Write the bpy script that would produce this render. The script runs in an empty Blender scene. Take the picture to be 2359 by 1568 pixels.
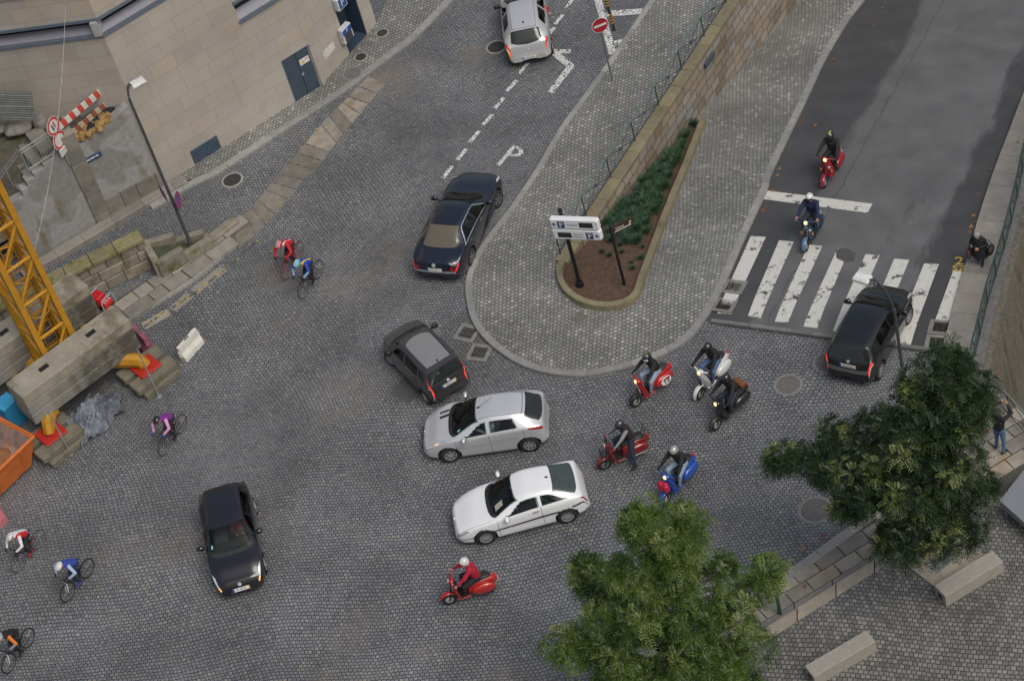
import bpy, bmesh, math, random
import numpy as np
from mathutils import Vector, Matrix
from mathutils.geometry import tessellate_polygon
RND = random.Random(11)
sc = bpy.context.scene
COL = sc.collection
# ------------------------------------------------------------ camera, light, exposure
FPX, CX, CY, IMW = 5500.0, 1179.0, 784.0, 2358.0      # measured on the photograph
NADIR = (2820.0, 6165.0)
CAMH = 54.6
_d = np.array([NADIR[0]-CX, -(NADIR[1]-CY), -FPX]); _d /= np.linalg.norm(_d)
_up = -_d; _y = np.array([0, 0, -1.0]); _y = _y-_up*(_y@_up); _y /= np.linalg.norm(_y)
CM = np.array([np.cross(_y, _up), _y, _up])
cam = bpy.data.cameras.new('camera'); co = bpy.data.objects.new('camera', cam); COL.objects.link(co)
cam.sensor_width = 36; cam.sensor_fit = 'HORIZONTAL'; cam.lens = FPX/IMW*36; cam.clip_start = 1; cam.clip_end = 3000
co.matrix_world = Matrix([[*CM[0], 0], [*CM[1], 0], [*CM[2], CAMH], [0, 0, 0, 1]])
sc.camera = co
SUN_EL, SUN_AZ = math.radians(56), math.radians(148)   # azimuth from +Y, clockwise
w = bpy.data.worlds.new('World'); sc.world = w; w.use_nodes = True
nt = w.node_tree; bg = nt.nodes['Background']
sky = nt.nodes.new('ShaderNodeTexSky'); sky.sky_type = 'NISHITA'; sky.sun_disc = False
sky.sun_elevation = SUN_EL; sky.sun_rotation = SUN_AZ; sky.air_density = 1.6; sky.dust_density = 6.0; sky.ozone_density = 1.5
hs = nt.nodes.new('ShaderNodeHueSaturation'); hs.inputs['Saturation'].default_value = 0.8
nt.links.new(sky.outputs[0], hs.inputs['Color']); nt.links.new(hs.outputs[0], bg.inputs['Color'])
bg.inputs['Strength'].default_value = 0.108
sl = bpy.data.lights.new('sun', 'SUN'); sl.energy = 1.5; sl.angle = math.radians(32); sl.color = (1, .985, .96)
so = bpy.data.objects.new('sun', sl); COL.objects.link(so)
sd = Vector((math.sin(SUN_AZ)*math.cos(SUN_EL), math.cos(SUN_AZ)*math.cos(SUN_EL), math.sin(SUN_EL)))
so.rotation_euler = sd.to_track_quat('Z', 'Y').to_euler(); so.location = (0, 60, 80)
sc.view_settings.view_transform = 'Standard'; sc.view_settings.look = 'None'
sc.view_settings.exposure = -0.14; sc.view_settings.gamma = 1.0

# ------------------------------------------------------------ measuring helpers
def ray(X, Y):
    return CM @ np.array([(X-CX)/FPX, -(Y-CY)/FPX, -1.0])
def G(X, Y, z=0.0):
    v = ray(X, Y); t = (CAMH-z)/-v[2]
    return Vector((v[0]*t, v[1]*t, z))
B0 = G(1640, 740); B1 = G(2165, 809)
BD = (B1-B0).normalized(); RD = Vector((-BD.y, BD.x, 0))           # road direction (down the ramp)
if RD.y < 0: RD = -RD
SLOPE = 0.19
def hR(x, y):
    d = (x-B0.x)*RD.x+(y-B0.y)*RD.y
    if d <= 0: return 0.0
    if d < 1.6: return -SLOPE*d*d/3.2
    return -SLOPE*(d-.8)
def GR(X, Y, dz=0.0):
    z = 0.0
    for _ in range(25):
        p = G(X, Y, z+dz); z = 0.5*z+0.5*hR(p.x, p.y)
    p.z = z+dz
    return p
def onwall(A, B, X, Y):
    """(s, z) where the sight line through a pixel meets the vertical plane A-B"""
    u = (B-A); u.z = 0; u.normalize(); n = Vector((-u.y, u.x, 0))
    v = Vector(ray(X, Y)); o = Vector((0, 0, CAMH))
    t = (A-o).dot(n)/v.dot(n); p = o+v*t
    return (p-A).dot(u), p.z
def upat(P, X, Y):
    """height of pixel (X,Y) above the vertical through P"""
    v = ray(X, Y); h2 = v[0]**2+v[1]**2
    t = (P.x*v[0]+P.y*v[1])/h2
    return CAMH+v[2]*t

# ------------------------------------------------------------ mesh builder
class MB:
    def __init__(s): s.v, s.f, s.m = [], [], []
    def add(s, vs, fs, mi=0, T=None):
        o = len(s.v)
        s.v += [tuple(T @ Vector(v)) if T is not None else tuple(v) for v in vs]
        for f in fs: s.f.append([i+o for i in f]); s.m.append(mi)
    def box(s, c, sz, mi=0, T=None, rz=0, taper=1):
        x, y, z = [k/2 for k in sz]; q = Matrix.Translation(c) @ Matrix.Rotation(rz, 4, 'Z')
        if T is not None: q = T @ q
        t = taper
        s.add([(-x, -y, -z), (x, -y, -z), (x, y, -z), (-x, y, -z), (-x*t, -y*t, z), (x*t, -y*t, z), (x*t, y*t, z), (-x*t, y*t, z)],
              [(3, 2, 1, 0), (4, 5, 6, 7), (0, 1, 5, 4), (1, 2, 6, 5), (2, 3, 7, 6), (3, 0, 4, 7)], mi, q)
    def rbox(s, c, sz, b=.02, mi=0, T=None, rz=0):
        """box with chamfered edges (top and verticals)"""
        x, y, z = [k/2 for k in sz]; b = min(b, x*.9, y*.9, z*.9); q = Matrix.Translation(c) @ Matrix.Rotation(rz, 4, 'Z')
        if T is not None: q = T @ q
        def ring(i, zz): return [(x-i, y-b-i*0, zz), (x-b, y-i, zz), (-x+b, y-i, zz), (-x+i, y-b, zz), (-x+i, -y+b, zz), (-x+b, -y+i, zz), (x-b, -y+i, zz), (x-i, -y+b, zz)]
        rs = [ring(b*.9, -z), ring(0, -z+b), ring(0, z-b), ring(b*.9, z)]
        s.loft(rs, mi, q)
    def loft(s, rings, mi=0, T=None, cap=True, closed=True):
        n = len(rings[0]); vs = [p for r in rings for p in r]; fs = []
        for i in range(len(rings)-1):
            for j in range(n if closed else n-1):
                k = (j+1) % n
                fs.append((i*n+j, i*n+k, (i+1)*n+k, (i+1)*n+j))
        if cap and closed:
            fs.append(tuple(range(n-1, -1, -1))); fs.append(tuple((len(rings)-1)*n+j for j in range(n)))
        s.add(vs, fs, mi, T)
    def tube(s, pts, r, n=8, mi=0, T=None, cap=True, sq=1.0):
        pts = [Vector(p) for p in pts]; rs = r if isinstance(r, (list, tuple)) else [r]*len(pts)
        rings = []; ref = None
        for i, p in enumerate(pts):
            a = pts[max(0, i-1)]; b = pts[min(len(pts)-1, i+1)]; d = (b-a)
            if d.length < 1e-9: d = Vector((0, 0, 1))
            d.normalize()
            if ref is None: ref = Vector((0, 0, 1)) if abs(d.z) < .9 else Vector((1, 0, 0))
            u = d.cross(ref)
            if u.length < 1e-4: u = d.cross(Vector((0, 1, 0)))
            u.normalize(); v = u.cross(d).normalized(); ref = v
            rings.append([p+u*(rs[i]*math.cos(2*math.pi*k/n))+v*(rs[i]*sq*math.sin(2*math.pi*k/n)) for k in range(n)])
        s.loft(rings, mi, T, cap)
    def ell(s, c, r, mi=0, T=None, nu=16, nv=10, th=(0, math.pi), ph=(0, 2*math.pi), pw=1.0):
        """ellipsoid patch; th from +z pole"""
        vs = []; fs = []
        for i in range(nv+1):
            a = th[0]+(th[1]-th[0])*i/nv
            for j in range(nu+1):
                b = ph[0]+(ph[1]-ph[0])*j/nu
                q = (math.sin(a)*math.cos(b), math.sin(a)*math.sin(b), math.cos(a))
                if pw != 1: q = tuple(math.copysign(abs(k)**pw, k) for k in q)
                vs.append((c[0]+r[0]*q[0], c[1]+r[1]*q[1], c[2]+r[2]*q[2]))
        for i in range(nv):
            for j in range(nu):
                k = i*(nu+1)+j; fs.append((k, k+nu+1, k+nu+2, k+1))
        s.add(vs, fs, mi, T)
    def lathe(s, prof, c=(0, 0, 0), axis='Z', n=24, mi=0, T=None, a0=0, a1=2*math.pi):
        vs = []; fs = []; full = abs(a1-a0-2*math.pi) < 1e-6; m = n if full else n+1
        for i in range(m):
            a = a0+(a1-a0)*i/n; ca, sa = math.cos(a), math.sin(a)
            for r, h in prof:
                p = (r*ca, r*sa, h) if axis == 'Z' else ((r*ca, h, r*sa) if axis == 'Y' else (h, r*ca, r*sa))
                vs.append((p[0]+c[0], p[1]+c[1], p[2]+c[2]))
        k = len(prof)
        for i in range(n):
            j = (i+1) % m
            for q in range(k-1): fs.append((i*k+q, j*k+q, j*k+q+1, i*k+q+1))
        s.add(vs, fs, mi, T)
    def prism(s, poly, z0, z1, mi=0, T=None):
        n = len(poly); vs = [(p[0], p[1], z0) for p in poly]+[(p[0], p[1], z1) for p in poly]
        s.add(vs, [tuple(range(n-1, -1, -1)), tuple(range(n, 2*n))]+[(i, (i+1) % n, n+(i+1) % n, n+i) for i in range(n)], mi, T)
    def quad(s, a, b, c, d, mi=0, T=None): s.add([a, b, c, d], [(0, 1, 2, 3)], mi, T)
    def slab(s, pts, th, mi=0):
        """polygon given by 3-D points, thickened downwards"""
        n = len(pts); vs = [tuple(p) for p in pts]+[(p[0], p[1], p[2]-th) for p in pts]
        s.add(vs, [tuple(range(n)), tuple(range(2*n-1, n-1, -1))]+[(i, n+i, n+(i+1) % n, (i+1) % n) for i in range(n)], mi)
    def grid(s, P, mi=0, T=None):
        n, m = len(P), len(P[0])
        s.add([p for r in P for p in r], [(i*m+j, i*m+j+1, (i+1)*m+j+1, (i+1)*m+j) for i in range(n-1) for j in range(m-1)], mi, T)
    def build(s, name, mats, parent=None, smooth=None, fix=True, M=None):
        me = bpy.data.meshes.new(name); me.from_pydata(s.v, [], s.f)
        for m in (mats if isinstance(mats, (list, tuple)) else [mats]): me.materials.append(m)
        me.polygons.foreach_set('material_index', s.m)
        if fix:
            bm = bmesh.new(); bm.from_mesh(me); bmesh.ops.recalc_face_normals(bm, faces=bm.faces); bm.to_mesh(me); bm.free()
        if smooth:
            me.polygons.foreach_set('use_smooth', [True]*len(me.polygons))
            me.set_sharp_from_angle(angle=math.radians(smooth))
        me.update()
        o = bpy.data.objects.new(name, me); COL.objects.link(o)
        if parent is not None: o.parent = parent
        if M is not None: o.matrix_world = M
        return o
def tag(o, label=None, cat=None, group=None, kind=None):
    if label: o['label'] = label
    if cat: o['category'] = cat
    if group: o['group'] = group
    if kind: o['kind'] = kind
    return o
def empty(name, M, label, cat, group=None, kind=None):
    o = bpy.data.objects.new(name, None); COL.objects.link(o); o.empty_display_size = .2
    o.matrix_world = M if isinstance(M, Matrix) else Matrix.Translation(M)
    return tag(o, label, cat, group, kind)
def copy_tree(o, parent=None):
    c = o.copy(); COL.objects.link(c)
    if parent is not None: c.parent = parent
    for ch in list(o.children): copy_tree(ch, c)
    return c
_txt = {}
def text_geo(body, size=1.0):
    """flat text outline as (verts, faces), centred on the origin, in the xy plane"""
    if body not in _txt:
        cu = bpy.data.curves.new('t', 'FONT'); cu.body = body; cu.align_x = 'CENTER'; cu.align_y = 'CENTER'; cu.resolution_u = 2
        cu.offset = .012
        o = bpy.data.objects.new('t', cu); COL.objects.link(o)
        bpy.context.view_layer.update()
        me = bpy.data.meshes.new_from_object(o.evaluated_get(bpy.context.evaluated_depsgraph_get()))
        _txt[body] = ([tuple(v.co) for v in me.vertices], [tuple(p.vertices) for p in me.polygons])
        bpy.data.objects.remove(o); bpy.data.curves.remove(cu); bpy.data.meshes.remove(me)
    vs, fs = _txt[body]
    return [(v[0]*size, v[1]*size, 0) for v in vs], fs
def frame(o, x, y):
    """matrix with origin o, x axis x, y axis y"""
    x = Vector(x).normalized(); y = Vector(y); y = (y-x*y.dot(x)).normalized(); z = x.cross(y)
    return Matrix([[x.x, y.x, z.x, o[0]], [x.y, y.y, z.y, o[1]], [x.z, y.z, z.z, o[2]], [0, 0, 0, 1]])

# ------------------------------------------------------------ materials
_mats = {}
def nodes(name):
    m = bpy.data.materials.new(name); m.use_nodes = True
    t = m.node_tree; b = t.nodes['Principled BSDF']
    return m, t, b
def N(t, typ, **kw):
    n = t.nodes.new(typ)
    for k, v in kw.items():
        if hasattr(n, k): setattr(n, k, v)
        else: n.inputs[k.replace('_', ' ')].default_value = v
    return n
def ramp(t, fac, stops, interp='LINEAR'):
    r = t.nodes.new('ShaderNodeValToRGB'); r.color_ramp.interpolation = interp
    e = r.color_ramp.elements
    while len(e) < len(stops): e.new(.5)
    for k, (p, c) in zip(e, stops): k.position = p; k.color = (*c, 1) if len(c) == 3 else c
    t.links.new(fac, r.inputs[0]); return r.outputs[0]
def mixc(t, fac, a, b, mode='MIX'):
    n = t.nodes.new('ShaderNodeMix'); n.data_type = 'RGBA'; n.blend_type = mode
    for s, v in ((n.inputs[0], fac), (n.inputs[6], a), (n.inputs[7], b)):
        if hasattr(v, 'is_linked') or hasattr(v, 'links'): t.links.new(v, s)
        elif isinstance(v, (int, float)): s.default_value = v
        else: s.default_value = (*v, 1)
    return n.outputs[2]
def mat(name, col, rough=.5, metal=0.0, var=.18, scale=5.0, coat=0.0, bump=0.0, emit=0.0, spec=.5, obj=True, dirt=None, island=0.0, trans=0.0):
    if name in _mats: return _mats[name]
    m, t, b = nodes(name)
    tc = N(t, 'ShaderNodeTexCoord')
    nz = N(t, 'ShaderNodeTexNoise', Scale=scale, Detail=6.0, Roughness=.6)
    t.links.new(tc.outputs['Object'], nz.inputs['Vector'])
    lo = tuple(c*(1-var) for c in col); hi = tuple(min(1, c*(1+var)) for c in col)
    c = ramp(t, nz.outputs[0], [(.3, lo), (.7, hi)])
    if dirt:
        n2 = N(t, 'ShaderNodeTexNoise', Scale=dirt[1], Detail=8.0, Roughness=.65); t.links.new(tc.outputs['Object'], n2.inputs['Vector'])
        f = ramp(t, n2.outputs[0], [(dirt[2], (0, 0, 0)), (dirt[2]+.15, (1, 1, 1))])
        c = mixc(t, f, c, dirt[0])
    if island:
        g = N(t, 'ShaderNodeNewGeometry')
        f = ramp(t, g.outputs['Random Per Island'], [(0, (1-island,)*3), (1, (1+island*.6, 1+island*.5, 1+island*.35))])
        c = mixc(t, 1.0, c, f, 'MULTIPLY')
    t.links.new(c, b.inputs['Base Color'])
    b.inputs['Roughness'].default_value = rough; b.inputs['Metallic'].default_value = metal
    b.inputs['Specular IOR Level'].default_value = spec
    b.inputs['Coat Weight'].default_value = coat; b.inputs['Coat Roughness'].default_value = .06
    if trans: b.inputs['Transmission Weight'].default_value = trans
    if bump:
        bp = N(t, 'ShaderNodeBump', Strength=bump, Distance=.02)
        n3 = N(t, 'ShaderNodeTexNoise', Scale=scale*5, Detail=6.0); t.links.new(tc.outputs['Object'], n3.inputs['Vector'])
        t.links.new(n3.outputs[0], bp.inputs['Height']); t.links.new(bp.outputs[0], b.inputs['Normal'])
    if emit:
        b.inputs['Emission Color'].default_value = (*col, 1); b.inputs['Emission Strength'].default_value = emit
    _mats[name] = m; return m
def setts(name, bw, bh, stops, mortar, warp=(1.0, .05), rot=0.0, msize=.012, dirt=None, wall=False, rough=.6, bump=.6, offs=.5, grime=(.66, 1.14), moss=None, squash=1.0):
    """stone setts / masonry: brick pattern with bent courses and a colour per stone"""
    m, t, b = nodes(name)
    if wall:
        tc = N(t, 'ShaderNodeTexCoord'); sp = N(t, 'ShaderNodeSeparateXYZ'); cb = N(t, 'ShaderNodeCombineXYZ')
        t.links.new(tc.outputs['Object'], sp.inputs[0]); t.links.new(sp.outputs[0], cb.inputs[0]); t.links.new(sp.outputs[2], cb.inputs[1])
        base = cb.outputs[0]; P3 = tc.outputs['Object']
    else:
        g = N(t, 'ShaderNodeNewGeometry'); base = g.outputs['Position']; P3 = base
    mp = N(t, 'ShaderNodeMapping'); mp.inputs['Rotation'].default_value = (0, 0, rot); t.links.new(base, mp.inputs[0]); vec = mp.outputs[0]
    for sc_, am in ((.13, warp[0]), (1.1, warp[1]), (6.0, warp[1]*.5)):
        if am <= 0: continue
        nz = N(t, 'ShaderNodeTexNoise', Scale=sc_, Detail=1.0); t.links.new(base, nz.inputs['Vector'])
        s1 = N(t, 'ShaderNodeVectorMath', operation='SUBTRACT'); t.links.new(nz.outputs['Color'], s1.inputs[0]); s1.inputs[1].default_value = (.5, .5, .5)
        s2 = N(t, 'ShaderNodeVectorMath', operation='SCALE'); t.links.new(s1.outputs[0], s2.inputs[0]); s2.inputs['Scale'].default_value = am
        s3 = N(t, 'ShaderNodeVectorMath', operation='ADD'); t.links.new(vec, s3.inputs[0]); t.links.new(s2.outputs[0], s3.inputs[1]); vec = s3.outputs[0]
    br = N(t, 'ShaderNodeTexBrick'); br.offset = offs; br.squash = squash; br.squash_frequency = 3
    br.inputs['Color1'].default_value = (0, 0, 0, 1); br.inputs['Color2'].default_value = (1, 1, 1, 1); br.inputs['Mortar'].default_value = (.5, .5, .5, 1)
    br.inputs['Scale'].default_value = 1; br.inputs['Brick Width'].default_value = bw; br.inputs['Row Height'].default_value = bh
    br.inputs['Mortar Size'].default_value = msize; br.inputs['Mortar Smooth'].default_value = .35
    t.links.new(vec, br.inputs['Vector'])
    c = ramp(t, br.outputs['Color'], stops)
    fine = N(t, 'ShaderNodeTexNoise', Scale=28.0, Detail=4.0); t.links.new(P3, fine.inputs['Vector'])
    c = mixc(t, .55, c, ramp(t, fine.outputs[0], [(.3, (.82,)*3), (.7, (1.16,)*3)]), 'MULTIPLY')
    c = mixc(t, br.outputs['Fac'], c, mortar)
    if dirt:
        n2 = N(t, 'ShaderNodeTexNoise', Scale=dirt[1], Detail=7.0, Roughness=.7); t.links.new(P3, n2.inputs['Vector'])
        f = ramp(t, n2.outputs[0], [(dirt[2], (0, 0, 0)), (dirt[2]+.16, (dirt[3],)*3)])
        c = mixc(t, f, c, dirt[0])
    if moss:
        n4 = N(t, 'ShaderNodeTexNoise', Scale=moss[1], Detail=8.0, Roughness=.7); t.links.new(P3, n4.inputs['Vector'])
        f = ramp(t, n4.outputs[0], [(moss[2], (0, 0, 0)), (moss[2]+.12, (moss[3],)*3)])
        c = mixc(t, f, c, moss[0])
    big = N(t, 'ShaderNodeTexNoise', Scale=.35, Detail=5.0, Roughness=.6); t.links.new(P3, big.inputs['Vector'])
    c = mixc(t, 1.0, c, ramp(t, big.outputs[0], [(.3, (grime[0],)*3), (.7, (grime[1],)*3)]), 'MULTIPLY')
    t.links.new(c, b.inputs['Base Color']); b.inputs['Roughness'].default_value = rough
    inv = N(t, 'ShaderNodeMath', operation='SUBTRACT'); inv.inputs[0].default_value = 1; t.links.new(br.outputs['Fac'], inv.inputs[1])
    ad = N(t, 'ShaderNodeMath', operation='MULTIPLY_ADD'); t.links.new(fine.outputs[0], ad.inputs[0]); ad.inputs[1].default_value = .35; t.links.new(inv.outputs[0], ad.inputs[2])
    bp = N(t, 'ShaderNodeBump', Strength=bump, Distance=.02); t.links.new(ad.outputs[0], bp.inputs['Height']); t.links.new(bp.outputs[0], b.inputs['Normal'])
    _mats[name] = m; return m
# ------------------------------------------------------------ materials of the place
GRANITE = [(0, (.130, .138, .154)), (.15, (.164, .172, .186)), (.6, (.190, .196, .205)), (.9, (.214, .216, .217)), (.975, (.26, .252, .235)), (1, (.22, .19, .155))]
M_SETT = setts('cobble_setts', .128, .126, GRANITE, (.052, .053, .055), (1.7, .13), rot=.22, msize=.014, dirt=((.20, .16, .125), .22, .55, .62), moss=((.085, .085, .085), .55, .60, .4), rough=.5, bump=.9)
M_CUBE = setts('pavement_cubes', .145, .142, [(0, (.19, .19, .178)), (.4, (.235, .235, .22)), (.85, (.275, .272, .254)), (1, (.40, .39, .36))], (.06, .058, .052), (.8, .05), rot=-.18, msize=.015,
               dirt=((.17, .165, .13), .5, .58, .5), rough=.65, bump=.7, offs=.5)
M_DARKSETT = setts('forecourt_setts', .14, .14, [(0, (.12, .118, .112)), (.5, (.17, .166, .158)), (1, (.24, .23, .215))], (.04, .038, .034), (.8, .06), rot=.45, msize=.013,
                   dirt=((.13, .12, .09), .4, .56, .5), rough=.6, bump=.8)
M_FLAG = mat('granite_flag', (.25, .235, .21), .7, var=.22, scale=2.5, bump=.35, dirt=((.20, .17, .115), 1.3, .56), island=.28)
M_KERB = mat('kerb_granite', (.265, .263, .252), .65, var=.15, scale=4, bump=.25, island=.2)
M_SLAB = mat('sidewalk_slab', (.225, .21, .19), .7, var=.16, scale=2, bump=.25, dirt=((.17, .165, .145), .9, .58), island=.2)
M_WALLST = setts('wall_ashlar', .62, .36, [(0, (.19, .15, .11)), (.3, (.255, .215, .165)), (.55, (.29, .235, .175)), (.75, (.25, .245, .235)), (1, (.33, .28, .21))], (.08, .07, .05), (0, .10), msize=.02, wall=True,
                 dirt=((.20, .19, .12), .8, .6, .5), rough=.75, bump=1.0, offs=.42, squash=1.35)
M_COPE = mat('mossy_coping', (.20, .175, .11), .8, var=.2, scale=2.2, bump=.4, dirt=((.11, .10, .05), 1.1, .55), island=.12)
M_FACADE = setts('facade_slabs', 1.05, .62, [(0, (.385, .345, .305)), (.4, (.41, .375, .335)), (.8, (.42, .38, .33)), (1, (.45, .38, .30))], (.28, .245, .205), (0, .012), msize=.009, wall=True,
                 dirt=((.47, .37, .25), .55, .66, .3), rough=.6, bump=.2, grime=(.8, 1.06), moss=((.24, .21, .18), .35, .60, .35), offs=.38, squash=1.2)
M_BLUEMETAL = mat('blue_grey_metal', (.13, .16, .21), .5, .2, var=.08)
M_LAVENDER = mat('sill_metal', (.20, .20, .235), .55, .2, var=.06)
M_DOOR = mat('door_paint', (.045, .065, .092), .45, var=.1, scale=2)
M_DARK = mat('dark_opening', (.012, .012, .014), .5, var=.2)
def stained_render():
    m, t, b = nodes('grey_render'); tc = N(t, 'ShaderNodeTexCoord'); mp = N(t, 'ShaderNodeMapping'); t.links.new(tc.outputs['Object'], mp.inputs[0]); mp.inputs['Scale'].default_value = (1.6, 1.6, .35)
    n = N(t, 'ShaderNodeTexNoise', Scale=1.0, Detail=7.0, Roughness=.6); t.links.new(mp.outputs[0], n.inputs['Vector']); n2 = N(t, 'ShaderNodeTexNoise', Scale=.6, Detail=2.0); t.links.new(tc.outputs['Object'], n2.inputs['Vector'])
    c = ramp(t, n2.outputs[0], [(.40, (.225, .22, .212)), (.47, (.235, .23, .225)), (.50, (.30, .295, .29)), (.7, (.28, .275, .27))])
    c = mixc(t, ramp(t, n.outputs[0], [(.58, (0, 0, 0)), (.68, (.8, .8, .8))]), c, (.17, .145, .07)); n3 = N(t, 'ShaderNodeTexNoise', Scale=5.0, Detail=9.0); t.links.new(tc.outputs['Object'], n3.inputs['Vector'])
    c = mixc(t, 1.0, c, ramp(t, n3.outputs[0], [(.3, (.82,)*3), (.7, (1.12,)*3)]), 'MULTIPLY'); t.links.new(c, b.inputs['Base Color']); b.inputs['Roughness'].default_value = .7; return m
M_RENDER = stained_render()
M_BLOCK = mat('granite_block', (.20, .185, .165), .8, var=.2, scale=2.5, bump=.5, dirt=((.13, .12, .09), 1.4, .55), island=.22)
M_MOSSBLOCK = mat('mossy_block', (.225, .205, .165), .85, var=.22, scale=2.5, bump=.5, dirt=((.10, .105, .035), 1.6, .53), island=.2)
M_WHITE = mat('road_paint', (.62, .61, .57), .7, var=.1, scale=8, bump=.2)
M_YELLOWP = mat('yellow_paint', (.52, .37, .07), .7, var=.2, scale=6)
M_IRON = mat('cast_iron', (.055, .05, .046), .6, .3, var=.3, scale=14, bump=.6)
M_IRONC = mat('stone_cover', (.13, .122, .12), .75, var=.2, scale=14, bump=.5)
M_CONC = mat('concrete', (.30, .29, .265), .8, var=.18, scale=2.0, bump=.3, dirt=((.17, .15, .105), .8, .52))
M_EARTH = mat('earth', (.09, .053, .033), .95, var=.45, scale=9, bump=1.0, dirt=((.12, .08, .05), 3.0, .58))
M_JOINT = mat('dark_joint', (.07, .066, .055), .9, var=.3, scale=6, bump=.5, dirt=((.07, .075, .03), 1.2, .55))
M_RUBBLE = mat('rubble_dirt', (.085, .075, .06), .95, var=.4, scale=4, bump=1.0, dirt=((.06, .07, .03), .8, .52))
M_ROCK = mat('rock', (.2, .19, .175), .85, var=.3, scale=3, bump=.6, island=.3)

def worn_paint(name, col, amount):
    m, t, b = nodes(name)
    g = N(t, 'ShaderNodeNewGeometry')
    n = N(t, 'ShaderNodeTexNoise', Scale=2.6, Detail=10.0, Roughness=.75); t.links.new(g.outputs['Position'], n.inputs['Vector'])
    f = ramp(t, n.outputs[0], [(amount-.02, (0, 0, 0)), (amount+.02, (1, 1, 1))])
    n2 = N(t, 'ShaderNodeTexNoise', Scale=14.0, Detail=5.0); t.links.new(g.outputs['Position'], n2.inputs['Vector'])
    c = ramp(t, n2.outputs[0], [(.3, tuple(k*.86 for k in col)), (.7, col)])
    c = mixc(t, f, c, (.075, .074, .074))
    t.links.new(c, b.inputs['Base Color']); b.inputs['Roughness'].default_value = .7
    return m
M_ZEBRA = worn_paint('zebra_paint', (.58, .57, .53), .575)
def sett_paint(name):
    """white paint worn off along the joints between setts"""
    m, t, b = nodes(name)
    g = N(t, 'ShaderNodeNewGeometry'); v = N(t, 'ShaderNodeTexVoronoi', feature='DISTANCE_TO_EDGE', Scale=7.5); t.links.new(g.outputs['Position'], v.inputs['Vector'])
    n = N(t, 'ShaderNodeTexNoise', Scale=5.0, Detail=6.0); t.links.new(g.outputs['Position'], n.inputs['Vector'])
    s = N(t, 'ShaderNodeMath', operation='MULTIPLY_ADD'); t.links.new(n.outputs[0], s.inputs[0]); s.inputs[1].default_value = -.10; s.inputs[2].default_value = .105
    q = N(t, 'ShaderNodeMath', operation='LESS_THAN'); t.links.new(v.outputs['Distance'], q.inputs[0]); t.links.new(s.outputs[0], q.inputs[1])
    t.links.new(mixc(t, q.outputs[0], (.60, .60, .58), (.10, .10, .10)), b.inputs['Base Color']); b.inputs['Roughness'].default_value = .7
    return m
M_SETTPAINT = sett_paint('paint_on_setts')
def asphalt():
    m, t, b = nodes('asphalt')
    g = N(t, 'ShaderNodeNewGeometry'); mp = N(t, 'ShaderNodeMapping'); t.links.new(g.outputs['Position'], mp.inputs[0])
    a = math.atan2(RD.y, RD.x); mp.vector_type = 'TEXTURE'
    mp.inputs['Location'].default_value = (B0.x, B0.y, 0); mp.inputs['Rotation'].default_value = (0, 0, a)
    sx = N(t, 'ShaderNodeSeparateXYZ'); t.links.new(mp.outputs[0], sx.inputs[0])       # x along the road, y to its left
    fine = N(t, 'ShaderNodeTexNoise', Scale=40.0, Detail=5.0); t.links.new(g.outputs['Position'], fine.inputs['Vector'])
    base = ramp(t, fine.outputs[0], [(.3, (.098, .099, .101)), (.7, (.130, .131, .133))])
    sc3 = N(t, 'ShaderNodeMapping'); t.links.new(mp.outputs[0], sc3.inputs[0]); sc3.inputs['Scale'].default_value = (.16, .75, 1)
    st = N(t, 'ShaderNodeTexNoise', Scale=1.0, Detail=9.0, Roughness=.72); t.links.new(sc3.outputs[0], st.inputs['Vector'])
    # darker, newer tarmac along both edges, ragged border
    def edge(y0, s, soft, amp):
        a1 = N(t, 'ShaderNodeMath', operation='MULTIPLY_ADD'); t.links.new(st.outputs[0], a1.inputs[0]); a1.inputs[1].default_value = amp; t.links.new(sx.outputs[1], a1.inputs[2])
        r = N(t, 'ShaderNodeMapRange'); t.links.new(a1.outputs[0], r.inputs[0]); r.inputs[1].default_value = y0; r.inputs[2].default_value = y0+s*soft
        return r.outputs[0]
    c = mixc(t, edge(-4.4, -1, .3, 2.4), base, (.052, .052, .054))
    c = mixc(t, edge(-.55, 1, .3, 1.6), c, (.058, .059, .061))
    blot = ramp(t, st.outputs[0], [(.60, (0, 0, 0)), (.66, (.75,)*3)])
    c = mixc(t, blot, c, (.07, .07, .072))
    lt = N(t, 'ShaderNodeTexNoise', Scale=.9, Detail=6.0); t.links.new(g.outputs['Position'], lt.inputs['Vector'])
    c = mixc(t, 1.0, c, ramp(t, lt.outputs[0], [(.3, (.82,)*3), (.7, (1.15,)*3)]), 'MULTIPLY')
    # one long crack beside the newer strip, with small side cracks
    cn_ = N(t, 'ShaderNodeTexNoise', Scale=.9, Detail=8.0, Roughness=.7); t.links.new(g.outputs['Position'], cn_.inputs['Vector'])
    ca_ = N(t, 'ShaderNodeMath', operation='MULTIPLY_ADD'); t.links.new(cn_.outputs[0], ca_.inputs[0]); ca_.inputs[1].default_value = .5; t.links.new(sx.outputs[1], ca_.inputs[2])
    cb_ = N(t, 'ShaderNodeMath', operation='ADD'); t.links.new(ca_.outputs[0], cb_.inputs[0]); cb_.inputs[1].default_value = 1.55
    cc_ = N(t, 'ShaderNodeMath', operation='ABSOLUTE'); t.links.new(cb_.outputs[0], cc_.inputs[0])
    th = N(t, 'ShaderNodeMath', operation='LESS_THAN'); t.links.new(cc_.outputs[0], th.inputs[0]); th.inputs[1].default_value = .013
    c = mixc(t, th.outputs[0], c, (.045, .045, .045))
    t.links.new(c, b.inputs['Base Color']); b.inputs['Roughness'].default_value = .62
    bp = N(t, 'ShaderNodeBump', Strength=.3, Distance=.01); t.links.new(fine.outputs[0], bp.inputs['Height']); t.links.new(bp.outputs[0], b.inputs['Normal'])
    return m
M_ASPH = asphalt()
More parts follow.
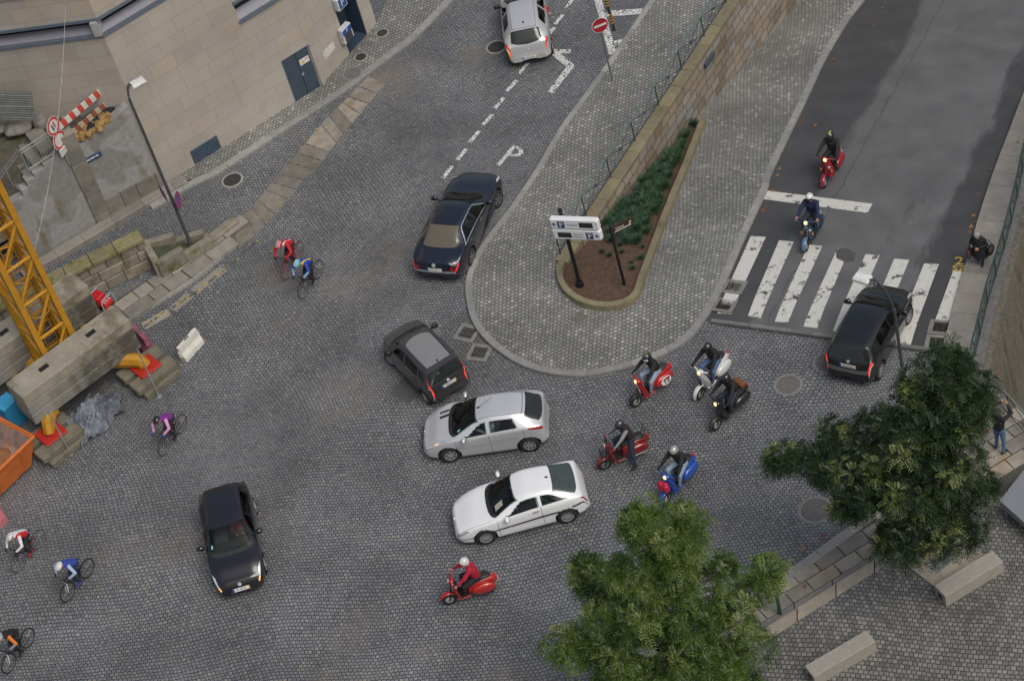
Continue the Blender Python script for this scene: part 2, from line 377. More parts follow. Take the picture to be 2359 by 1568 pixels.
def mossy_face():
    m, t, b = nodes('mossy_stone_face')
    tc = N(t, 'ShaderNodeTexCoord'); mp = N(t, 'ShaderNodeMapping'); t.links.new(tc.outputs['Object'], mp.inputs[0]); mp.inputs['Scale'].default_value = (2.2, 2.2, .45)
    n = N(t, 'ShaderNodeTexNoise', Scale=1.3, Detail=9.0, Roughness=.7); t.links.new(mp.outputs[0], n.inputs['Vector'])
    c = ramp(t, n.outputs[0], [(.28, (.04, .038, .028)), (.42, (.105, .092, .058)), (.52, (.14, .138, .12)), (.62, (.16, .10, .05)), (.75, (.08, .08, .042))])
    n2 = N(t, 'ShaderNodeTexNoise', Scale=9.0, Detail=8.0); t.links.new(tc.outputs['Object'], n2.inputs['Vector'])
    c = mixc(t, .8, c, ramp(t, n2.outputs[0], [(.3, (.6,)*3), (.7, (1.25,)*3)]), 'MULTIPLY')
    t.links.new(c, b.inputs['Base Color']); b.inputs['Roughness'].default_value = .85
    bp = N(t, 'ShaderNodeBump', Strength=.8, Distance=.06); t.links.new(n2.outputs[0], bp.inputs['Height']); t.links.new(bp.outputs[0], b.inputs['Normal'])
    return m
M_MOSSFACE = mossy_face()

# ------------------------------------------------------------ sheets and kerbs
def smooth_path(pts, step=.25):
    pts = [Vector(p) for p in pts]; out = []
    for i in range(len(pts)-1):
        p0, p1, p2, p3 = pts[max(0, i-1)], pts[i], pts[i+1], pts[min(len(pts)-1, i+2)]
        n = max(2, int((p2-p1).length/step))
        for k in range(n):
            u = k/n
            out.append(.5*((2*p1)+(p2-p0)*u+(2*p0-5*p1+4*p2-p3)*u*u+(3*p1-p0-3*p2+p3)*u**3))
    out.append(pts[-1]); return out
def offset_path(pts, d):
    out = []
    for i, p in enumerate(pts):
        t = (pts[min(i+1, len(pts)-1)]-pts[max(i-1, 0)]); t.z = 0
        if t.length < 1e-6: t = Vector((1, 0, 0))
        t.normalize(); out.append(Vector((p.x-t.y*d, p.y+t.x*d, p.z)))
    return out
def sheet(name, poly, m, h=None, dz=0.0, parent=None, kind='structure', cuts=True):
    bm = bmesh.new(); V_ = [bm.verts.new((p[0], p[1], 0)) for p in poly]
    for t in tessellate_polygon([[Vector((p[0], p[1], 0)) for p in poly]]):
        try: bm.faces.new([V_[i] for i in t])
        except ValueError: pass
    if h:
        for d in ([0, .3, .6, .9, 1.2, 1.6] if cuts else []):
            bmesh.ops.bisect_plane(bm, geom=bm.verts[:]+bm.edges[:]+bm.faces[:], plane_co=B0+RD*d, plane_no=RD)
    for v in bm.verts: v.co.z = (h(v.co.x, v.co.y) if h else 0)+dz
    bmesh.ops.recalc_face_normals(bm, faces=bm.faces)
    if sum(f.normal.z for f in bm.faces) < 0: bmesh.ops.reverse_faces(bm, faces=bm.faces[:])
    me = bpy.data.meshes.new(name); bm.to_mesh(me); bm.free(); me.materials.append(m)
    o = bpy.data.objects.new(name, me); COL.objects.link(o)
    if parent is not None: o.parent = parent
    if kind and parent is None: o['kind'] = kind
    return o
def kerb(name, path, width, z, height, m, seg=1.2, gap=.012, base=-.12):
    """row of kerb stones along a path (left side = pavement side when width > 0)"""
    ins = offset_path(path, width); mb = MB(); acc = 0; i0 = 0; L = seg*RND.uniform(.8, 1.2)
    for i in range(1, len(path)):
        acc += (path[i]-path[i-1]).length
        if acc >= L or i == len(path)-1:
            A = path[i0:i+1]; Bs = ins[i0:i+1]; jit = RND.uniform(-.004, .004)
            rings = []
            for k in range(len(A)):
                a, b = A[k].copy(), Bs[k].copy(); 
                if k == 0: dd = (A[1]-A[0]).normalized()*gap; a += dd; b += dd
                za, zb = z(a.x, a.y), z(b.x, b.y); q = a+(b-a)*.07
                rings.append([(a.x, a.y, za+base), (a.x, a.y, za+height-.025+jit), (q.x, q.y, z(q.x, q.y)+height+jit), (b.x, b.y, zb+height+jit), (b.x, b.y, zb+base)])
            mb.loft(rings); i0 = i; acc = 0; L = seg*RND.uniform(.8, 1.2)
    return mb.build(name, m)
flat = lambda x, y: 0.0

# stone wall with railing: line of the inner (right) top edge, measured at z = .15
WA, WB = G(1332, 562, .15), G(1701, 0, .15); WD = (WB-WA); WD.z = 0; WD.normalize(); WN = Vector((WD.y, -WD.x, 0))   # WN points right, down into the ramp
W0 = G(1303, 606, .15); W0 = WA+WD*((W0-WA).dot(WD)); WFAR = WA+WD*45; WTH = .42
def side(x, y): return (Vector((x, y, 0))-WA).dot(WN)
zisl = lambda x, y: hR(x, y) if side(x, y) > 0 else 0.0

# rail lines at the right
R1 = [(2385, 240), (2358, 362), (2343, 424), (2333, 479), (2320, 528), (2308, 572), (2280, 664), (2264, 714), (2242, 811), (2230, 856)]
R1w = [GR(*p, .12) for p in R1]; RC = R1w[-1]
r1d = (R1w[1]-R1w[-2]); r1d.z = 0; r1d.normalize()
R1FAR = R1w[0]+r1d*40
R2w = [G(2230, 856, .12), G(2279, 926, .12), G(2333, 971, .12)]; r2d = (R2w[2]-R2w[0]).normalized(); R2FAR = R2w[0]+r2d*60
def on_d0(P, D):
    return P+D*((B0-P).dot(RD)/D.dot(RD))
Wd0 = on_d0(WA, WD); I1 = on_d0(R1w[-2], r1d)

sheet('terrain', [(-700, -400), (900, -400), (900, 1200), (-700, 1200)], M_RUBBLE, dz=-9.3)
plaza = sheet('cobbled_plaza', [(-140, -60), (160, -60), R2FAR, RC, I1, Wd0, WFAR, (-140, 220)], M_SETT)
road = sheet('asphalt_road', [Wd0, I1+(0, 0, 0) if False else I1, R1FAR, WFAR], M_ASPH, h=hR)

# island pavement and kerb
ISL = [(1560, -85), (1501, 0), (1416, 125), (1354, 212), (1289, 301), (1236, 392), (1179, 477), (1152, 512), (1104, 577), (1079, 629), (1073, 679), (1087, 742), (1119, 788), (1179, 834), (1246, 861), (1329, 871),
       (1399, 862), (1476, 842), (1541, 814), (1589, 783), (1624, 740), (1646, 704), (1669, 660), (1711, 564), (1739, 502), (1768, 439), (1783, 392), (1868, 212), (1904, 135), (1955, 50), (1993, 0), (2050, -80)]
isl = [G(x, y) if i < 20 else GR(x, y) for i, (x, y) in enumerate(ISL)]
for p in isl: p.z = 0
islp = smooth_path(isl)
ins = offset_path(islp, .16)
kerb('island_kerb', islp, .23, zisl, .13, M_KERB).__setitem__('kind', 'structure')
im = min(range(len(islp)), key=lambda i: (islp[i]-G(1380, 868)).length)
wl0 = W0-WN*WTH*.5
sheet('island_pavement', [tuple(p) for p in ins[:im+1]]+[wl0, WFAR-WN*WTH*.5], M_CUBE, dz=.115)
sheet('ramp_pavement', [wl0]+[tuple(p) for p in ins[im:]]+[WFAR-WN*.05, W0-WN*.05], M_CUBE, h=lambda x, y: hR(x, y), dz=.117)

# border stones between setts and asphalt
mb = MB(); L = (I1-Wd0).length; u = (I1-Wd0).normalized(); s0 = (G(1640, 740)-Wd0).dot(u); s = s0
while s < (B1-Wd0).dot(u):
    q = s+RND.uniform(.5, .8); a, b = Wd0+u*(s+.006), Wd0+u*(q-.006)
    mb.slab([a-RD*.14+Vector((0, 0, .006)), b-RD*.14+Vector((0, 0, .006)), b+Vector((0, 0, .006)), a+Vector((0, 0, .006))], .1); s = q
mb.build('border_stones', mat('border_granite', (.15, .15, .148), .7, var=.2, scale=5, bump=.3, island=.2)).__setitem__('kind', 'structure')

# right-hand sidewalk: kerb and slabs on the ramp
RK = [(2400, 90), (2358, 217), (2325, 305), (2291, 393), (2258, 492), (2230, 590), (2188, 740), (2178, 784), (2168, 809)]
rk = [GR(*p, 0) for p in RK]; rk[0] = rk[1]+(rk[1]-rk[3])*3
for p in rk: p.z = 0
rkp = smooth_path(rk)
mb = MB(); r1line = lambda p: R1w[-2]+r1d*((p-R1w[-2]).dot(RD)/r1d.dot(RD))
kerb_pts = rkp[::-1]; acc = 0; i0 = 0
for i in range(1, len(kerb_pts)):
    acc += (kerb_pts[i]-kerb_pts[i-1]).length
    if acc > RND.uniform(.72, 1.0) or i == len(kerb_pts)-1:
        a, b = kerb_pts[i0], kerb_pts[i]; a = a+(b-a).normalized()*.012
        A2, B2 = r1line(a), r1line(b); q = [a, b, B2, A2]
        mb.slab([(p.x, p.y, hR(p.x, p.y)+.125) for p in q], .16); i0 = i; acc = 0
mb.build('ramp_sidewalk', M_SLAB).__setitem__('kind', 'structure')

# lower right pavement: kerb, slabs, strips, forecourt
LK = [(1250, 1640), (1330, 1590), (1416, 1539), (1600, 1440), (1768, 1348), (1918, 1243), (1948, 1221), (2040, 1150), (2110, 1075), (2158, 990), (2184, 900), (2182, 850), (2168, 809)]
lk = [G(*p) for p in LK]; lkp = smooth_path(lk)
kerb('pavement_kerb', lkp, -.34, flat, .125, M_KERB, seg=1.0).__setitem__('kind', 'structure')
def line(p, q, X): return (X, p[1]+(q[1]-p[1])*(X-p[0])/(q[0]-p[0]))
La, Lb, Lc = ((1768, 1433), (2018, 1281)), ((1768, 1452), (2018, 1296)), ((1768, 1484), (2068, 1293))
xe, xs = 2262, 1380
band = [(2262, 1134), (2358, 1176), (2500, 1238)]
e = offset_path(lkp, -.2)
sheet('flagstone_bed', [tuple(p) for p in e]+[RC, R2FAR, G(*band[2]), G(*band[0]), G(*line(*La, xe)), G(*line(*La, xs))], M_JOINT, dz=.09)
def flags(name, inside, O, ux, x0, x1, y0, y1, sizes, m, z, rows=(.55, .8), gap=.02, parent=None, kind='structure'):
    """irregular flagstones laid in rows, kept where their centre is inside"""
    uy = Vector((-ux.y, ux.x, 0)); mb = MB(); y = y0
    while y < y1:
        hgt = RND.uniform(*rows); x = x0+RND.uniform(0, .5)
        while x < x1:
            L = RND.uniform(*sizes); c = O+ux*(x+L/2)+uy*(y+hgt/2)
            if inside(c):
                j = lambda: RND.uniform(-.012, .012)
                mb.slab([O+ux*(x+gap+j())+uy*(y+gap+j())+Vector((0, 0, z)), O+ux*(x+L-gap+j())+uy*(y+gap+j())+Vector((0, 0, z+j()*.3)), O+ux*(x+L-gap+j())+uy*(y+hgt-gap+j())+Vector((0, 0, z)), O+ux*(x+gap+j())+uy*(y+hgt-gap+j())+Vector((0, 0, z))], .06)
            x += L
        y += hgt
    o = mb.build(name, m, parent)
    if kind and parent is None: o['kind'] = kind
    return o
def inpoly(poly):
    P = [(p[0], p[1]) for p in poly]
    def f(c):
        r = False; j = len(P)-1
        for i in range(len(P)):
            if (P[i][1] > c.y) != (P[j][1] > c.y) and c.x < (P[j][0]-P[i][0])*(c.y-P[i][1])/(P[j][1]-P[i][1])+P[i][0]: r = not r
            j = i
        return r
    return f
e2 = offset_path(lkp, -.28)
LAd = (G(*La[1])-G(*La[0])).normalized()
flags('pavement_flags', inpoly([tuple(p) for p in e2]+[RC, R2FAR, G(*band[2]), G(*band[0]), G(*line(*La, xe)), G(*line(*La, xs))]), G(*La[0]), LAd, -10, 22, .02, 12, (.42, 1.0), mat('warm_flag', (.255, .235, .205), .7, var=.2, scale=2.5, bump=.35, dirt=((.27, .19, .11), .9, .57), island=.38), .120, rows=(.36, .56))
def strip(name, l1, l2, xa, xb, z, m, seg=1.3):
    a1, b1, a2, b2 = G(*line(*l1, xa)), G(*line(*l1, xb)), G(*line(*l2, xa)), G(*line(*l2, xb)); n = int((b1-a1).length/seg); mb = MB()
    for i in range(n):
        f0, f1 = i/n+.0015, (i+1)/n-.0015
        mb.slab([p+Vector((0, 0, z)) for p in (a1.lerp(b1, f0), a1.lerp(b1, f1), a2.lerp(b2, f1), a2.lerp(b2, f0))], .12)
    o = mb.build(name, m); o['kind'] = 'structure'
strip('dark_step_strip', La, Lb, xs, xe, .13, mat('dark_granite', (.155, .15, .145), .7, var=.2, scale=4, bump=.3, island=.25))
strip('beige_step_strip', Lb, Lc, xs, 2275, .20, mat('beige_granite', (.285, .25, .205), .7, var=.15, scale=4, bump=.25, island=.15))
sheet('forecourt', [G(*line(*Lc, xs)), G(*line(*Lc, 2275)), G(*band[0]), G(*band[2]), (60, 30), (30, 10), (4, 10)], M_DARKSETT, dz=.185)
b0, b1 = G(*band[0]), G(*band[2]); bn = Vector((-(b1-b0).y, (b1-b0).x, 0)).normalized()*.35
mb = MB(); n = 6
for i in range(n):
    f0, f1 = i/n+.002, (i+1)/n-.002
    mb.slab([p+Vector((0, 0, .205)) for p in (b0.lerp(b1, f0)-bn, b0.lerp(b1, f1)-bn, b0.lerp(b1, f1), b0.lerp(b1, f0))], .12)
mb.build('beige_band', _mats['beige_granite']).__setitem__('kind', 'structure')

# building-side pavement, kerb, gutter flags, roadside flags
BK = [(352, 486), (440, 434), (500, 405), (589, 348), (700, 277), (802, 210), (852, 172), (914, 125), (954, 95), (1014, 35), (1047, 0), (1110, -75)]
bkp = smooth_path([G(*p) for p in BK])
kerb('building_kerb', bkp, .26, flat, .13, M_KERB, seg=1.5).__setitem__('kind', 'structure')
FB = [G(385, 428), G(741, 203), G(869, 60)]
sheet('building_pavement', [tuple(p) for p in offset_path(bkp, .13)[8:]]+[G(1150, -200), G(960, -160)]+FB[::-1], M_CUBE, dz=.117)
ER = [(939, 127), (887, 194), (849, 239), (809, 285), (774, 330), (757, 350), (729, 392), (699, 414), (662, 458), (633, 494), (588, 542), (547, 571), (515, 594)]
EL = [(849, 175), (802, 224), (777, 250), (739, 287), (702, 332), (664, 375), (641, 403), (613, 439), (594, 461), (565, 492), (537, 512), (500, 545), (470, 570)]
mb = MB(); prs = []
for i in range(11):
    a0, a1, c0, c1 = G(*ER[i+1]), G(*ER[i+2]), G(*EL[i]), G(*EL[i+1]); k_ = 2 if (a1-a0).length+(c1-c0).length > 1.7 else 1
    prs += [([a0.lerp(a1, j/k_+.03), a0.lerp(a1, (j+1)/k_-.03)], [c0.lerp(c1, j/k_+.03), c0.lerp(c1, (j+1)/k_-.03)]) for j in range(k_)]
for a, b in prs:
    dz = Vector((0, 0, .006+RND.uniform(0, .006)))
    mb.slab([a[0]+dz, a[1]+dz, b[1]+dz, b[0]+dz], .1)
mb.build('gutter_flags', mat('gutter_flag', (.225, .205, .175), .7, var=.25, scale=2.5, bump=.4, dirt=((.17, .135, .09), .9, .56), island=.42)).__setitem__('kind', 'structure')
# raised flagstone walk in front of the low parapet
WO = [(600, 535), (547, 571), (515, 594), (495, 612), (450, 649), (400, 681), (352, 710), (318, 733), (230, 795), (120, 870)]
wop = smooth_path([G(*p) for p in WO], .2)
WI = [(540, 512), (470, 562), (435, 589), (355, 640), (282, 687), (200, 742), (60, 835)]
sheet('walk_bed', [tuple(p) for p in wop[6:]]+[G(*p) for p in WI[::-1]], M_JOINT, dz=.10)
ux = (G(352, 710)-G(515, 594)).normalized()
flags('roadside_flags', inpoly([tuple(p) for p in wop[4:]]+[G(*p) for p in WI[::-1]]), G(600, 535), ux, -1, 12, -3.2, 3.2, (.55, 1.2), M_FLAG, .135, rows=(.55, .8), gap=.022)
kerb('walk_kerb', wop[5:], -.14, flat, .12, M_KERB, seg=.9).__setitem__('kind', 'structure')
mbk = MB()
for (x0, y0), (x1, y1) in (((590, 547), (552, 580)), ((545, 590), (526, 605)), ((515, 614), (467, 652)), ((458, 660), (392, 703)), ((376, 711), (352, 730)), ((346, 733), (328, 747))):
    a, b = G(x0+4, y0+6), G(x1+4, y1+6); d = (b-a).normalized()*0; n_ = Vector((-(b-a).y, (b-a).x, 0)).normalized()*.05
    mbk.slab([p+Vector((0, 0, .008)) for p in (a-n_, b-n_, b+n_, a+n_)], .004)
mbk.build('yellow_kerb_line', worn_paint('worn_yellow', (.40, .29, .09), .47), plaza)
mbk = MB()
for (x0, y0), (x1, y1) in (((515, 618), (446, 672)), ((438, 678), (397, 713)), ((389, 718), (330, 752))):
    a, b = G(x0, y0), G(x1, y1); n_ = Vector((-(b-a).y, (b-a).x, 0)).normalized()*.2
    mbk.slab([p+Vector((0, 0, .004)) for p in (a-n_, b-n_, b+n_, a+n_)], .05)
mbk.build('road_edge_slabs', M_FLAG, plaza)

# ------------------------------------------------------------ markings
def mark(name, quads, m, right=False, z=.006, parent=None, h=None):
    mb = MB()
    for q in quads:
        mb.add([(GR(x, y) if right else G(x, y))+Vector((0, 0, z)) for x, y in q], [tuple(range(len(q)))])
    return mb.build(name, m, parent, fix=False)
def strip_px(a, b, wd):
    """a bar of real width wd between two ground points"""
    A, B = G(*a), G(*b); n = Vector((-(B-A).y, (B-A).x, 0)).normalized()*wd/2; z = Vector((0, 0, .007))
    return [A-n+z, B-n+z, B+n+z, A+n+z]
def bars(name, segs, m=None, parent=None):
    mb = MB()
    for i, (a, b, wd) in enumerate(segs): mb.add([p+Vector((0, 0, .003*i)) for p in strip_px(a, b, wd)], [(0, 1, 2, 3)])
    return mb.build(name, m or M_SETTPAINT, parent or plaza, fix=False)
for a, b in (((1020, 411), (1041, 383)), ((1053, 369), (1074, 343)), ((1081, 329), (1104, 302)), ((1111, 289), (1134, 265)), ((1139, 251), (1161, 225)), ((1167, 211), (1190, 186)), ((1194, 172), (1216, 146)), ((1262, 84), (1277, 64)), ((1278, 57), (1296, 35)), ((1304, 19), (1322, -6)), ((1332, -18), (1350, -45))):
    bars('lane_dash', [(a, b, .16)])
bars('turn_arrow', [((1272, 119), (1314, 119), .22), ((1274, 120), (1316, 155), .27), ((1316, 152), (1267, 214), .27)])
bars('bay_line', [((1374, -10), (1411, 125), .28)]); bars('bay_line', [((1395, 33), (1478, 27), .33)]); bars('bay_line', [((1411, 101), (1436, 95), .25)])
P0_, P1_ = G(1147, 381), G(1186, 336); pu = (P1_-P0_); pn = Vector((pu.y, -pu.x, 0)).normalized(); L = pu.length
mb = MB(); z7 = Vector((0, 0, .007)); w_ = .085
mb.add([P0_-pn*w_+z7, P1_-pn*w_+z7, P1_+pn*w_+z7, P0_+pn*w_+z7], [(0, 1, 2, 3)])
c0 = P1_-pu.normalized()*L*.25; arc = []
for k in range(13):
    a = math.pi/2-math.pi*k/12
    for r in (1, .62): arc.append(c0+pn*(.42*r*math.cos(a)*1.1+.05)+pu.normalized()*(L*.25*r*math.sin(a))+z7)
mb.add(arc, [(2*k, 2*k+1, 2*k+3, 2*k+2) for k in range(12)])
mb.build('letter_marking', M_SETTPAINT, plaza, fix=False)
Z = [[(1729, 544), (1764, 546), (1684, 724), (1652, 722)], [(1794, 554), (1828, 557), (1752, 733), (1722, 729)], [(1862, 564), (1894, 567), (1815, 743), (1784, 741)], [(1928, 574), (1955, 576), (1882, 756), (1850, 752)],
     [(1993, 586), (2026, 588), (1950, 767), (1918, 763)], [(2059, 596), (2094, 599), (2022, 781), (1988, 776)], [(2128, 607), (2162, 609), (2096, 798), (2058, 793)], [(2195, 624), (2219, 626), (2188, 739), (2154, 736)]]
for q in Z:
    s_ = MB(); a, b, c, d = [GR(*p) for p in q]
    n = 8
    P = [[a.lerp(d, i/n), b.lerp(c, i/n)] for i in range(n+1)]
    for r in P:
        for p in r: p.z = hR(p.x, p.y)+.008
    s_.grid(P); s_.build('zebra_stripe', M_ZEBRA, road, fix=False)
mark('stop_line', [[(1762, 439), (2009, 470), (1998, 491), (1756, 459)]], M_ZEBRA, True, .008, road)
def text_ground(body, px, size, yaw, m, parent, right=True, name='painted_number', sx=1):
    p = GR(*px) if right else G(*px); vs, fs = text_geo(body, size); c, s = math.cos(yaw), math.sin(yaw); mb = MB()
    W = []
    for v in vs:
        x, y = p.x+v[0]*sx*c-v[1]*s, p.y+v[0]*sx*s+v[1]*c; W.append((x, y, (hR(x, y) if right else 0)+.011))
    mb.add(W, fs); mb.build(name, m, parent, fix=False)
yv = math.atan2((G(2220, 600)-G(2200, 600)).y, (G(2220, 600)-G(2200, 600)).x)
text_ground('2', (2209, 602), .62, yv+.1, M_YELLOWP, road); text_ground('SZ', (2209, 619), .42, yv+.05, M_YELLOWP, road)
mark('asphalt_patch', [[(935, 861), (990, 829), (1040, 880), (940, 935), (902, 905), (895, 902)][:1]+[(1000, 850), (1010, 890), (937, 929), (898, 905)]], mat('patch_tarmac', (.075, .073, .072), .8, var=.25, scale=12, bump=.3), z=.005, parent=plaza)
mark('tarmac_patch', [[(1925, 576), (1950, 571), (1972, 585), (1966, 602), (1945, 604), (1926, 595)]], _mats['patch_tarmac'], True, .011, road)
mark('pavement_cover_plate', [[(1336, 723), (1354, 733), (1337, 752), (1316, 741)]], mat('dull_plate', (.13, .125, .105), .8), z=.122, parent=None)['kind'] = 'structure'
# ------------------------------------------------------------ stone building, upper left
Z3 = Vector((0, 0, 1))
def wallframe(A, B):
    x = (B-A); x.z = 0
    return frame(A, x, Z3.cross(x)), x.length
def cells(mb, L, H, holes, th=.5, z0=-.2, x0=0.0):
    holes = [(max(x0, a), min(L, b), max(z0, c), min(H, d)) for a, b, c, d in holes]
    xs = sorted({x0, L, *[h[0] for h in holes], *[h[1] for h in holes]}); zs = sorted({z0, H, *[h[2] for h in holes], *[h[3] for h in holes]})
    for i in range(len(xs)-1):
        j = 0
        while j < len(zs)-1:
            cx, cz = (xs[i]+xs[i+1])/2, (zs[j]+zs[j+1])/2
            if any(h[0] < cx < h[1] and h[2] < cz < h[3] for h in holes): j += 1; continue
            k = j+1
            while k < len(zs)-1 and not any(h[0] < cx < h[1] and h[2] < (zs[k]+zs[k+1])/2 < h[3] for h in holes): k += 1
            mb.box(((xs[i]+xs[i+1])/2, th/2, (zs[j]+zs[k])/2), (xs[i+1]-xs[i], th, zs[k]-zs[j])); j = k
def rect_px(A, B, pts):
    q = [onwall(A, B, *p) for p in pts]; s = [a for a, _ in q]; z = [b for _, b in q]
    return min(s), max(s), min(z), max(z)
bld = empty('stone_building', FB[0], 'beige stone clad building with ribbon windows and blue grey doors at the upper left', 'building', kind='thing')
HB = 13.0
M1, L1 = wallframe(FB[0], FB[1]); M2, L2 = wallframe(FB[1], FB[2])
_, za = onwall(FB[0], FB[1], 244, 77); _, zb = onwall(FB[0], FB[1], 365, 0); zl = (za+zb)/2
_, zc = onwall(FB[0], FB[1], 232, 47); zt = max(zl+.6, zc)
s2, z2 = onwall(FB[0], FB[1], 551, 50); s2b, z2b = onwall(FB[0], FB[1], 540, 18)
def band_window(M, x0, x1, z0, z1, name='ribbon_window'):
    W = MB(); W.box(((x0+x1)/2, .36, (z0+z1)/2), (x1-x0-.004, .04, z1-z0-.004)); o = W.build(name, mat('window_glass_dark', (.018, .02, .024), .12, var=.1), bld, M=M)
    s = MB(); d = (z1-z0)*.42
    s.prism([(0, 0), (.30, 0), (.30, d), (.0, .05)], x0+.003, x1-.003, T=Matrix([[0, 0, 1, 0], [1, 0, 0, .01], [0, 1, 0, z0+.003], [0, 0, 0, 1]])); s.build('window_sill', M_LAVENDER, o, M=M)
    s = MB(); s.box(((x0+x1)/2, -.015, z0-.05), (x1-x0+.06, .09, .10)); s.build('sill_edge', M_BLUEMETAL, o, M=M)
    s = MB(); s.box(((x0+x1)/2, -.005, z1+.05), (x1-x0+.06, .07, .12)); s.build('lintel', M_BLUEMETAL, o, M=M)
    return o
x1e = L1*.62
door = rect_px(FB[0], FB[1], [(648, 147), (708, 104), (742, 195), (684, 241)]); vent = rect_px(FB[0], FB[1], [(439, 355), (498, 311), (509, 339), (449, 378)])
W = MB(); cells(W, L1, HB, [(-.1, s2-1.4, zl, zt), (s2, L1+1, z2, z2+.75), (door[0], door[1], -.2, door[3])]); W.build('wall', M_FACADE, bld, M=M1)
band_window(M1, 0.0, s2-1.4, zl, zt); band_window(M1, s2, L1, z2, z2+.75)
dm = (door[0]+door[1])/2
for a, b in ((door[0]+.04, dm-.006), (dm+.006, door[1]-.04)):
    D = MB(); D.rbox(((a+b)/2, .07, (door[3]-.05)/2+.03), (b-a, .05, door[3]-.1), .012)
    d_ = D.build('door_leaf', M_DOOR, bld, M=M1)
D = MB()
for x in (door[0]+.02, door[1]-.02): D.box((x, .05, door[3]/2), (.04, .10, door[3]))
D.box((dm, .05, door[3]-.02), (door[1]-door[0]-.08, .10, .04)); D.build('door_frame', M_BLUEMETAL, bld, M=M1)
D = MB(); D.box((dm, .12, door[3]/2), (door[1]-door[0], .05, door[3])); D.build('door_backing', M_DARK, bld, M=M1)
D = MB(); D.box((dm+.05, .04, 1.0), (.09, .02, .14)); D.build('door_lock', mat('steel', (.45, .46, .47), .4, .6), bld, M=M1)
D = MB(); xw, zw = onwall(FB[0], FB[1], 702, 141); D.box((xw, .035, zw), (.42, .012, .26), 0)
D.add([(xw-.15, .0275, zw-.08), (xw+.02, .0275, zw-.08), (xw-.065, .0275, zw+.07)], [(0, 1, 2)], 1); D.box((xw+.11, .0275, zw+.05), (.1, .004, .04), 2)
D.build('warning_sign', [mat('sign_white', (.6, .6, .58), .5), mat('sign_yellow', (.6, .42, .03), .5), mat('sign_red', (.5, .04, .04), .5)], bld, M=M1)
D = MB(); D.rbox(((vent[0]+vent[1])/2, -.01, (vent[2]+vent[3])/2), (vent[1]-vent[0], .04, vent[3]-vent[2]), .008, 0)
zz = vent[2]+.06
while zz < vent[3]-.05: D.box(((vent[0]+vent[1])/2, -.035, zz), (vent[1]-vent[0]-.08, .012, .018), 0); zz += .045
D.build('vent_grille', mat('vent_metal', (.06, .09, .13), .5, .2), bld, M=M1)
# second stretch, with the recessed entrance
ja, _ = onwall(FB[1], FB[2], 807, 131); jb, _ = onwall(FB[1], FB[2], 847, 82); zd = max(2.6, onwall(FB[1], FB[2], 770, 14)[1])
W = MB(); cells(W, L2, HB, [(ja, jb, -.2, zd), (-1, .6, z2, z2+.75)], th=.9); W.build('wall', M_FACADE, bld, M=M2)
D = MB(); D.box(((ja+jb)/2, .80, zd/2), (jb-ja, .06, zd)); e_ = D.build('entrance_door', mat('entrance_blue', (.03, .042, .065), .4, var=.12, scale=2), bld, M=M2)
D = MB(); D.box((ja+.35, .745, 1.05), (.03, .05, .35)); D.build('door_handle', _mats['steel'], e_, M=M2)
D = MB(); D.box((jb-.012, .40, zd/2), (.02, .74, zd)); D.box(((ja+jb)/2, .38, .06), (jb-ja-.03, .72, .12)); D.build('entrance_reveal', mat('reveal_blue', (.035, .055, .09), .45, var=.15), bld, M=M2)
D = MB(); D.box(((ja+jb)/2, .42, zd-.06), (jb-ja, .7, .12)); D.build('entrance_soffit', M_BLUEMETAL, bld, M=M2)
D = MB(); q = [onwall(FB[1], FB[2], *p) for p in ((742, 121), (767, 95), (772, 110), (749, 140))]; D.add([(a, -.012, b) for a, b in q]+[(a, .0, b) for a, b in q], [(0, 1, 2, 3), (0, 4, 5, 1), (1, 5, 6, 2), (2, 6, 7, 3), (3, 7, 4, 0)])
D.build('wall_plaque', mat('plaque', (.55, .53, .5), .6), bld, M=M2)
# side return and the left-hand wing
tl = G(0, 110, zl); cn = FB[0]
ld = Vector((tl.x-cn.x, tl.y-cn.y, 0)); LL = 26.0; ld.normalize()
M3, _ = wallframe(cn+ld*LL, cn)
rec = Matrix.Translation((0, 0, 0))
W = MB(); cells(W, LL, HB, [(-1, LL+1, zl, zt)], th=.5); W.build('wall', M_FACADE, bld, M=M3); band_window(M3, 0, LL-.0, zl, zt)
D = MB(); D.box((LL-.14, .12, (zl+zt)/2), (.26, .5, zt-zl-.01)); D.build('corner_post', mat('post_white', (.36, .36, .36), .6), bld, M=M3)
xq, zq = onwall(cn+ld*LL, cn, 60, 8)
D = MB(); D.box((LL/2, -.03, zt+1.62), (LL, .08, .5)); D.build('metal_band', mat('band_grey', (.26, .25, .26), .6, var=.08), bld, M=M3)
M4, L4 = wallframe(FB[2], FB[2]+Vector((-3, 9, 0)))
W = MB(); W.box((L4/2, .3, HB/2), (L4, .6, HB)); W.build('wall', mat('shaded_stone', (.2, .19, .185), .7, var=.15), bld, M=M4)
RF = MB(); RF.slab([(cn+ld*LL)+Z3*(HB-.02), cn+Z3*(HB-.02), FB[1]+Z3*(HB-.02), FB[2]+Z3*(HB-.02), FB[2]+Vector((-9, 27, HB-.02)), cn+ld*LL+Vector((-4, 30, HB-.02))], .3); ro_ = RF.build('roof', mat('roof_felt', (.12, .12, .125), .85, var=.2, scale=1.5), bld); ro_.matrix_parent_inverse = bld.matrix_world.inverted()
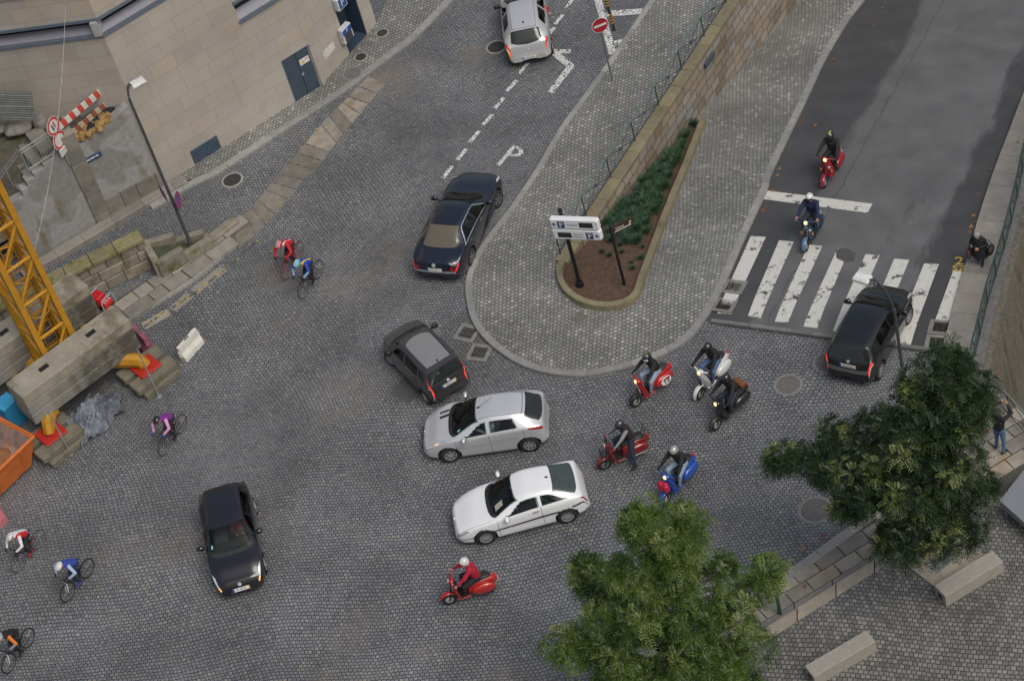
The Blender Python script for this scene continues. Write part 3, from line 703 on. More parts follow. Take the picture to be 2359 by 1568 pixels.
# payment machine on the corner
Pm = empty('payment_machine', M2 @ Matrix.Translation((0, 0, 0)), 'small white and blue payment machine fixed beside the building entrance', 'payment machine', kind='thing')
q = [onwall(FB[1], FB[2], *p) for p in ((769, 73), (781, 53), (793, 88), (781, 103))]
x0, x1 = min(a for a, _ in q)+.12, min(a for a, _ in q)+.72; zm0, zm1 = min(b for _, b in q)-.05, max(b for _, b in q)-.15
D = MB(); D.rbox(((x0+x1)/2, -.13, (zm0+zm1)/2), (x1-x0, .24, zm1-zm0), .03); D.build('cabinet', mat('cabinet_white', (.46, .49, .51), .45), Pm)
D = MB(); D.box(((x0+x1)/2, -.254, zm1-.17), (x1-x0-.06, .006, .22)); pn_ = D.build('header_panel', mat('sign_blue', (.02, .07, .26), .4), Pm)
D = MB(); vs, fs = text_geo('P', .2); D.add(vs, fs, 0, Matrix.Translation(((x0+x1)/2, -.26, zm1-.17)) @ Matrix.Rotation(math.pi/2, 4, 'X')); D.build('letter', _mats['sign_white'], pn_)
D = MB(); D.box(((x0+x1)/2, -.254, (zm0+zm1)/2-.12), (x1-x0-.16, .006, .38)); D.build('screen', mat('screen_dark', (.05, .05, .055), .25), Pm)
P2 = empty('parking_sign_box', M2, 'white box sign with a blue parking letter above the building entrance', 'sign', kind='thing')
xb, zb_ = onwall(FB[1], FB[2], 775, 3)
D = MB(); D.rbox((xb, -.14, zb_), (.55, .26, .55), .03); D.build('sign_case', _mats['cabinet_white'], P2)
D = MB(); D.box((xb, -.274, zb_), (.42, .006, .42)); D.build('sign_face', _mats['sign_blue'], P2)
D = MB(); vs, fs = text_geo('P', .4); D.add(vs, fs, 0, Matrix.Translation((xb, -.28, zb_)) @ Matrix.Rotation(math.pi/2, 4, 'X')); D.build('letter', _mats['sign_white'], P2)

# ------------------------------------------------------------ grey rendered wall, stairs and rubble behind it
GA, GB = G(379, 440), G(60, 616)
Mg, Lg = wallframe(GB, GA); gp = lambda X, Y: (lambda q: (q[0], max(.05, q[1])))(onwall(GB, GA, X, Y))
gw = empty('rendered_retaining_wall', GB, 'stained grey rendered wall with a granite pillar, stepping down beside the stairs', 'wall', kind='thing')
def wallpoly(name, pts, th, m, y0=0.0, par=gw, M=Mg):
    W = MB(); n = len(pts); W.add([(x, y0, z) for x, z in pts]+[(x, y0+th, z) for x, z in pts], [tuple(range(n)), tuple(range(2*n-1, n-1, -1))]+[(i, (i+1) % n, n+(i+1) % n, n+i) for i in range(n)])
    return W.build(name, m, par, M=M)
pb = onwall(GB, GA, 228, 521)[0]; pt0 = gp(178, 340)[0]
p0 = onwall(GB, GA, 226, 521)[0]; p1 = p0+.6
top = [gp(X, Y) for X, Y in ((42, 467), (52, 446), (63, 424), (79, 406), (102, 385), (128, 368), (153, 352))]
st = [(0.0, .05), (p0, .05), (p0, top[-1][1]+.1)]
for i in range(len(top)-1, -1, -1):
    x = min(top[i][0], p0-.05*(7-i)); st.append((x, st[-1][1])) if False else None
    st += [(x, top[i][1]+.1), (x, top[max(0, i-1)][1]+.1)]
st += [(0, st[-1][1])]
wallpoly('lower_panel', st, .4, M_RENDER)
zr = gp(255, 284)[1]; ztop = gp(300, 242)[1]
wallpoly('upper_panel', [(p1, .95), (Lg, .95), (Lg, ztop), (gp(287, 250)[0], ztop-.05), (gp(255, 284)[0], zr), (p1, gp(180, 336)[1])], .4, M_RENDER)
W = MB(); x = p1
while x < Lg-.05:
    q = min(Lg, x+RND.uniform(.6, 1.1)); W.rbox(((x+q)/2, .19, .475), (q-x-.012, .44, .94), .015); x = q
W.build('base_course', M_BLOCK, gw, M=Mg)
W = MB(); z = 0
while z < top[-1][1]+.2:
    q = z+RND.uniform(.5, .9); W.rbox(((p0+p1)/2, .17, (z+q)/2), (p1-p0-.004, .5, q-z-.012), .02); z = q
W.build('pillar', M_BLOCK, gw, M=Mg)
# kerb of long granite stones at its foot
W = [G(*p) for p in ((60, 646), (200, 565), (300, 505), (380, 458), (436, 428))]
kerb('wall_foot_kerb', smooth_path(W, .2), .45, flat, .24, M_SLAB, seg=1.1).__setitem__('kind', 'structure')
# rubble plateau
zp = zr-.15
back = cn+ld*LL
gx = (GA-GB).normalized(); gy = Vector((-gx.y, gx.x, 0))
Wp = MB(); nX, nY = 46, 22; Pg = []
Aq, Bq = GB+gy*.4-gx*14, GA+gy*.4
for j in range(nY+1):
    row = []
    for i in range(nX+1):
        a = Aq.lerp(Bq, i/nX); b = (back-ld*2).lerp(cn+gy*.3, i/nX); p = a.lerp(b, j/nY)
        s = (p-GB).dot(gx); fall = max(0, min(1, (p0+.3-s)/7.0)); edge = max(0, 1-(p-a).length/1.9)
        zz = zp-fall*(1.0+2.6*edge)+RND.uniform(-.06, .06)+.25*math.sin(i*1.7)*math.sin(j*2.1)*(.5 if j > 3 else .1)
        row.append((p.x, p.y, max(.1, zz)))
    Pg.append(row)
Wp.grid(Pg); Wp.build('rubble_ground', M_RUBBLE, smooth=60).__setitem__('kind', 'structure')
# stair treads beside the wall
stx = empty('stone_stairs', GB, 'narrow dark stone steps rising behind the grey rendered wall', 'stairs', kind='thing')
for i in range(9):
    W = MB(); xs_ = p0-.1-i*.42; W.rbox((xs_-.3, 1.25, zp-.1-i*.33), (.62, 1.5, .34), .02); W.build('step', M_BLOCK, stx, M=Mg)
def rock(M_, r, seed):
    rr = random.Random(seed); W = MB(); bm = bmesh.new(); bmesh.ops.create_icosphere(bm, subdivisions=3, radius=1)
    ph = [rr.uniform(0, 6) for _ in range(6)]
    for v in bm.verts:
        c = v.co; k = 1+.14*math.sin(3*c.x+ph[0])+.12*math.sin(4*c.y+ph[1])+.1*math.sin(5*c.z+ph[2])+.06*math.sin(9*c.x+7*c.y+ph[3])
        c *= k; c.x *= r*rr.uniform(.99, 1.01)*1.15; c.y *= r*.9; c.z *= r*.75
    W.add([tuple(v.co) for v in bm.verts], [[v.index for v in f.verts] for f in bm.faces]); bm.free(); return W
for k, (px, r, lab) in enumerate((((40, 293), .40, 'rounded granite boulder under the corrugated sheet'), ((92, 283), .30, 'dark jagged boulder beside the corrugated sheet'), ((97, 264), .24, 'smaller grey stone lodged behind the jagged boulder'), ((3, 297), .2, 'pale stone at the left edge by the rounded boulder'), ((120, 258), .2, 'brown stone under the striped barrier'), ((212, 300), .22, 'split slab of stone on the torn edge below the barrier'))):
    p = G(*px, zp+r*.4); tag(rock(None, r, k).build('boulder', M_ROCK, smooth=50, M=Matrix.Translation(p)), lab, 'boulder', 'boulders in the rubble')
Wr = MB()
for k in range(150):
    X, Y = RND.uniform(0, 270), RND.uniform(238, 310)
    if Y > 330-.35*X and X > 60 or Y < 280-.2*X-10: continue
    p = G(X, Y, zp+.08); r = RND.uniform(.05, .17)
    Wr.add(*(lambda w_: (w_.v, w_.f))(rock(None, r, k+50)), 0, Matrix.Translation(p) @ Matrix.Rotation(RND.uniform(0, 6), 4, 'Z'))
tag(Wr.build('rubble', M_ROCK, smooth=50), 'scattered broken stone and debris in the building plot', 'rubble', kind='stuff')
W = MB(); pl = [(195, 268), (240, 238), (272, 230), (262, 250), (232, 280), (200, 300)]
W.slab([G(x, y, zp+.22+.06*(i % 2)) for i, (x, y) in enumerate(pl)], .2); tag(W.build('dark_sheeting', mat('dark_plastic_sheet', (.015, .017, .028), .45, var=.3, bump=.5)), 'dark blue plastic sheeting under the striped barrier', 'sheeting', kind='thing')
W = MB(); eg = [onwall(GB, GA, X, Y)[0] for X, Y in ((150, 355), (260, 285))]; x = eg[0]+.6
for k in range(70): q = rock(None, RND.uniform(.08, .2), 300+k); x = RND.uniform(eg[0]+.5, eg[1]); W.add(q.v, q.f, 0, Matrix.Translation((x, RND.uniform(.05, .75), zr+.03-(eg[1]-x)*.05)) @ Matrix.Rotation(RND.uniform(0, 6), 4, 'Z'))
W.build('broken_edge', mat('ochre_rubble', (.26, .17, .06), .9, var=.3, bump=.6, island=.25), gw, M=Mg)
# corrugated sheet leaning on the wing
c0, c1 = G(-60, 276, zp+.9), G(78, 279, zp+.7); d0, d1 = G(-60, 209, zp+2.3), G(74, 213, zp+2.0)
Pg = []
for j in range(97):
    v = j/96; off = .03*math.sin(v*2*math.pi*13); row = []
    for i in range(9):
        p = c0.lerp(c1, i/8).lerp(d0.lerp(d1, i/8), v); row.append(p+Vector((0, -off, off)))
    Pg.append(row)
W = MB(); W.grid(Pg); W.grid([[p+Vector((0, .02, -.012)) for p in r] for r in Pg]); tag(W.build('corrugated_sheet', mat('galvanised', (.34, .36, .35), .5, .35, var=.12), smooth=80), 'pale corrugated metal sheet leaning against the building wing', 'metal sheet', kind='thing')
# striped works barrier
M_RED, M_WH = mat('barrier_red', (.47, .06, .04), .6, var=.15), mat('barrier_white', (.55, .54, .49), .6, var=.15)
br_ = empty('striped_barrier', G(258, 254, zp), 'red and white striped works barrier above the grey wall', 'barrier', kind='thing')
pA, pB = G(258, 254, zp), G(156, 341, zp); hA = upat(pA, 231, 200)-zp
def striped(a, b, wd, n, dull):
    W = MB(); d = (b-a)/n; nn = Vector((-d.y, d.x, 0)).normalized()*.03
    for i in range(n):
        p, q = a+d*i, a+d*(i+1); sk = d*.25; u_ = Vector((0, 0, wd))
        vs = [p+sk*0-nn, q-nn, q+u_+sk-nn, p+u_+sk-nn, p+nn, q+nn, q+u_+sk+nn, p+u_+sk+nn]
        W.add(vs, [(0, 1, 2, 3), (7, 6, 5, 4), (0, 4, 5, 1), (1, 5, 6, 2), (2, 6, 7, 3), (3, 7, 4, 0)], i % 2)
    return W
striped(pA+Z3*(hA-.3), pB+Z3*(hA-.3), .28, 11, 0).build('upper_board', [M_WH, M_RED], br_).matrix_parent_inverse = br_.matrix_world.inverted()
striped(pA+Z3*(hA-.85), pB+Z3*(hA-.85), .22, 11, 1).build('lower_board', [mat('dirty_white', (.40, .33, .22), .8), mat('rust_red', (.22, .08, .05), .8)], br_).matrix_parent_inverse = br_.matrix_world.inverted()
for P in (pA, pB):
    W = MB(); W.tube([P-Z3*.2, P+Z3*hA], .035); W.box((P+Z3*.02), (.5, .08, .05)); W.build('post', M_RED, br_).matrix_parent_inverse = br_.matrix_world.inverted()
def child(mb, name, m, par, **k):
    o = mb.build(name, m, par, **k); o.matrix_parent_inverse = par.matrix_world.inverted(); return o
# steel barrier panel and stair railing
M_GALV = mat('galvanised_tube', (.36, .37, .37), .45, .5, var=.1)
fa, fb = G(68, 396, zp-.1), G(133, 355, zp-.05)
fe = empty('crowd_barrier', fa, 'galvanised crowd control barrier behind the round road signs', 'barrier', kind='thing'); W = MB(); h = 1.0
W.tube([fa, fa+Z3*h], .025); W.tube([fb, fb+Z3*h], .025); W.tube([fa+Z3*h, fb+Z3*h], .025); W.tube([fa+Z3*.12, fb+Z3*.12], .025); W.tube([fa+Z3*(h-.14), fb+Z3*(h-.14)], .02)
child(W, 'frame', M_GALV, fe)
for i in range(1, 11):
    p = fa.lerp(fb, i/11); W = MB(); W.tube([p+Z3*.12, p+Z3*(h-.14)], .012, 6); child(W, 'bar', M_GALV, fe)
ra, rb = G(62, 392, zp-.1), G(-20, 506, zp-2.2); re_ = empty('stair_railing', ra, 'grey lattice handrail descending beside the dark stairs', 'railing', kind='thing')
for hh in (.95, .78):
    W = MB(); W.tube([ra+Z3*hh, rb+Z3*hh], .025); child(W, 'rail', M_GALV, re_)
W = MB()
for i in range(26): a = ra.lerp(rb, i/26)+Z3*(.95 if i % 2 else .78); b = ra.lerp(rb, (i+1)/26)+Z3*(.78 if i % 2 else .95); W.tube([a, b], .01, 5)
child(W, 'lattice', M_GALV, re_)
for f in (0, .35, .7, 1): W = MB(); W.tube([ra.lerp(rb, f), ra.lerp(rb, f)+Z3*.95], .025); child(W, 'post', M_GALV, re_)
# round signs on their pole
ps = Mg @ Vector((gp(148, 354)[0], -.06, top[-1][1]-.5)); sg = empty('road_sign_post', ps, 'two round red rimmed signs and a small plate on one pole above the grey wall', 'road sign', kind='thing')
W = MB(); W.tube([ps, ps+Z3*(upat(ps, 118, 288)-ps.z+.3)], .035); child(W, 'pole', M_GALV, sg)
M_SW, M_SR = mat('sign_white', (.6, .6, .58), .5), mat('sign_red', (.48, .03, .035), .45)
def disc_sign(c, r, yaw, extra=None):
    n = Vector((math.sin(yaw), -math.cos(yaw), 0)); x = Vector((-n.y, n.x, 0)); T = frame(c, x, Z3)
    W = MB(); W.lathe([(0, -.012), (r, -.012), (r, .0), (0, .0)], n=32); W.lathe([(r*.70, .002), (r*.94, .002)], n=32, mi=1)
    W.lathe([(r*.945, .0015), (r, .0015)], n=32, mi=0)
    if extra: extra(W, r)
    W.v = [tuple(T @ Vector(v)) for v in W.v]; return W
def bars2(W, r):
    for x, mi in ((-.1, 2), (.1, 1)): W.box((x*r*1.6, x*r, .004), (r*.16, r*.75, .004), mi, rz=.15)
hz = upat(ps, 120, 290); hz2 = upat(ps, 134, 322)
child(disc_sign(ps+Z3*(hz-ps.z)+Vector((.05, -.05, 0)), .36, .95, bars2), 'no_overtaking_disc', [M_SW, M_SR, mat('sign_black', (.02, .02, .02), .5)], sg)
child(disc_sign(ps+Z3*(hz2-ps.z)+Vector((.05, -.05, 0)), .36, .95), 'closed_road_disc', [M_SW, M_SR], sg)
T = frame(ps+Z3*(upat(ps, 144, 345)-ps.z)+Vector((.05, -.05, 0)), (math.cos(.95), math.sin(.95), 0), Z3); W = MB(); W.rbox((0, 0, 0), (.5, .3, .03), .03); W.box((0, .05, .017), (.36, .03, .002), 1); W.box((0, -.05, .017), (.3, .03, .002), 1); W.v = [tuple(T @ Vector(v)) for v in W.v]; child(W, 'plate', [M_SW, mat('faded_print', (.3, .33, .4), .6)], sg)
xs_, zs_ = onwall(GB, GA, 211, 363)
W = MB(); T = Mg @ Matrix.Translation((xs_, -.03, zs_)) @ Matrix.Rotation(math.pi/2, 4, 'X'); W.rbox((0, 0, 0), (.75, .24, .04), .01, 0, T)
nm = W.build('street_name_plate', mat('plate_blue', (.03, .06, .13), .45), kind_ if False else None); tag(nm, 'small dark blue street name plate on the grey rendered wall', 'street sign', kind='thing')
W = MB()
for k, (a, b) in enumerate(((-.16, .12), (.02, .2), (.2, .1))): W.box((a, .0, .0215), (b, .06, .003), 0, T)
W.build('lettering', M_SW, nm)

# ------------------------------------------------------------ low parapet with coping and triangular planter
ca = [G(170, 628, 1.36), G(330, 549, 1.36)]; pd = (ca[1]-ca[0]); pd.z = 0; Lp = pd.length; pd.normalize()
Mp = frame(Vector((ca[0].x, ca[0].y, 0))-pd*3.5, pd, Z3.cross(pd)); Lp += 3.5
pp = empty('granite_parapet', Mp, 'low mossy granite parapet with coping beside the flagstone walk', 'wall', kind='thing')
W = MB(); 
for c_, (z0, z1) in enumerate(((0, .45), (.45, .85), (.85, 1.24))):
    x = RND.uniform(-.4, 0)
    while x < Lp:
        q = x+RND.uniform(.5, 1.0); a, b = max(0, x), min(Lp, q); off = (2-c_)*.05
        if b-a > .1: W.rbox(((a+b)/2, .22-off/2, (z0+z1)/2), (b-a-.012, .40+off, z1-z0-.01), .03)
        x = q
W.build('masonry', M_MOSSBLOCK, pp)
W = MB(); x = 0
while x < Lp-.1: q = min(Lp, x+RND.uniform(.9, 1.3)); W.rbox(((x+q)/2, .22, 1.34), (q-x-.015, .60, .2), .04); x = q
W.build('coping', mat('green_coping', (.21, .19, .10), .85, var=.2, scale=3, bump=.5, dirt=((.12, .125, .03), 1.8, .5), island=.15), pp)
tri = [G(330, 552, .95), G(470, 537, .42), G(484, 553, .42), G(356, 598, .95)]
pl = empty('triangular_planter', tri[0], 'empty triangular stone planter at the end of the mossy parapet', 'planter', kind='thing')
W = MB()
for i in range(4):
    a, b = tri[i], tri[(i+1) % 4]; d = (b-a); L = d.length; n_ = max(1, int(L/.8))
    for k in range(n_): p, q = a.lerp(b, k/n_), a.lerp(b, (k+1)/n_); c = (p+q)/2; W.rbox((c.x, c.y, c.z/2), ((q-p).length-.012, .26, c.z), .03, rz=math.atan2(d.y, d.x))
child(W, 'stone_edge', M_MOSSBLOCK, pl)
W = MB(); W.slab([p-Z3*.28 for p in tri], .12); child(W, 'soil', mat('mossy_soil', (.06, .065, .035), .95, var=.4, scale=4, bump=.8), pl)
e0, e1 = G(468, 560, .25), G(545, 508, .12)
W = MB(); W.rbox(((e0+e1)/2-Z3*.1), ((e1-e0).length, .42, .4), .06, rz=math.atan2((e1-e0).y, (e1-e0).x)); child(W, 'end_block', M_MOSSBLOCK, pl)

# ------------------------------------------------------------ middle wall, planter, railing
Mw = frame(Vector((W0.x, W0.y, 0)), WD, Z3.cross(WD)); LW = 24.0
mw = empty('ramp_retaining_wall', Mw, 'long warm ashlar wall between the upper pavement and the sunken ramp', 'wall', kind='thing')
W = MB(); n = 14; r_ = []
for i in range(n+1):
    x = LW*i/n; p = Mw @ Vector((x, 0, 0)); zb = hR(p.x, p.y)-.35
    r_.append([(x, 0, zb), (x, WTH, zb), (x, WTH, .04), (x, 0, .04)])
W.loft(r_); W.build('masonry', M_WALLST, mw)
W = MB(); x = 0
while x < LW-.2: q = min(LW, x+RND.uniform(.9, 1.5)); W.rbox(((x+q)/2, WTH/2-.01, .12), (q-x-.01, WTH+.06, .17), .025); x = q
W.build('coping', M_COPE, mw)
def railing(name, pts, hgt, label, panel=1.75, m=None, every=None):
    """posts, handrail, bottom rail, and a cross with a boss in every bay"""
    m = m or mat('rail_green', (.035, .065, .06), .5, .2, var=.15)
    e = empty(name, pts[0], label, 'railing', kind='thing'); dist = [0]
    for i in range(1, len(pts)): dist.append(dist[-1]+(pts[i]-pts[i-1]).length)
    def at(s):
        for i in range(1, len(pts)):
            if s <= dist[i] or i == len(pts)-1: return pts[i-1].lerp(pts[i], (s-dist[i-1])/max(1e-6, dist[i]-dist[i-1]))
    n = max(1, round(dist[-1]/panel)); P = [at(dist[-1]*i/n) for i in range(n+1)]
    W = MB(); W.tube([p+Z3*hgt for p in P], .032, 8); child(W, 'handrail', m if every is None else every, e)
    W = MB(); W.tube([p+Z3*.1 for p in P], .018, 6); child(W, 'bottom_rail', m, e)
    for p in P: W = MB(); W.tube([p-Z3*.05, p+Z3*hgt], .026, 6); child(W, 'post', m, e)
    for a, b in zip(P, P[1:]):
        W = MB(); W.tube([a+Z3*.1, b+Z3*(hgt-.03)], .013, 5); W.tube([b+Z3*.1, a+Z3*(hgt-.03)], .013, 5); c = (a+b)/2+Z3*(hgt+.07)/2; W.ell(c, (.06, .06, .06), nu=10, nv=8); child(W, 'cross_bar', m, e)
    return e
railing('ramp_railing', [W0-WN*(WTH-.07)+WD*.3+Z3*.05, W0-WN*(WTH-.07)+WD*23.5+Z3*.05], .92, 'thin dark green railing along the coping of the ashlar wall', 1.92, every=mat('handrail_pale', (.13, .2, .19), .4, .3))
p = G(1617, 137, -.35); s_ = (p-W0).dot(WD); W = MB(); W.rbox((s_, -.06, -.33), (.75, .12, .2), .02, 0, Mw); o = W.build('wall_plate', mat('plate_grey', (.05, .06, .075), .5), M=Matrix.Identity(4)); tag(o, 'dark blue grey street plate fixed under the ashlar wall coping', 'sign', kind='thing')
RING = [(1299, 606), (1285, 632), (1289, 662), (1309, 692), (1349, 715), (1396, 723), (1444, 715), (1474, 692), (1487, 655), (1504, 610), (1529, 542), (1560, 462), (1589, 392), (1629, 287)]
ring = smooth_path([GR(*p) for p in RING], .25)
for p in ring: p.z = 0
pe = empty('planter_bed', ring[0], 'stone edged planting bed at the foot of the ashlar wall', 'planter', kind='thing')
k_ = kerb('stone_edge', ring, .20, lambda x, y: hR(x, y)+.1, .27, M_COPE, seg=1.6, gap=.006); k_.parent = pe; k_.matrix_parent_inverse = pe.matrix_world.inverted()
soil = offset_path(ring, .16); wr = [W0+WD*.1, Mw @ Vector((LW*.55, -.01, 0))]
s_end = (soil[-1]-W0).dot(WD)
so_ = sheet('soil', [tuple(p) for p in soil]+[tuple(W0+WD*(s_end*f)) for f in (.99, .8, .6, .4, .2, .03)], M_EARTH, h=lambda x, y: hR(x, y), dz=.20, parent=pe); so_.matrix_parent_inverse = pe.matrix_world.inverted()
SOILP = inpoly([tuple(p) for p in offset_path(ring, .5)]+[tuple(W0+WD*s_end-WN*-.15), tuple(W0+WN*.15)])
def tuft(seed):
    rr = random.Random(seed); W = MB()
    for k in range(130):
        a = rr.uniform(0, 2*math.pi); L = rr.uniform(.16, .30); lean = rr.uniform(.1, 1.25); w_ = .007; d = Vector((math.cos(a), math.sin(a), 0)); sd_ = Vector((-d.y, d.x, 0))*w_; r0 = d*rr.uniform(0, .07); pr = None
        p = [r0+d*(L*math.sin(lean*t)*.9*t)+Z3*(L*(t-.35*t*t*lean)) for t in (0, .5, 1)]
        W.add([p[0]-sd_, p[0]+sd_, p[1]+sd_, p[1]-sd_, p[2]], [(0, 1, 2, 3), (3, 2, 4)])
    return W
M_TUFT = mat('tuft_blades', (.034, .085, .036), .6, var=.4, scale=3, island=.3); M_TUFT2 = mat('tuft_blades_blue', (.032, .075, .046), .6, var=.4, scale=3, island=.3)
protos = [tuft(k) for k in range(3)]; pm = []
TG = 'grass tufts in the planting bed'; placed = []; tries = 0
lone = [(1476, 596), (1455, 606), (1481, 570), (1500, 572), (1428, 566), (1432, 582), (1457, 620), (1386, 582), (1404, 590), (1400, 548), (1470, 548)]
cand = [GR(*p, .2) for p in lone]
while len(cand) < 84 and tries < 6000:
    tries += 1; X, Y = RND.uniform(1400, 1640), RND.uniform(290, 560)
    p = GR(X, Y, .2)
    if SOILP(p) and all((p-q).length > .27 for q in cand): cand.append(p)
for i, p in enumerate(cand):
    k = i % 3
    if k >= len(pm): o = protos[k].build('grass_tuft', [M_TUFT, M_TUFT2, M_TUFT][k], fix=False); pm.append(o)
    else: o = pm[k].copy(); COL.objects.link(o)
    sc_ = RND.uniform(.55, .8) if i < len(lone) else RND.uniform(1.25, 1.75)
    o.matrix_world = Matrix.Translation(p) @ Matrix.Rotation(RND.uniform(0, 6), 4, 'Z') @ Matrix.Diagonal((sc_, sc_, sc_*.95, 1))
    tag(o, 'small sparse grass tuft on bare soil at the open end of the bed' if i < len(lone) else 'spiky dark green grass tuft packed among others in the stone edged bed', 'grass tuft', TG)

# ------------------------------------------------------------ mossy wall and railings at the right
mr = empty('mossy_retaining_wall', RC, 'tall mossy stained stone wall dropping from the right hand pavement', 'wall', kind='thing')
W = MB(); L = 40; r_ = []
rn = Vector((r1d.y, -r1d.x, 0))
for i in range(21):
    p = RC+r1d*(L*i/20); zt_ = hR(p.x, p.y)+.06; a = p+rn*.05; b = p+rn*.62
    r_.append([(a.x, a.y, -9.3), (a.x, a.y, zt_), (b.x, b.y, zt_), (b.x+.25*rn.x*4, b.y+.25*rn.y*4, -9.3)])
W.loft(r_); child(W, 'face', M_MOSSFACE, mr, smooth=30)
r_ = []
for i in range(21):
    p = RC+r1d*(L*i/20); zt_ = hR(p.x, p.y); a = p+rn*.03; b = p+rn*.42
    r_.append([(a.x, a.y, zt_+.05), (a.x, a.y, zt_+.2), (b.x, b.y, zt_+.2), (b.x, b.y, zt_+.05)])
W = MB(); W.loft(r_); child(W, 'coping', mat('dark_coping', (.13, .128, .12), .8, var=.25, bump=.4), mr)
W = MB(); r2n = Vector((-r2d.y, r2d.x, 0)); r_ = []
for i in range(2):
    p = RC+r2d*(60*i); r_.append([(p.x, p.y, -9.3), (p.x, p.y, .1), ((p+r2n*.3).x, (p+r2n*.3).y, .1), ((p+r2n*.3).x, (p+r2n*.3).y, -9.3)])
W.loft(r_); child(W, 'return_wall', M_MOSSFACE, mr)
railing('sidewalk_railing', [p+rn*.1+Z3*.05 for p in (R1w[::-1]+[R1FAR])[:-1]], .85, 'dark railing along the sloping sidewalk above the mossy wall', 1.55)
for o_ in [o for o in COL.objects if o.name == 'sidewalk_railing']: pass
rl2 = [R2w[0]+Z3*.02, R2w[0]+r2d*9+Z3*.02]
railing('viewpoint_railing', rl2, 1.0, 'dark railing with a flat grey top rail where the photographer stands', 2.4, every=mat('rail_grey', (.16, .165, .16), .6))
for k, (X, Y, nm_) in enumerate(((2330, 640, 'wall_hook'), (2278, 801, 'wall_bracket'))):
    pass

# ------------------------------------------------------------ covers, drains, leaves
def manhole(px, r, m, m2, label, z=0.0, right=False):
    p = GR(*px) if right else G(*px, z); W = MB(); W.lathe([(r*1.02, .0), (r*1.02, .012), (r*1.25, .010), (r*1.27, 0)], n=40)
    o = W.build('manhole_cover', m2, M=Matrix.Translation(p+Z3*.001)); W = MB(); W.lathe([(0, .009), (r, .009)], n=40)
    for q in (.3, .6, .88): W.lathe([(r*q, .009), (r*q, .016), (r*(q+.05), .016), (r*(q+.05), .009)], n=40)
    for k in range(12): a = k*math.pi/6; W.box((r*.74*math.cos(a), r*.74*math.sin(a), .012), (r*.2, .02, .007), rz=a)
    W.build('lid', m, o); tag(o, label, 'manhole cover', 'manhole covers', 'thing')
for px, r, m, z, lab in (((535, 415), .33, M_IRON, 0, 'rusty dark manhole cover in the side street by the building corner'), ((880, 77), .21, M_IRON, .118, 'small dark manhole cover nearest the building entrance corner'), ((831, 132), .21, M_IRON, .118, 'small dark manhole cover below the entrance door'),
    ((812, 170), .32, M_IRONC, .118, 'pale stone manhole cover beside the broken kerb'), ((1143, 109), .32, M_IRON, 0, 'dark manhole cover left of the silver car at the top'), ((1815, 886), .36, M_IRONC, 0, 'grey manhole cover right of the brown scooter'),
    ((1906, 834), .38, M_IRONC, 0, 'manhole cover partly under the black hatchback'), ((1878, 1174), .42, M_IRONC, 0, 'wide grey manhole cover at the left edge of the right tree')):
    manhole(px, r, m, mat('cover_ring', (.19, .185, .175), .8, bump=.4) if m is M_IRONC else M_KERB, lab, z)
def drain(px, yaw, label, right=False):
    p = GR(*px) if right else G(*px); M_ = Matrix.Translation(p+Z3*.004) @ Matrix.Rotation(yaw, 4, 'Z')
    if right: M_ = Matrix.Translation(p+Z3*.012) @ Matrix.Rotation(-math.atan(SLOPE)*(1 if hR(p.x, p.y) < -.02 else 0), 4, BD) @ Matrix.Rotation(yaw, 4, 'Z')
    W = MB()
    for c, s in (((0, .30, .0), (.74, .14, .03)), ((0, -.30, 0), (.74, .14, .03)), ((.31, 0, 0), (.12, .46, .03)), ((-.31, 0, 0), (.12, .46, .03))): W.box(c, s)
    o = W.build('drain', mat('drain_concrete', (.19, .185, .17), .8, var=.2, bump=.3), M=M_); tag(o, label, 'drain', 'road drains', 'thing')
    W = MB(); W.box((0, 0, -.008), (.5, .46, .006)); W.build('gully', M_DARK, o)
    W = MB()
    for i in range(9): W.box((-.2+i*.05, 0, .006), (.02, .45, .014))
    for y in (-.1, .1): W.box((0, y, .004), (.48, .03, .012))
    W.build('grate', M_IRON, o)
yr = math.atan2(RD.y, RD.x)
drain((1076, 767), math.radians(-38), 'road drain by the island kerb, nearer the black saloon'); drain((1104, 812), math.radians(-32), 'road drain by the island kerb, behind the grey hatchback')
drain((1690, 661), yr, 'road drain at the left end of the zebra crossing, upper of two', True); drain((1668, 703), yr, 'road drain at the left end of the zebra crossing, lower of two', True)
drain((2166, 754), yr+.1, 'road drain at the right end of the zebra crossing, upper of two', True); drain((2157, 792), yr+.1, 'road drain at the right end of the zebra crossing, next to the tree', True)
W = MB(); n = 10
for k in range(n):
    a0, r0 = 2*math.pi*k/n, (.075 if k % 2 == 0 else .035); W.v.append((r0*math.cos(a0), r0*math.sin(a0), .012 if k % 2 == 0 else .004))
W.v.append((0, 0, .012)); W.f = [(k, (k+1) % n, n) for k in range(n)]; W.m = [0]*n
LF = [mat('leaf_rust', (.19, .06, .025), .7, var=.3), mat('leaf_ochre', (.27, .13, .04), .7, var=.3)]; lp = [W.build('fallen_leaf', m, fix=False) for m in LF]; used = [0, 0]
LV = [(2032, 20), (2016, 46), (2009, 58), (1991, 57), (1967, 65), (1965, 95), (1929, 116), (1918, 138), (1916, 158), (1918, 170), (1952, 156), (1882, 252), (1842, 272), (1845, 282), (1878, 290), (1806, 338), (1818, 352), (1790, 405), (1795, 390), (1780, 441), (1768, 436), (1755, 490), (1758, 486), (1764, 479), (1732, 575), (2242, 498), (2252, 507), (2246, 512), (2233, 535), (2236, 523), (2282, 396), (2255, 450), (1848, 402), (2345, 335), (1140, 775), (1148, 790), (1133, 1053 - 270), (1848, 1271), (1858, 1263), (1898, 1240), (1855, 1357), (2240, 1010), (2278, 1000), (2262, 985), (1157, 800)]
RED = 'fallen leaves on the road and pavement'
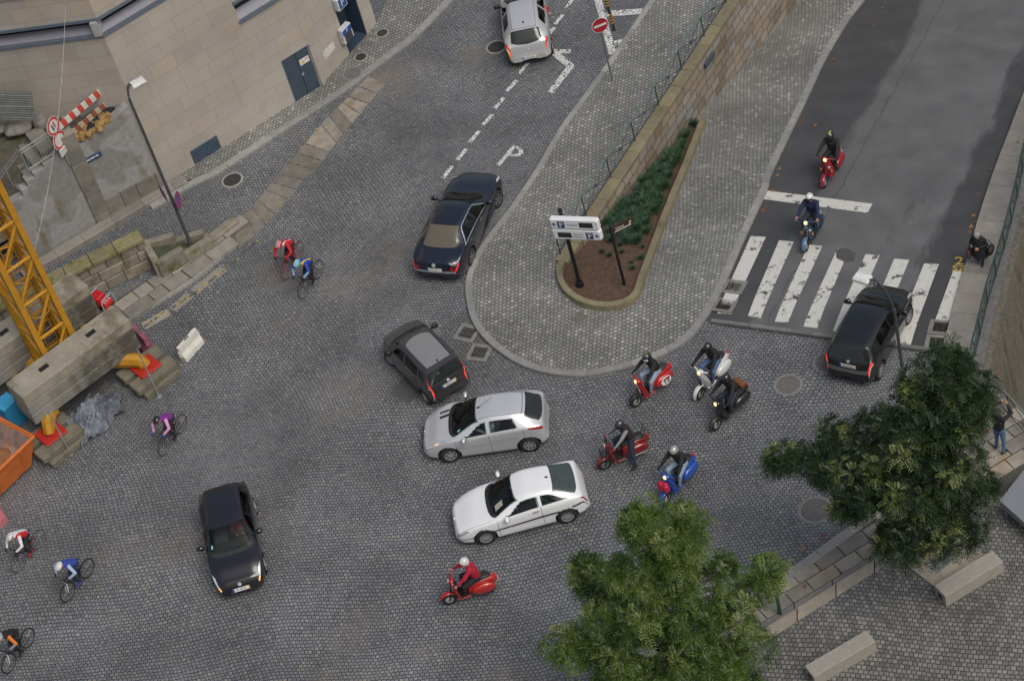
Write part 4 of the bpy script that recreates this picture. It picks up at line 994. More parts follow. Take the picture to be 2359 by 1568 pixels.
for i, px in enumerate(LV):
    k = 0 if RND.random() < .7 else 1; right = px[1] < 640 and px[0] > 1650
    p = (GR(*px) if right else G(*px))+Z3*(.14 if (px[0] > 2270 or (not right and px[1] > 980)) else .02)
    if not used[k]: o = lp[k]; used[k] = 1
    else: o = lp[k].copy(); COL.objects.link(o)
    s = RND.uniform(.8, 1.35); o.matrix_world = Matrix.Translation(p) @ Matrix.Rotation(RND.uniform(0, 6), 4, 'Z') @ Matrix.Rotation(RND.uniform(-.3, .3), 4, 'X') @ Matrix.Diagonal((s, s, s, 1))
    tag(o, 'small rust brown fallen leaf lying on the ground' if k == 0 else 'small ochre fallen leaf lying on the ground', 'leaf', RED)

# ------------------------------------------------------------ signs, bollards, lamps, benches
ne = G(1410, 186, .12); e = empty('no_entry_sign', ne, 'round red no entry sign on a grey pole at the pavement edge', 'road sign', kind='thing')
hn = upat(ne, 1379, 58); W = MB(); W.tube([ne, Vector((ne.x, ne.y, hn+.25))], .032); child(W, 'pole', mat('pole_grey', (.16, .165, .17), .5, .4), e)
def noentry():
    T = frame((ne.x+.02, ne.y-.05, hn), (math.cos(.15), math.sin(.15), 0), Z3); W = MB(); r = .31
    W.lathe([(0, -.012), (r, -.012), (r, 0), (0, 0)], n=32, mi=1); W.lathe([(0, .002), (r*.95, .002)], n=32); W.box((0, 0, .004), (r*1.5, r*.3, .003), 1)
    W.v = [tuple(T @ Vector(v)) for v in W.v]; return W
child(noentry(), 'disc', [mat('no_entry_red', (.33, .012, .03), .4), M_SW], e)
M_BB, M_BY = mat('bollard_black', (.02, .02, .022), .5), mat('bollard_yellow', (.55, .28, .02), .45)
for i, (px, lab) in enumerate((((1414, 70), 'black and orange striped bollard beside the white bay line, nearer the no entry sign'), ((1403, 30), 'black and orange striped bollard in the hatched bay, second from the no entry sign'), ((1393, -12), 'black and orange striped bollard cut by the top edge of the view'))):
    p = G(*px); W = MB(); W.lathe([(0, 0), (.075, 0), (.06, .05), (.06, .80), (.05, .86), (0, .88)], n=14)
    b_ = W.build('striped_bollard', M_BB, smooth=40, M=Matrix.Translation(p)); tag(b_, lab, 'bollard', 'striped bollards', 'thing')
    for k in range(4): W = MB(); W.lathe([(.0615, .34+k*.13), (.0615, .40+k*.13)], n=14); W.build('reflective_band', M_BY, b_)
# parking sign
ps_ = GR(1336, 658, .2); e = empty('parking_guidance_sign', ps_, 'two white parking guidance panels stacked on a black pole in the planting bed', 'sign', kind='thing')
M_POLE = mat('pole_black', (.012, .012, .014), .45, .2); M_PANEL = mat('panel_white', (.70, .71, .72), .35, var=.04); M_NAVY = mat('sign_navy', (.02, .02, .13), .4); M_LED = mat('led_dark', (.02, .02, .022), .35); M_RIM = mat('panel_rim', (.20, .27, .30), .4)
ht = upat(ps_, 1288, 482); W = MB(); W.tube([ps_, ps_+Z3*(ht-ps_.z)], .068, 14); child(W, 'pole', M_POLE, e)
W = MB(); W.tube([ps_, ps_+Z3*.18], .13, 14); child(W, 'pole_foot', M_POLE, e)
yaw = math.atan2((G(1400, 505)-G(1290, 501)).y, (G(1400, 505)-G(1290, 501)).x)
xv = Vector((math.cos(yaw), math.sin(yaw), 0))
def panel(c, body, left, nm):
    T = frame(c, xv, Z3); W = MB(); L, H_, D_ = 1.66, .44, .24
    W.rbox((0, 0, -.02), (L, H_, D_), .06, 0); W.v = [tuple(T @ Vector(v)) for v in W.v]; po = child(W, nm, M_PANEL, e)
    def face(nmx, m, build):
        W = MB(); build(W); W.v = [tuple(T @ Vector(v)) for v in W.v]; child(W, nmx, m, po)
    zf = D_/2-.018
    def rim(W):
        for c_, s_ in (((0, H_/2-.05), (L-.16, .014)), ((0, -H_/2+.05), (L-.16, .014)), ((L/2-.06, 0), (.014, H_-.13)), ((-L/2+.06, 0), (.014, H_-.13))): W.box((*c_, zf), (*s_, .004))
    face('rim', M_RIM, rim); sg_ = -1 if left else 1
    def arrow(W):
        x = sg_*.66; W.box((x, 0, zf), (.14, .032, .004))
        for k in (-1, 1): W.add([(x+sg_*.09, 0, zf+.002), (x+sg_*.01, k*.085, zf+.002), (x-sg_*.025, k*.07, zf+.002), (x+sg_*.045, 0, zf+.002)], [(0, 1, 2, 3)])
    face('arrow', M_NAVY, arrow); px = sg_*.44
    face('parking_symbol', M_NAVY, lambda W: W.box((px, 0, zf), (.24, .28, .004)))
    def pl_(W):
        vs, fs = text_geo('P', .24); W.add(vs, fs, 0, Matrix.Translation((px, -.03, zf+.004)))
        W.add([(px-.09, .07, zf+.004), (px, .115, zf+.004), (px+.09, .07, zf+.004), (px+.09, .09, zf+.004), (px, .135, zf+.004), (px-.09, .09, zf+.004)], [(0, 1, 4, 5), (1, 2, 3, 4)])
    face('symbol_letter', M_PANEL, pl_)
    face('display', M_LED, lambda W: W.box((-sg_*.40, 0, zf), (.46, .22, .004)))
    def tx(W):
        for i, ln in enumerate(body): vs, fs = text_geo(ln, .115 if len(body) == 1 else .11); W.add(vs, fs, 0, Matrix.Translation((sg_*.06, (0 if len(body) == 1 else .06-.12*i), zf+.004)))
    face('lettering', M_NAVY, tx)
fw_ = xv.cross(Z3)*.16
panel(Vector((ps_.x, ps_.y, upat(ps_, 1293, 505)))+fw_+xv*.46, ['D.Luis I'], True, 'upper_panel')
panel(Vector((ps_.x, ps_.y, upat(ps_, 1299, 529)))+fw_+xv*.46, ['Centro', 'Histórico'], False, 'lower_panel')
bs = GR(1438, 656, .2); e = empty('brown_direction_sign', bs, 'brown tourist direction sign pointing right on a slim black pole', 'sign', kind='thing')
hb = upat(bs, 1403, 524); W = MB(); W.tube([bs, Vector((bs.x, bs.y, hb+.02))], .05, 12); child(W, 'pole', M_POLE, e)
q0, q1 = G(1409, 532, hb-.28), G(1459, 507, hb-.28); T = frame((q0+q1)/2, q1-q0, Z3); L = (q1-q0).length; W = MB()
o5 = [(-L/2, -.15), (L/2-.08, -.15), (L/2, -.03), (L/2, .06), (L/2-.08, .15), (-L/2, .15)]; W.prism(o5, -.02, .02); W.v = [tuple(T @ Vector(v)) for v in W.v]; bp_ = child(W, 'panel', mat('sign_brown', (.05, .022, .016), .4), e)
W = MB(); vs, fs = text_geo('Caves', .13); W.add(vs, fs, 0, Matrix.Translation((-L/2+.28, .02, .023))); W.box((-L/2+.38, -.085, .023), (.6, .035, .003)); W.box((L/2-.16, 0, .023), (.03, .14, .003)); W.box((L/2-.13, .045, .023), (.06, .05, .003)); W.v = [tuple(T @ Vector(v)) for v in W.v]; child(W, 'lettering', M_SW, bp_)
# street lamps
M_LAMP = mat('lamp_post', (.085, .093, .10), .5, .4, var=.12); M_HEAD = mat('lamp_head_white', (.62, .62, .6), .5); M_LENS = mat('lamp_lens', (.2, .22, .24), .2)
def lamp(base, top_h, head_px, label, arm):
    e = empty('street_lamp', base, label, 'street lamp', 'street lamps', 'thing'); tp = Vector((base.x, base.y, top_h))
    W = MB(); W.tube([base, base+Z3*.6, base+Z3*.65, tp], [.10, .085, .062, .045], 14); child(W, 'post', M_LAMP, e)
    hp = G(*head_px, arm); W = MB(); md = (tp*.35+hp*.65); md.z = hp.z+.02
    for o_ in (0, .12): W.tube([tp+Z3*(-.05+o_*1.2), (tp+md)/2+Z3*(.18+o_), md+Z3*(.1+o_*.3), hp+Z3*.05], .024, 6)
    for f in (.15, .3, .45, .6, .75): a = tp.lerp(hp, f); W.tube([a+Z3*(.1), a+Z3*.32], .012, 5)
    child(W, 'arm', M_LAMP, e)
    d = (hp-tp); d.z = 0; d.normalize(); T = frame(hp+d*.25, d, Z3.cross(d)); W = MB(); W.rbox((-.05, 0, .03), (.50, .36, .12), .03); W.v = [tuple(T @ Vector(v)) for v in W.v]; hd = child(W, 'lamp_head', M_HEAD, e)
    W = MB(); W.box((-.05, 0, -.045), (.42, .28, .03)); W.v = [tuple(T @ Vector(v)) for v in W.v]; child(W, 'lens', M_LENS, hd)
    return e
lb = G(448, 582, .13); le = lamp(lb, upat(lb, 303, 225), (306, 199), 'tall grey street lamp with two red parking signs, by the triangular planter', upat(lb, 303, 218)+.25)
for k, (X, Y, yw, lab) in enumerate(((383, 440, 1.15, 'l'), (397, 462, 1.0, 'r'))):
    zz = upat(lb, X+2, Y); c = Vector((lb.x, lb.y, zz))+Vector((-.2 if k == 0 else .2, -.05, 0))
    child(disc_sign(c, .31, -1.25 if k == 0 else 1.3), 'no_stopping_disc', [mat('sign_violet', (.12, .07, .22), .5), mat('sign_crimson', (.38, .03, .08), .5)], le)
rb_ = G(2100, 1005, .12); lamp(rb_, upat(rb_, 2059, 712), (2000, 647), 'grey street lamp rising out of the right tree above the black hatchback', upat(rb_, 2055, 690)+.45)
# green pole, benches, tree grate
gp_ = G(1797, 1413, .12); W = MB(); W.tube([gp_, Vector((gp_.x, gp_.y, upat(gp_, 1771, 1278)))], .055, 12); tag(W.build('green_post', mat('post_green', (.012, .055, .035), .45), smooth=40), 'slim dark green post standing on the flagstones between the trees', 'post', kind='thing')
M_BENCH = mat('bench_granite', (.29, .265, .235), .7, var=.12, scale=9, bump=.15)
for (a, b, c, d), lab in ((((2150, 1348), (2283, 1266), (2312, 1292), (2177, 1373)), 'long granite block bench beside the tree grate'), (((1853, 1533), (1993, 1450), (2018, 1476), (1873, 1558)), 'long granite block bench nearest the bottom edge')):
    q = [G(*p, .66) for p in (a, b, c, d)]; cn_ = (q[0]+q[1]+q[2]+q[3])/4; ux_ = ((q[1]-q[0])+(q[2]-q[3])).normalized(); L = ((q[1]-q[0]).length+(q[2]-q[3]).length)/2; Wd = ((q[3]-q[0]).length+(q[2]-q[1]).length)/2
    M_ = frame((cn_.x, cn_.y, .19), ux_, Z3.cross(ux_)); W = MB(); W.rbox((0, 0, .24), (L, Wd, .48), .015); o = W.build('stone_bench', M_BENCH, M=M_); tag(o, lab, 'bench', 'granite block benches', 'thing')
    W = MB(); W.box((-L/2-.002, 0, .24), (.012, .16, .2)); W.build('end_socket', M_DARK, o)
gq = [G(*p, .2) for p in ((2080, 1294), (2155, 1352), (2268, 1282), (2196, 1226))]
gc = sum(gq, Vector())/4; gu = ((gq[1]-gq[0])+(gq[2]-gq[3])).normalized(); Lg_ = (gq[1]-gq[0]).length; Lw_ = (gq[3]-gq[0]).length
Mt = frame((gc.x, gc.y, .19), gu, Z3.cross(gu)); W = MB(); hx, hy = Lg_/2, abs(Lw_)/2; t_ = .42
for c, s in (((0, hy-t_/2, .015), (2*hx, t_, .05)), ((0, -hy+t_/2, .015), (2*hx, t_, .05)), ((hx-t_/2, 0, .015), (t_, 2*hy-2*t_-.004, .05)), ((-hx+t_/2, 0, .015), (t_, 2*hy-2*t_-.004, .05))): W.box(c, s)
tg = W.build('tree_grate', _mats['beige_granite'], M=Mt); tag(tg, 'square steel tree grate framed in beige granite under the right tree', 'tree grate', kind='thing')
W = MB(); W.box((0, 0, -.0), (2*hx-2*t_, 2*hy-2*t_, .02)); W.build('turf', mat('turf', (.045, .085, .025), .9, var=.5, scale=14, bump=.8), tg)
W = MB(); n = 30
for i in range(n): W.box((-hx+t_+(2*hx-2*t_)*(i+.5)/n, 0, .05), (.022, 2*hy-2*t_, .05))
for y in (-hy+t_, hy-t_): W.box((0, y, .052), (2*hx-2*t_, .05, .05))
W.build('bars', mat('grate_steel', (.38, .40, .40), .4, .5), tg)
# grey awning corner at the right edge
a_ = [G(2302, 1152, .9), G(2362, 1076, .9), G(2440, 1120, .9), G(2400, 1240, .9)]
W = MB(); W.slab(a_, .25); W.slab([a_[0]-Z3*.6, a_[1]-Z3*.6, a_[2]-Z3*.6, a_[3]-Z3*.6], .1) if False else None
for p in a_: c = sum(a_, Vector())/4; q = p.lerp(c, .15); W.tube([Vector((q.x, q.y, .15)), q-Z3*.2], .04)
tag(W.build('grey_canopy', mat('canopy_grey', (.19, .20, .22), .5, var=.06)), 'pale grey flat canopy corner at the right edge of the pavement', 'canopy', kind='thing')
# ------------------------------------------------------------ tower crane on its ballast
M_CR = mat('crane_yellow', (.43, .21, .014), .5, var=.14, scale=3, dirt=((.30, .14, .02), 2.0, .62)); M_PLATE = mat('plate_red', (.40, .022, .012), .55, var=.2)
ZT = 2.4
nl, nr = G(98, 806, ZT), G(161, 760, ZT); cu_ = (nr-nl); cw = cu_.length; cu_.normalize(); cv_ = Vector((-cu_.y, cu_.x, 0))
cc = (nl+nr)/2+cv_*cw/2; base = Vector((cc.x, cc.y, 0))
Mc = frame(base, cu_, cv_); cr = empty('tower_crane', Mc, 'yellow lattice tower crane mast standing between concrete ballast blocks', 'crane', kind='thing')
h_ = cw/2; HC = 18.0
for sx_ in (-1, 1):
    for sy_ in (-1, 1): W = MB(); W.box((sx_*h_, sy_*h_, .9+HC/2), (.2, .2, HC)); W.build('mast_chord', M_CR, cr)
step = 1.55
for f, (ax, sg_) in enumerate((('y', -1), ('x', 1), ('y', 1), ('x', -1))):
    W = MB(); z = 1.3; k = 0
    while z < HC:
        def P(s, zz): return (s*h_, sg_*h_, zz) if ax == 'y' else (sg_*h_, s*h_, zz)
        W.tube([P(-1, z), P(1, z)], .06, 8); W.tube([P(-1, z+.05), P(1, z+step-.05)], .055, 8)
        z += step; k += 1
    W.build('lattice_bracing', M_CR, cr)
W = MB()
for x in (-.22, .22): W.tube([(x+.1, .28, 1.2), (x+.1, .28, HC)], .022, 6)
z = 1.4
while z < HC: W.tube([(-.12, .28, z), (.32, .28, z)], .012, 5); z += .3
W.build('ladder', M_CR, cr)
z = 2.6
while z < HC: W = MB(); W.lathe([(.36, z-.02), (.385, z), (.36, z+.02), (.36, z-.02)], (.1, 0, 0), n=24); W.build('safety_hoop', M_CR, cr); z += .8
W = MB(); W.box((0, 0, .75), (cw+.5, cw+.5, .3)); W.build('base_frame', M_CR, cr)
feet = []
for px in ((336, 846), (118, 1000)): feet.append(Mc.inverted() @ G(*px, .5))
feet += [Vector((-feet[0].x, -feet[0].y, feet[0].z)), Vector((-feet[1].x, -feet[1].y, feet[1].z))]
for f in feet:
    W = MB(); d = Vector((f.x, f.y, 0)); u = d.normalized(); a = u*.5; W.tube([a+Z3*.95, d*.6+Z3*.95, d-u*.1+Z3*.85, d+Z3*.62], [.26, .25, .22, .2], 8, sq=1.25); W.build('outrigger_leg', M_CR, cr)
    W = MB(); W.rbox((f.x, f.y, .56), (.85, .85, .07), .02, 0, rz=.0); W.box((f.x, f.y, .66), (.3, .3, .14)); W.build('foot_plate', M_PLATE, cr)
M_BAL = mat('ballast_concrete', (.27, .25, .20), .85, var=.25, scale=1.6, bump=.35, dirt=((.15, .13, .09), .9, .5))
A_, B_, C_, D_ = G(9, 881, ZT), G(257, 703, ZT), G(298, 734, ZT), G(51, 914, ZT)
Lb_ = ((B_-A_).length+(C_-D_).length)/2; Wb_ = ((D_-A_).length+(C_-B_).length)/2; cb_ = Mc.inverted() @ ((A_+B_+C_+D_)/4)
hl_ = .46
M_BAL2 = mat('ballast_lower', (.215, .205, .18), .85, var=.3, scale=1.3, bump=.4, dirt=((.075, .07, .055), .75, .47))  # lower tiers: darker base colour and heavier stains than the top block
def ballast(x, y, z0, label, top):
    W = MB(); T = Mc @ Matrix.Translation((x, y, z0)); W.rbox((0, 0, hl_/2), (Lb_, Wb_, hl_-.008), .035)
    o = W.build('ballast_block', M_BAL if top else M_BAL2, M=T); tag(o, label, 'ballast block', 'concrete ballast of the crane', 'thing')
    if top:
        for fx in (-.22, .22): W = MB(); W.box((fx*Lb_, .0, hl_+.001), (.36, .2, .02)); W.build('lifting_slot', M_DARK, o)
nb = 3
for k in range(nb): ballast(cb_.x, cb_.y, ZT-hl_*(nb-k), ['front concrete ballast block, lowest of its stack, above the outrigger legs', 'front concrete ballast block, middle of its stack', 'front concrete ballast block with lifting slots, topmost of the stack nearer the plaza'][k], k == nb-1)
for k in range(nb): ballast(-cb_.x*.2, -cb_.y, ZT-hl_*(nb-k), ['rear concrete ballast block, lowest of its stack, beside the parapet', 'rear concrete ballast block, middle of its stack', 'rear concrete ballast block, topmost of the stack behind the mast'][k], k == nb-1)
W_ = MB()
for s in (-1, 1): W_.box((s*Lb_*.33, 0, ZT-hl_*nb-.1), (.22, 2*abs(cb_.y)+Wb_*.9, .2))
W_.build('ballast_beam', M_CR, cr)
M_SLEEP = mat('weathered_sleeper', (.15, .135, .10), .9, var=.3, scale=3, bump=.6, dirt=((.06, .065, .03), 1.5, .55))
labs = [('mossy sleeper under the red plate by the purple barrier, nearer the plaza', 'mossy sleeper under the red plate by the purple barrier, farther from the plaza', 'lower cross sleeper under the red plate by the purple barrier'), ('mossy sleeper under the red plate by the orange skip, nearer the plaza', 'mossy sleeper under the red plate by the orange skip, farther from the plaza', 'lower cross sleeper under the red plate by the orange skip')]
for i, f in enumerate(feet[:2]):
    for j, (dx, dy, z, rz) in enumerate(((0, -.42, .39, 0), (0, .38, .39, 0), (0, -.1, .13, .06))):
        W = MB(); p = Mc @ Vector((f.x+dx, f.y+dy, z)); yaw_ = math.atan2(cu_.y, cu_.x)+rz+(.03 if i else 0)
        W.rbox((0, 0, 0), ((1.7, .6, .25) if j < 2 else (1.5, 1.5, .26)), .03); o = W.build('sleeper', M_SLEEP, M=Matrix.Translation(p) @ Matrix.Rotation(yaw_, 4, 'Z')); tag(o, labs[i][j], 'sleeper', 'sleepers under the crane feet', 'thing')
for i, (b, t) in enumerate((((367, 914), (317, 805)), ((163, 1046), (110, 942)))):
    p = G(*b); W = MB(); hh = upat(p, *t); W.tube([p, Vector((p.x, p.y, hh))], .026, 8); W.tube([p+Z3*(hh*.45), p+Z3*(hh*.45+.06)], .038, 8); W.box(p+Z3*.02, (.16, .16, .04))
    tag(W.build('scaffold_pole', M_GALV), ('thin galvanised pole in front of the red plate by the purple barrier', 'thin galvanised pole in front of the red plate by the orange skip')[i], 'pole', 'scaffold poles by the crane', 'thing')
W = MB(); a, b = G(190, 938, .1), G(208, 905, .25); W.tube([a, b], .05, 8); tag(W.build('grey_pipe', mat('pipe_grey', (.12, .14, .16), .5)), 'short grey pipe lying under the front ballast', 'pipe', kind='thing')
# overhead cable
pts = []
c0_, c1_ = G(152, -25, 9.0), G(60, 640, 2.0)
for k in range(15): t = k/14; p = c0_.lerp(c1_, t); p.z -= 1.6*4*t*(1-t)*.5; pts.append(p)
W = MB(); W.tube(pts, .007, 5); tag(W.build('overhead_cable', mat('pale_cable', (.5, .5, .48), .5)), 'thin pale cable hanging from the building past the round road signs', 'cable', kind='thing')
# tarpaulin
def tarp():
    p = G(222, 968); rr = random.Random(5); ux = (G(275, 935)-G(180, 1005)).normalized(); uy = Vector((-ux.y, ux.x, 0)); P = []
    for j in range(45):
        row = []
        for i in range(45):
            u, v = i/44*2-1, j/44*2-1; th_ = math.atan2(v, u); r = max(abs(u), abs(v)); R_ = 1+.16*math.sin(3*th_+1)+.1*math.sin(7*th_)
            x, y = u*.98*R_, v*.62*R_
            z = .55*(1-r**2.2)+.16*abs(math.sin(4*u+2*v+1))*(1-r*.6)+.15*math.sin(7*v-4*u+math.sin(5*u))*(1-r*.5)+.09*abs(math.sin(13*u+8*v+2*math.sin(4*v)))+.04*math.sin(23*v-19*u)
            row.append(p+ux*x+uy*y+Z3*max(.015+.02*rr.random(), z))
        P.append(row)
    W = MB(); W.grid(P); return W
tag(tarp().build('tarpaulin', mat('tarp_grey', (.115, .13, .155), .45, var=.6, scale=2.2, bump=.4), smooth=180), 'crumpled grey blue tarpaulin heaped on the setts beside the crane', 'tarpaulin', kind='thing')
p = G(24, 948, .5); o = None; W = MB(); W.rbox((0, 0, 0), (.62, .62, 1.0), .02); o = W.build('blue_box', mat('box_blue', (.03, .25, .46), .5, var=.08), M=Matrix.Translation(p) @ Matrix.Rotation(math.atan2(cu_.y, cu_.x)+.1, 4, 'Z')); tag(o, 'bright blue square box behind the end of the front ballast', 'box', kind='thing')
W = MB(); W.rbox((0, 0, .51), (.64, .64, .03), .01); W.build('lid', mat('box_lid', (.04, .29, .52), .5), o)
# orange skip
so0, so1 = G(78, 1005, 1.25), G(-30, 1108, 1.25); su = (so1-so0).normalized(); sv = Vector((-su.y, su.x, 0)); sv = -sv if sv.x > 0 else sv
Ms = frame(so0, su, Z3.cross(su)); sgn = 1 if (Z3.cross(su)).dot(sv) > 0 else -1
sk = empty('orange_skip', frame((so0.x, so0.y, 0), su, Z3.cross(su)), 'orange steel rubble skip cut by the left edge of the view', 'skip', kind='thing'); L, Wd, Hh, th = 3.6, 1.9, 1.25, .06
M_SK = mat('skip_orange', (.50, .13, .025), .55, var=.15, scale=2, dirt=((.33, .10, .03), 1.6, .56)); M_SKI = mat('skip_inside', (.23, .16, .13), .8, var=.35, scale=2.5, dirt=((.30, .10, .04), 1.2, .56))
def ys(v): return sgn*v
out = [(0, 0), (L, 0), (L, ys(Wd)), (0, ys(Wd))]; ins_ = [(.1, ys(.08)), (L-.1, ys(.08)), (L-.1, ys(Wd-.08)), (.1, ys(Wd-.08))]; bo = [(.45, ys(.25)), (L-.45, ys(.25)), (L-.45, ys(Wd-.25)), (.45, ys(Wd-.25))]
W = MB(); W.loft([[(*p, .12) for p in bo], [(*p, Hh) for p in out], [(*p, Hh) for p in ins_]], cap=False); W.build('shell', M_SK, sk)
W = MB(); W.loft([[(*p, Hh-.01) for p in ins_], [(p[0], p[1]*.94+ys(.04), .75) for p in bo]], cap=False); W.quad(*[(p[0], p[1]*.94+ys(.04), .75) for p in bo]); W.build('interior', M_SKI, sk)
W = MB()
for a, b in zip(out, out[1:]+out[:1]): W.tube([(*a, Hh), (*b, Hh)], .06, 8, sq=1)
for x in (.7, 1.8, 2.9): W.tube([(x, ys(.02), Hh-.1), (x, ys(.2), .35)], .05, 6)
W.build('rim', M_SK, sk)
W = MB(); W.ell((L/2, ys(Wd/2), .72), (L*.35, Wd*.35, .22)); W.build('load', mat('skip_load', (.24, .10, .045), .95, var=.5, scale=4, bump=1.0), sk)
# red and white plastic barriers, red power tool
def road_barrier(M_, Lr, m, label, name='plastic_barrier'):
    W = MB(); pr = [(-.24, 0), (.24, 0), (.22, .22), (.10, .45), (.08, .80), (-.08, .80), (-.10, .45), (-.22, .22)]
    def sec(x, k): return [(x, y*k, z) for y, z in pr]
    W.loft([sec(-Lr/2, .9), sec(-Lr/2+.04, 1), sec(-.12, 1), sec(-.1, .86), sec(.1, .86), sec(.12, 1), sec(Lr/2-.04, 1), sec(Lr/2, .9)])
    o = W.build(name, m, M=M_); tag(o, label, 'barrier', 'plastic road barriers', 'thing')
    W = MB(); W.box((-Lr/2-.03, 0, .4), (.06, .1, .3)); W.box((Lr/2+.03, 0, .4), (.06, .1, .3)); W.build('coupling', m, o)
    W = MB(); W.box((0, .0, .80), (.28, .07, .03)); W.build('filler_cap', mat('cap_dark', (.1, .1, .1), .6), o); return o
def ry(px0, px1): d = G(*px1)-G(*px0); return math.atan2(d.y, d.x)
M_WB = mat('barrier_offwhite', (.60, .585, .53), .6, var=.1, scale=3, dirt=((.42, .38, .27), 3, .6)); M_PB = mat('barrier_faded_purple', (.27, .085, .13), .6, var=.15); M_PB2 = mat('barrier_faded_pink', (.42, .13, .15), .6, var=.15)
road_barrier(Matrix.Translation(G(442, 808)) @ Matrix.Rotation(ry((423, 828), (462, 783)), 4, 'Z') @ Matrix.Diagonal((.8, .8, .78, 1)), 1.25, M_WB, 'white plastic road barrier standing alone on the setts')
road_barrier(Matrix.Translation(G(336, 800)) @ Matrix.Rotation(ry((318, 770), (352, 805)), 4, 'Z'), 1.0, M_PB, 'faded purple plastic barrier behind the end of the front ballast')
road_barrier(Matrix.Translation(G(-22, 1222)) @ Matrix.Rotation(ry((-40, 1240), (10, 1190)), 4, 'Z'), 1.25, M_PB2, 'faded pink plastic barrier cut by the left edge below the orange skip')
p = G(240, 706); yaw_ = math.atan2(cu_.y, cu_.x)-1.3; e = empty('red_compactor', Matrix.Translation(p) @ Matrix.Rotation(yaw_, 4, 'Z'), 'red ground compactor with grey tubular handles behind the front ballast', 'compactor', kind='thing')
W = MB(); W.rbox((0, 0, .07), (.75, .5, .12), .04); W.build('base_plate', M_DARK, e)
W = MB(); W.rbox((-.12, 0, .36), (.42, .44, .42), .05); W.rbox((.2, 0, .28), (.36, .42, .26), .05); b_ = W.build('engine_cover', mat('machine_red', (.48, .015, .02), .4), e)
W = MB(); 
for y in (-.12, 0, .12): W.box((.25, y, .415), (.16, .05, .006))
W.build('lettering', M_SW, b_)
W = MB()
for x in (-.3, .36): W.tube([(x, -.3, .1), (x, -.3, .5), (x, -.22, .62), (x, .22, .62), (x, .3, .5), (x, .3, .1)], .025, 8)
W.build('handle_frame', mat('handle_grey', (.36, .36, .38), .5), e)

# ------------------------------------------------------------ trees
def leafmat(name, a, b, c):
    m, t, bs_ = nodes(name); g = N(t, 'ShaderNodeNewGeometry'); tc = N(t, 'ShaderNodeTexCoord')
    n = N(t, 'ShaderNodeTexNoise', Scale=.9, Detail=4.0); t.links.new(tc.outputs['Object'], n.inputs['Vector'])
    ad = N(t, 'ShaderNodeMath', operation='MULTIPLY_ADD'); t.links.new(g.outputs['Random Per Island'], ad.inputs[0]); ad.inputs[1].default_value = .45
    t.links.new(n.outputs[0], ad.inputs[2])
    col = ramp(t, ad.outputs[0], [(.38, a), (.72, b), (.98, c)])
    t.links.new(col, bs_.inputs['Base Color']); bs_.inputs['Roughness'].default_value = .5
    tr = N(t, 'ShaderNodeBsdfTranslucent'); t.links.new(col, tr.inputs['Color']); mx = N(t, 'ShaderNodeMixShader'); mx.inputs[0].default_value = .25
    t.links.new(bs_.outputs[0], mx.inputs[1]); t.links.new(tr.outputs[0], mx.inputs[2]); t.links.new(mx.outputs[0], t.nodes['Material Output'].inputs['Surface'])
    return m
M_BARK = mat('bark', (.05, .04, .032), .9, var=.35, scale=7, bump=.8)
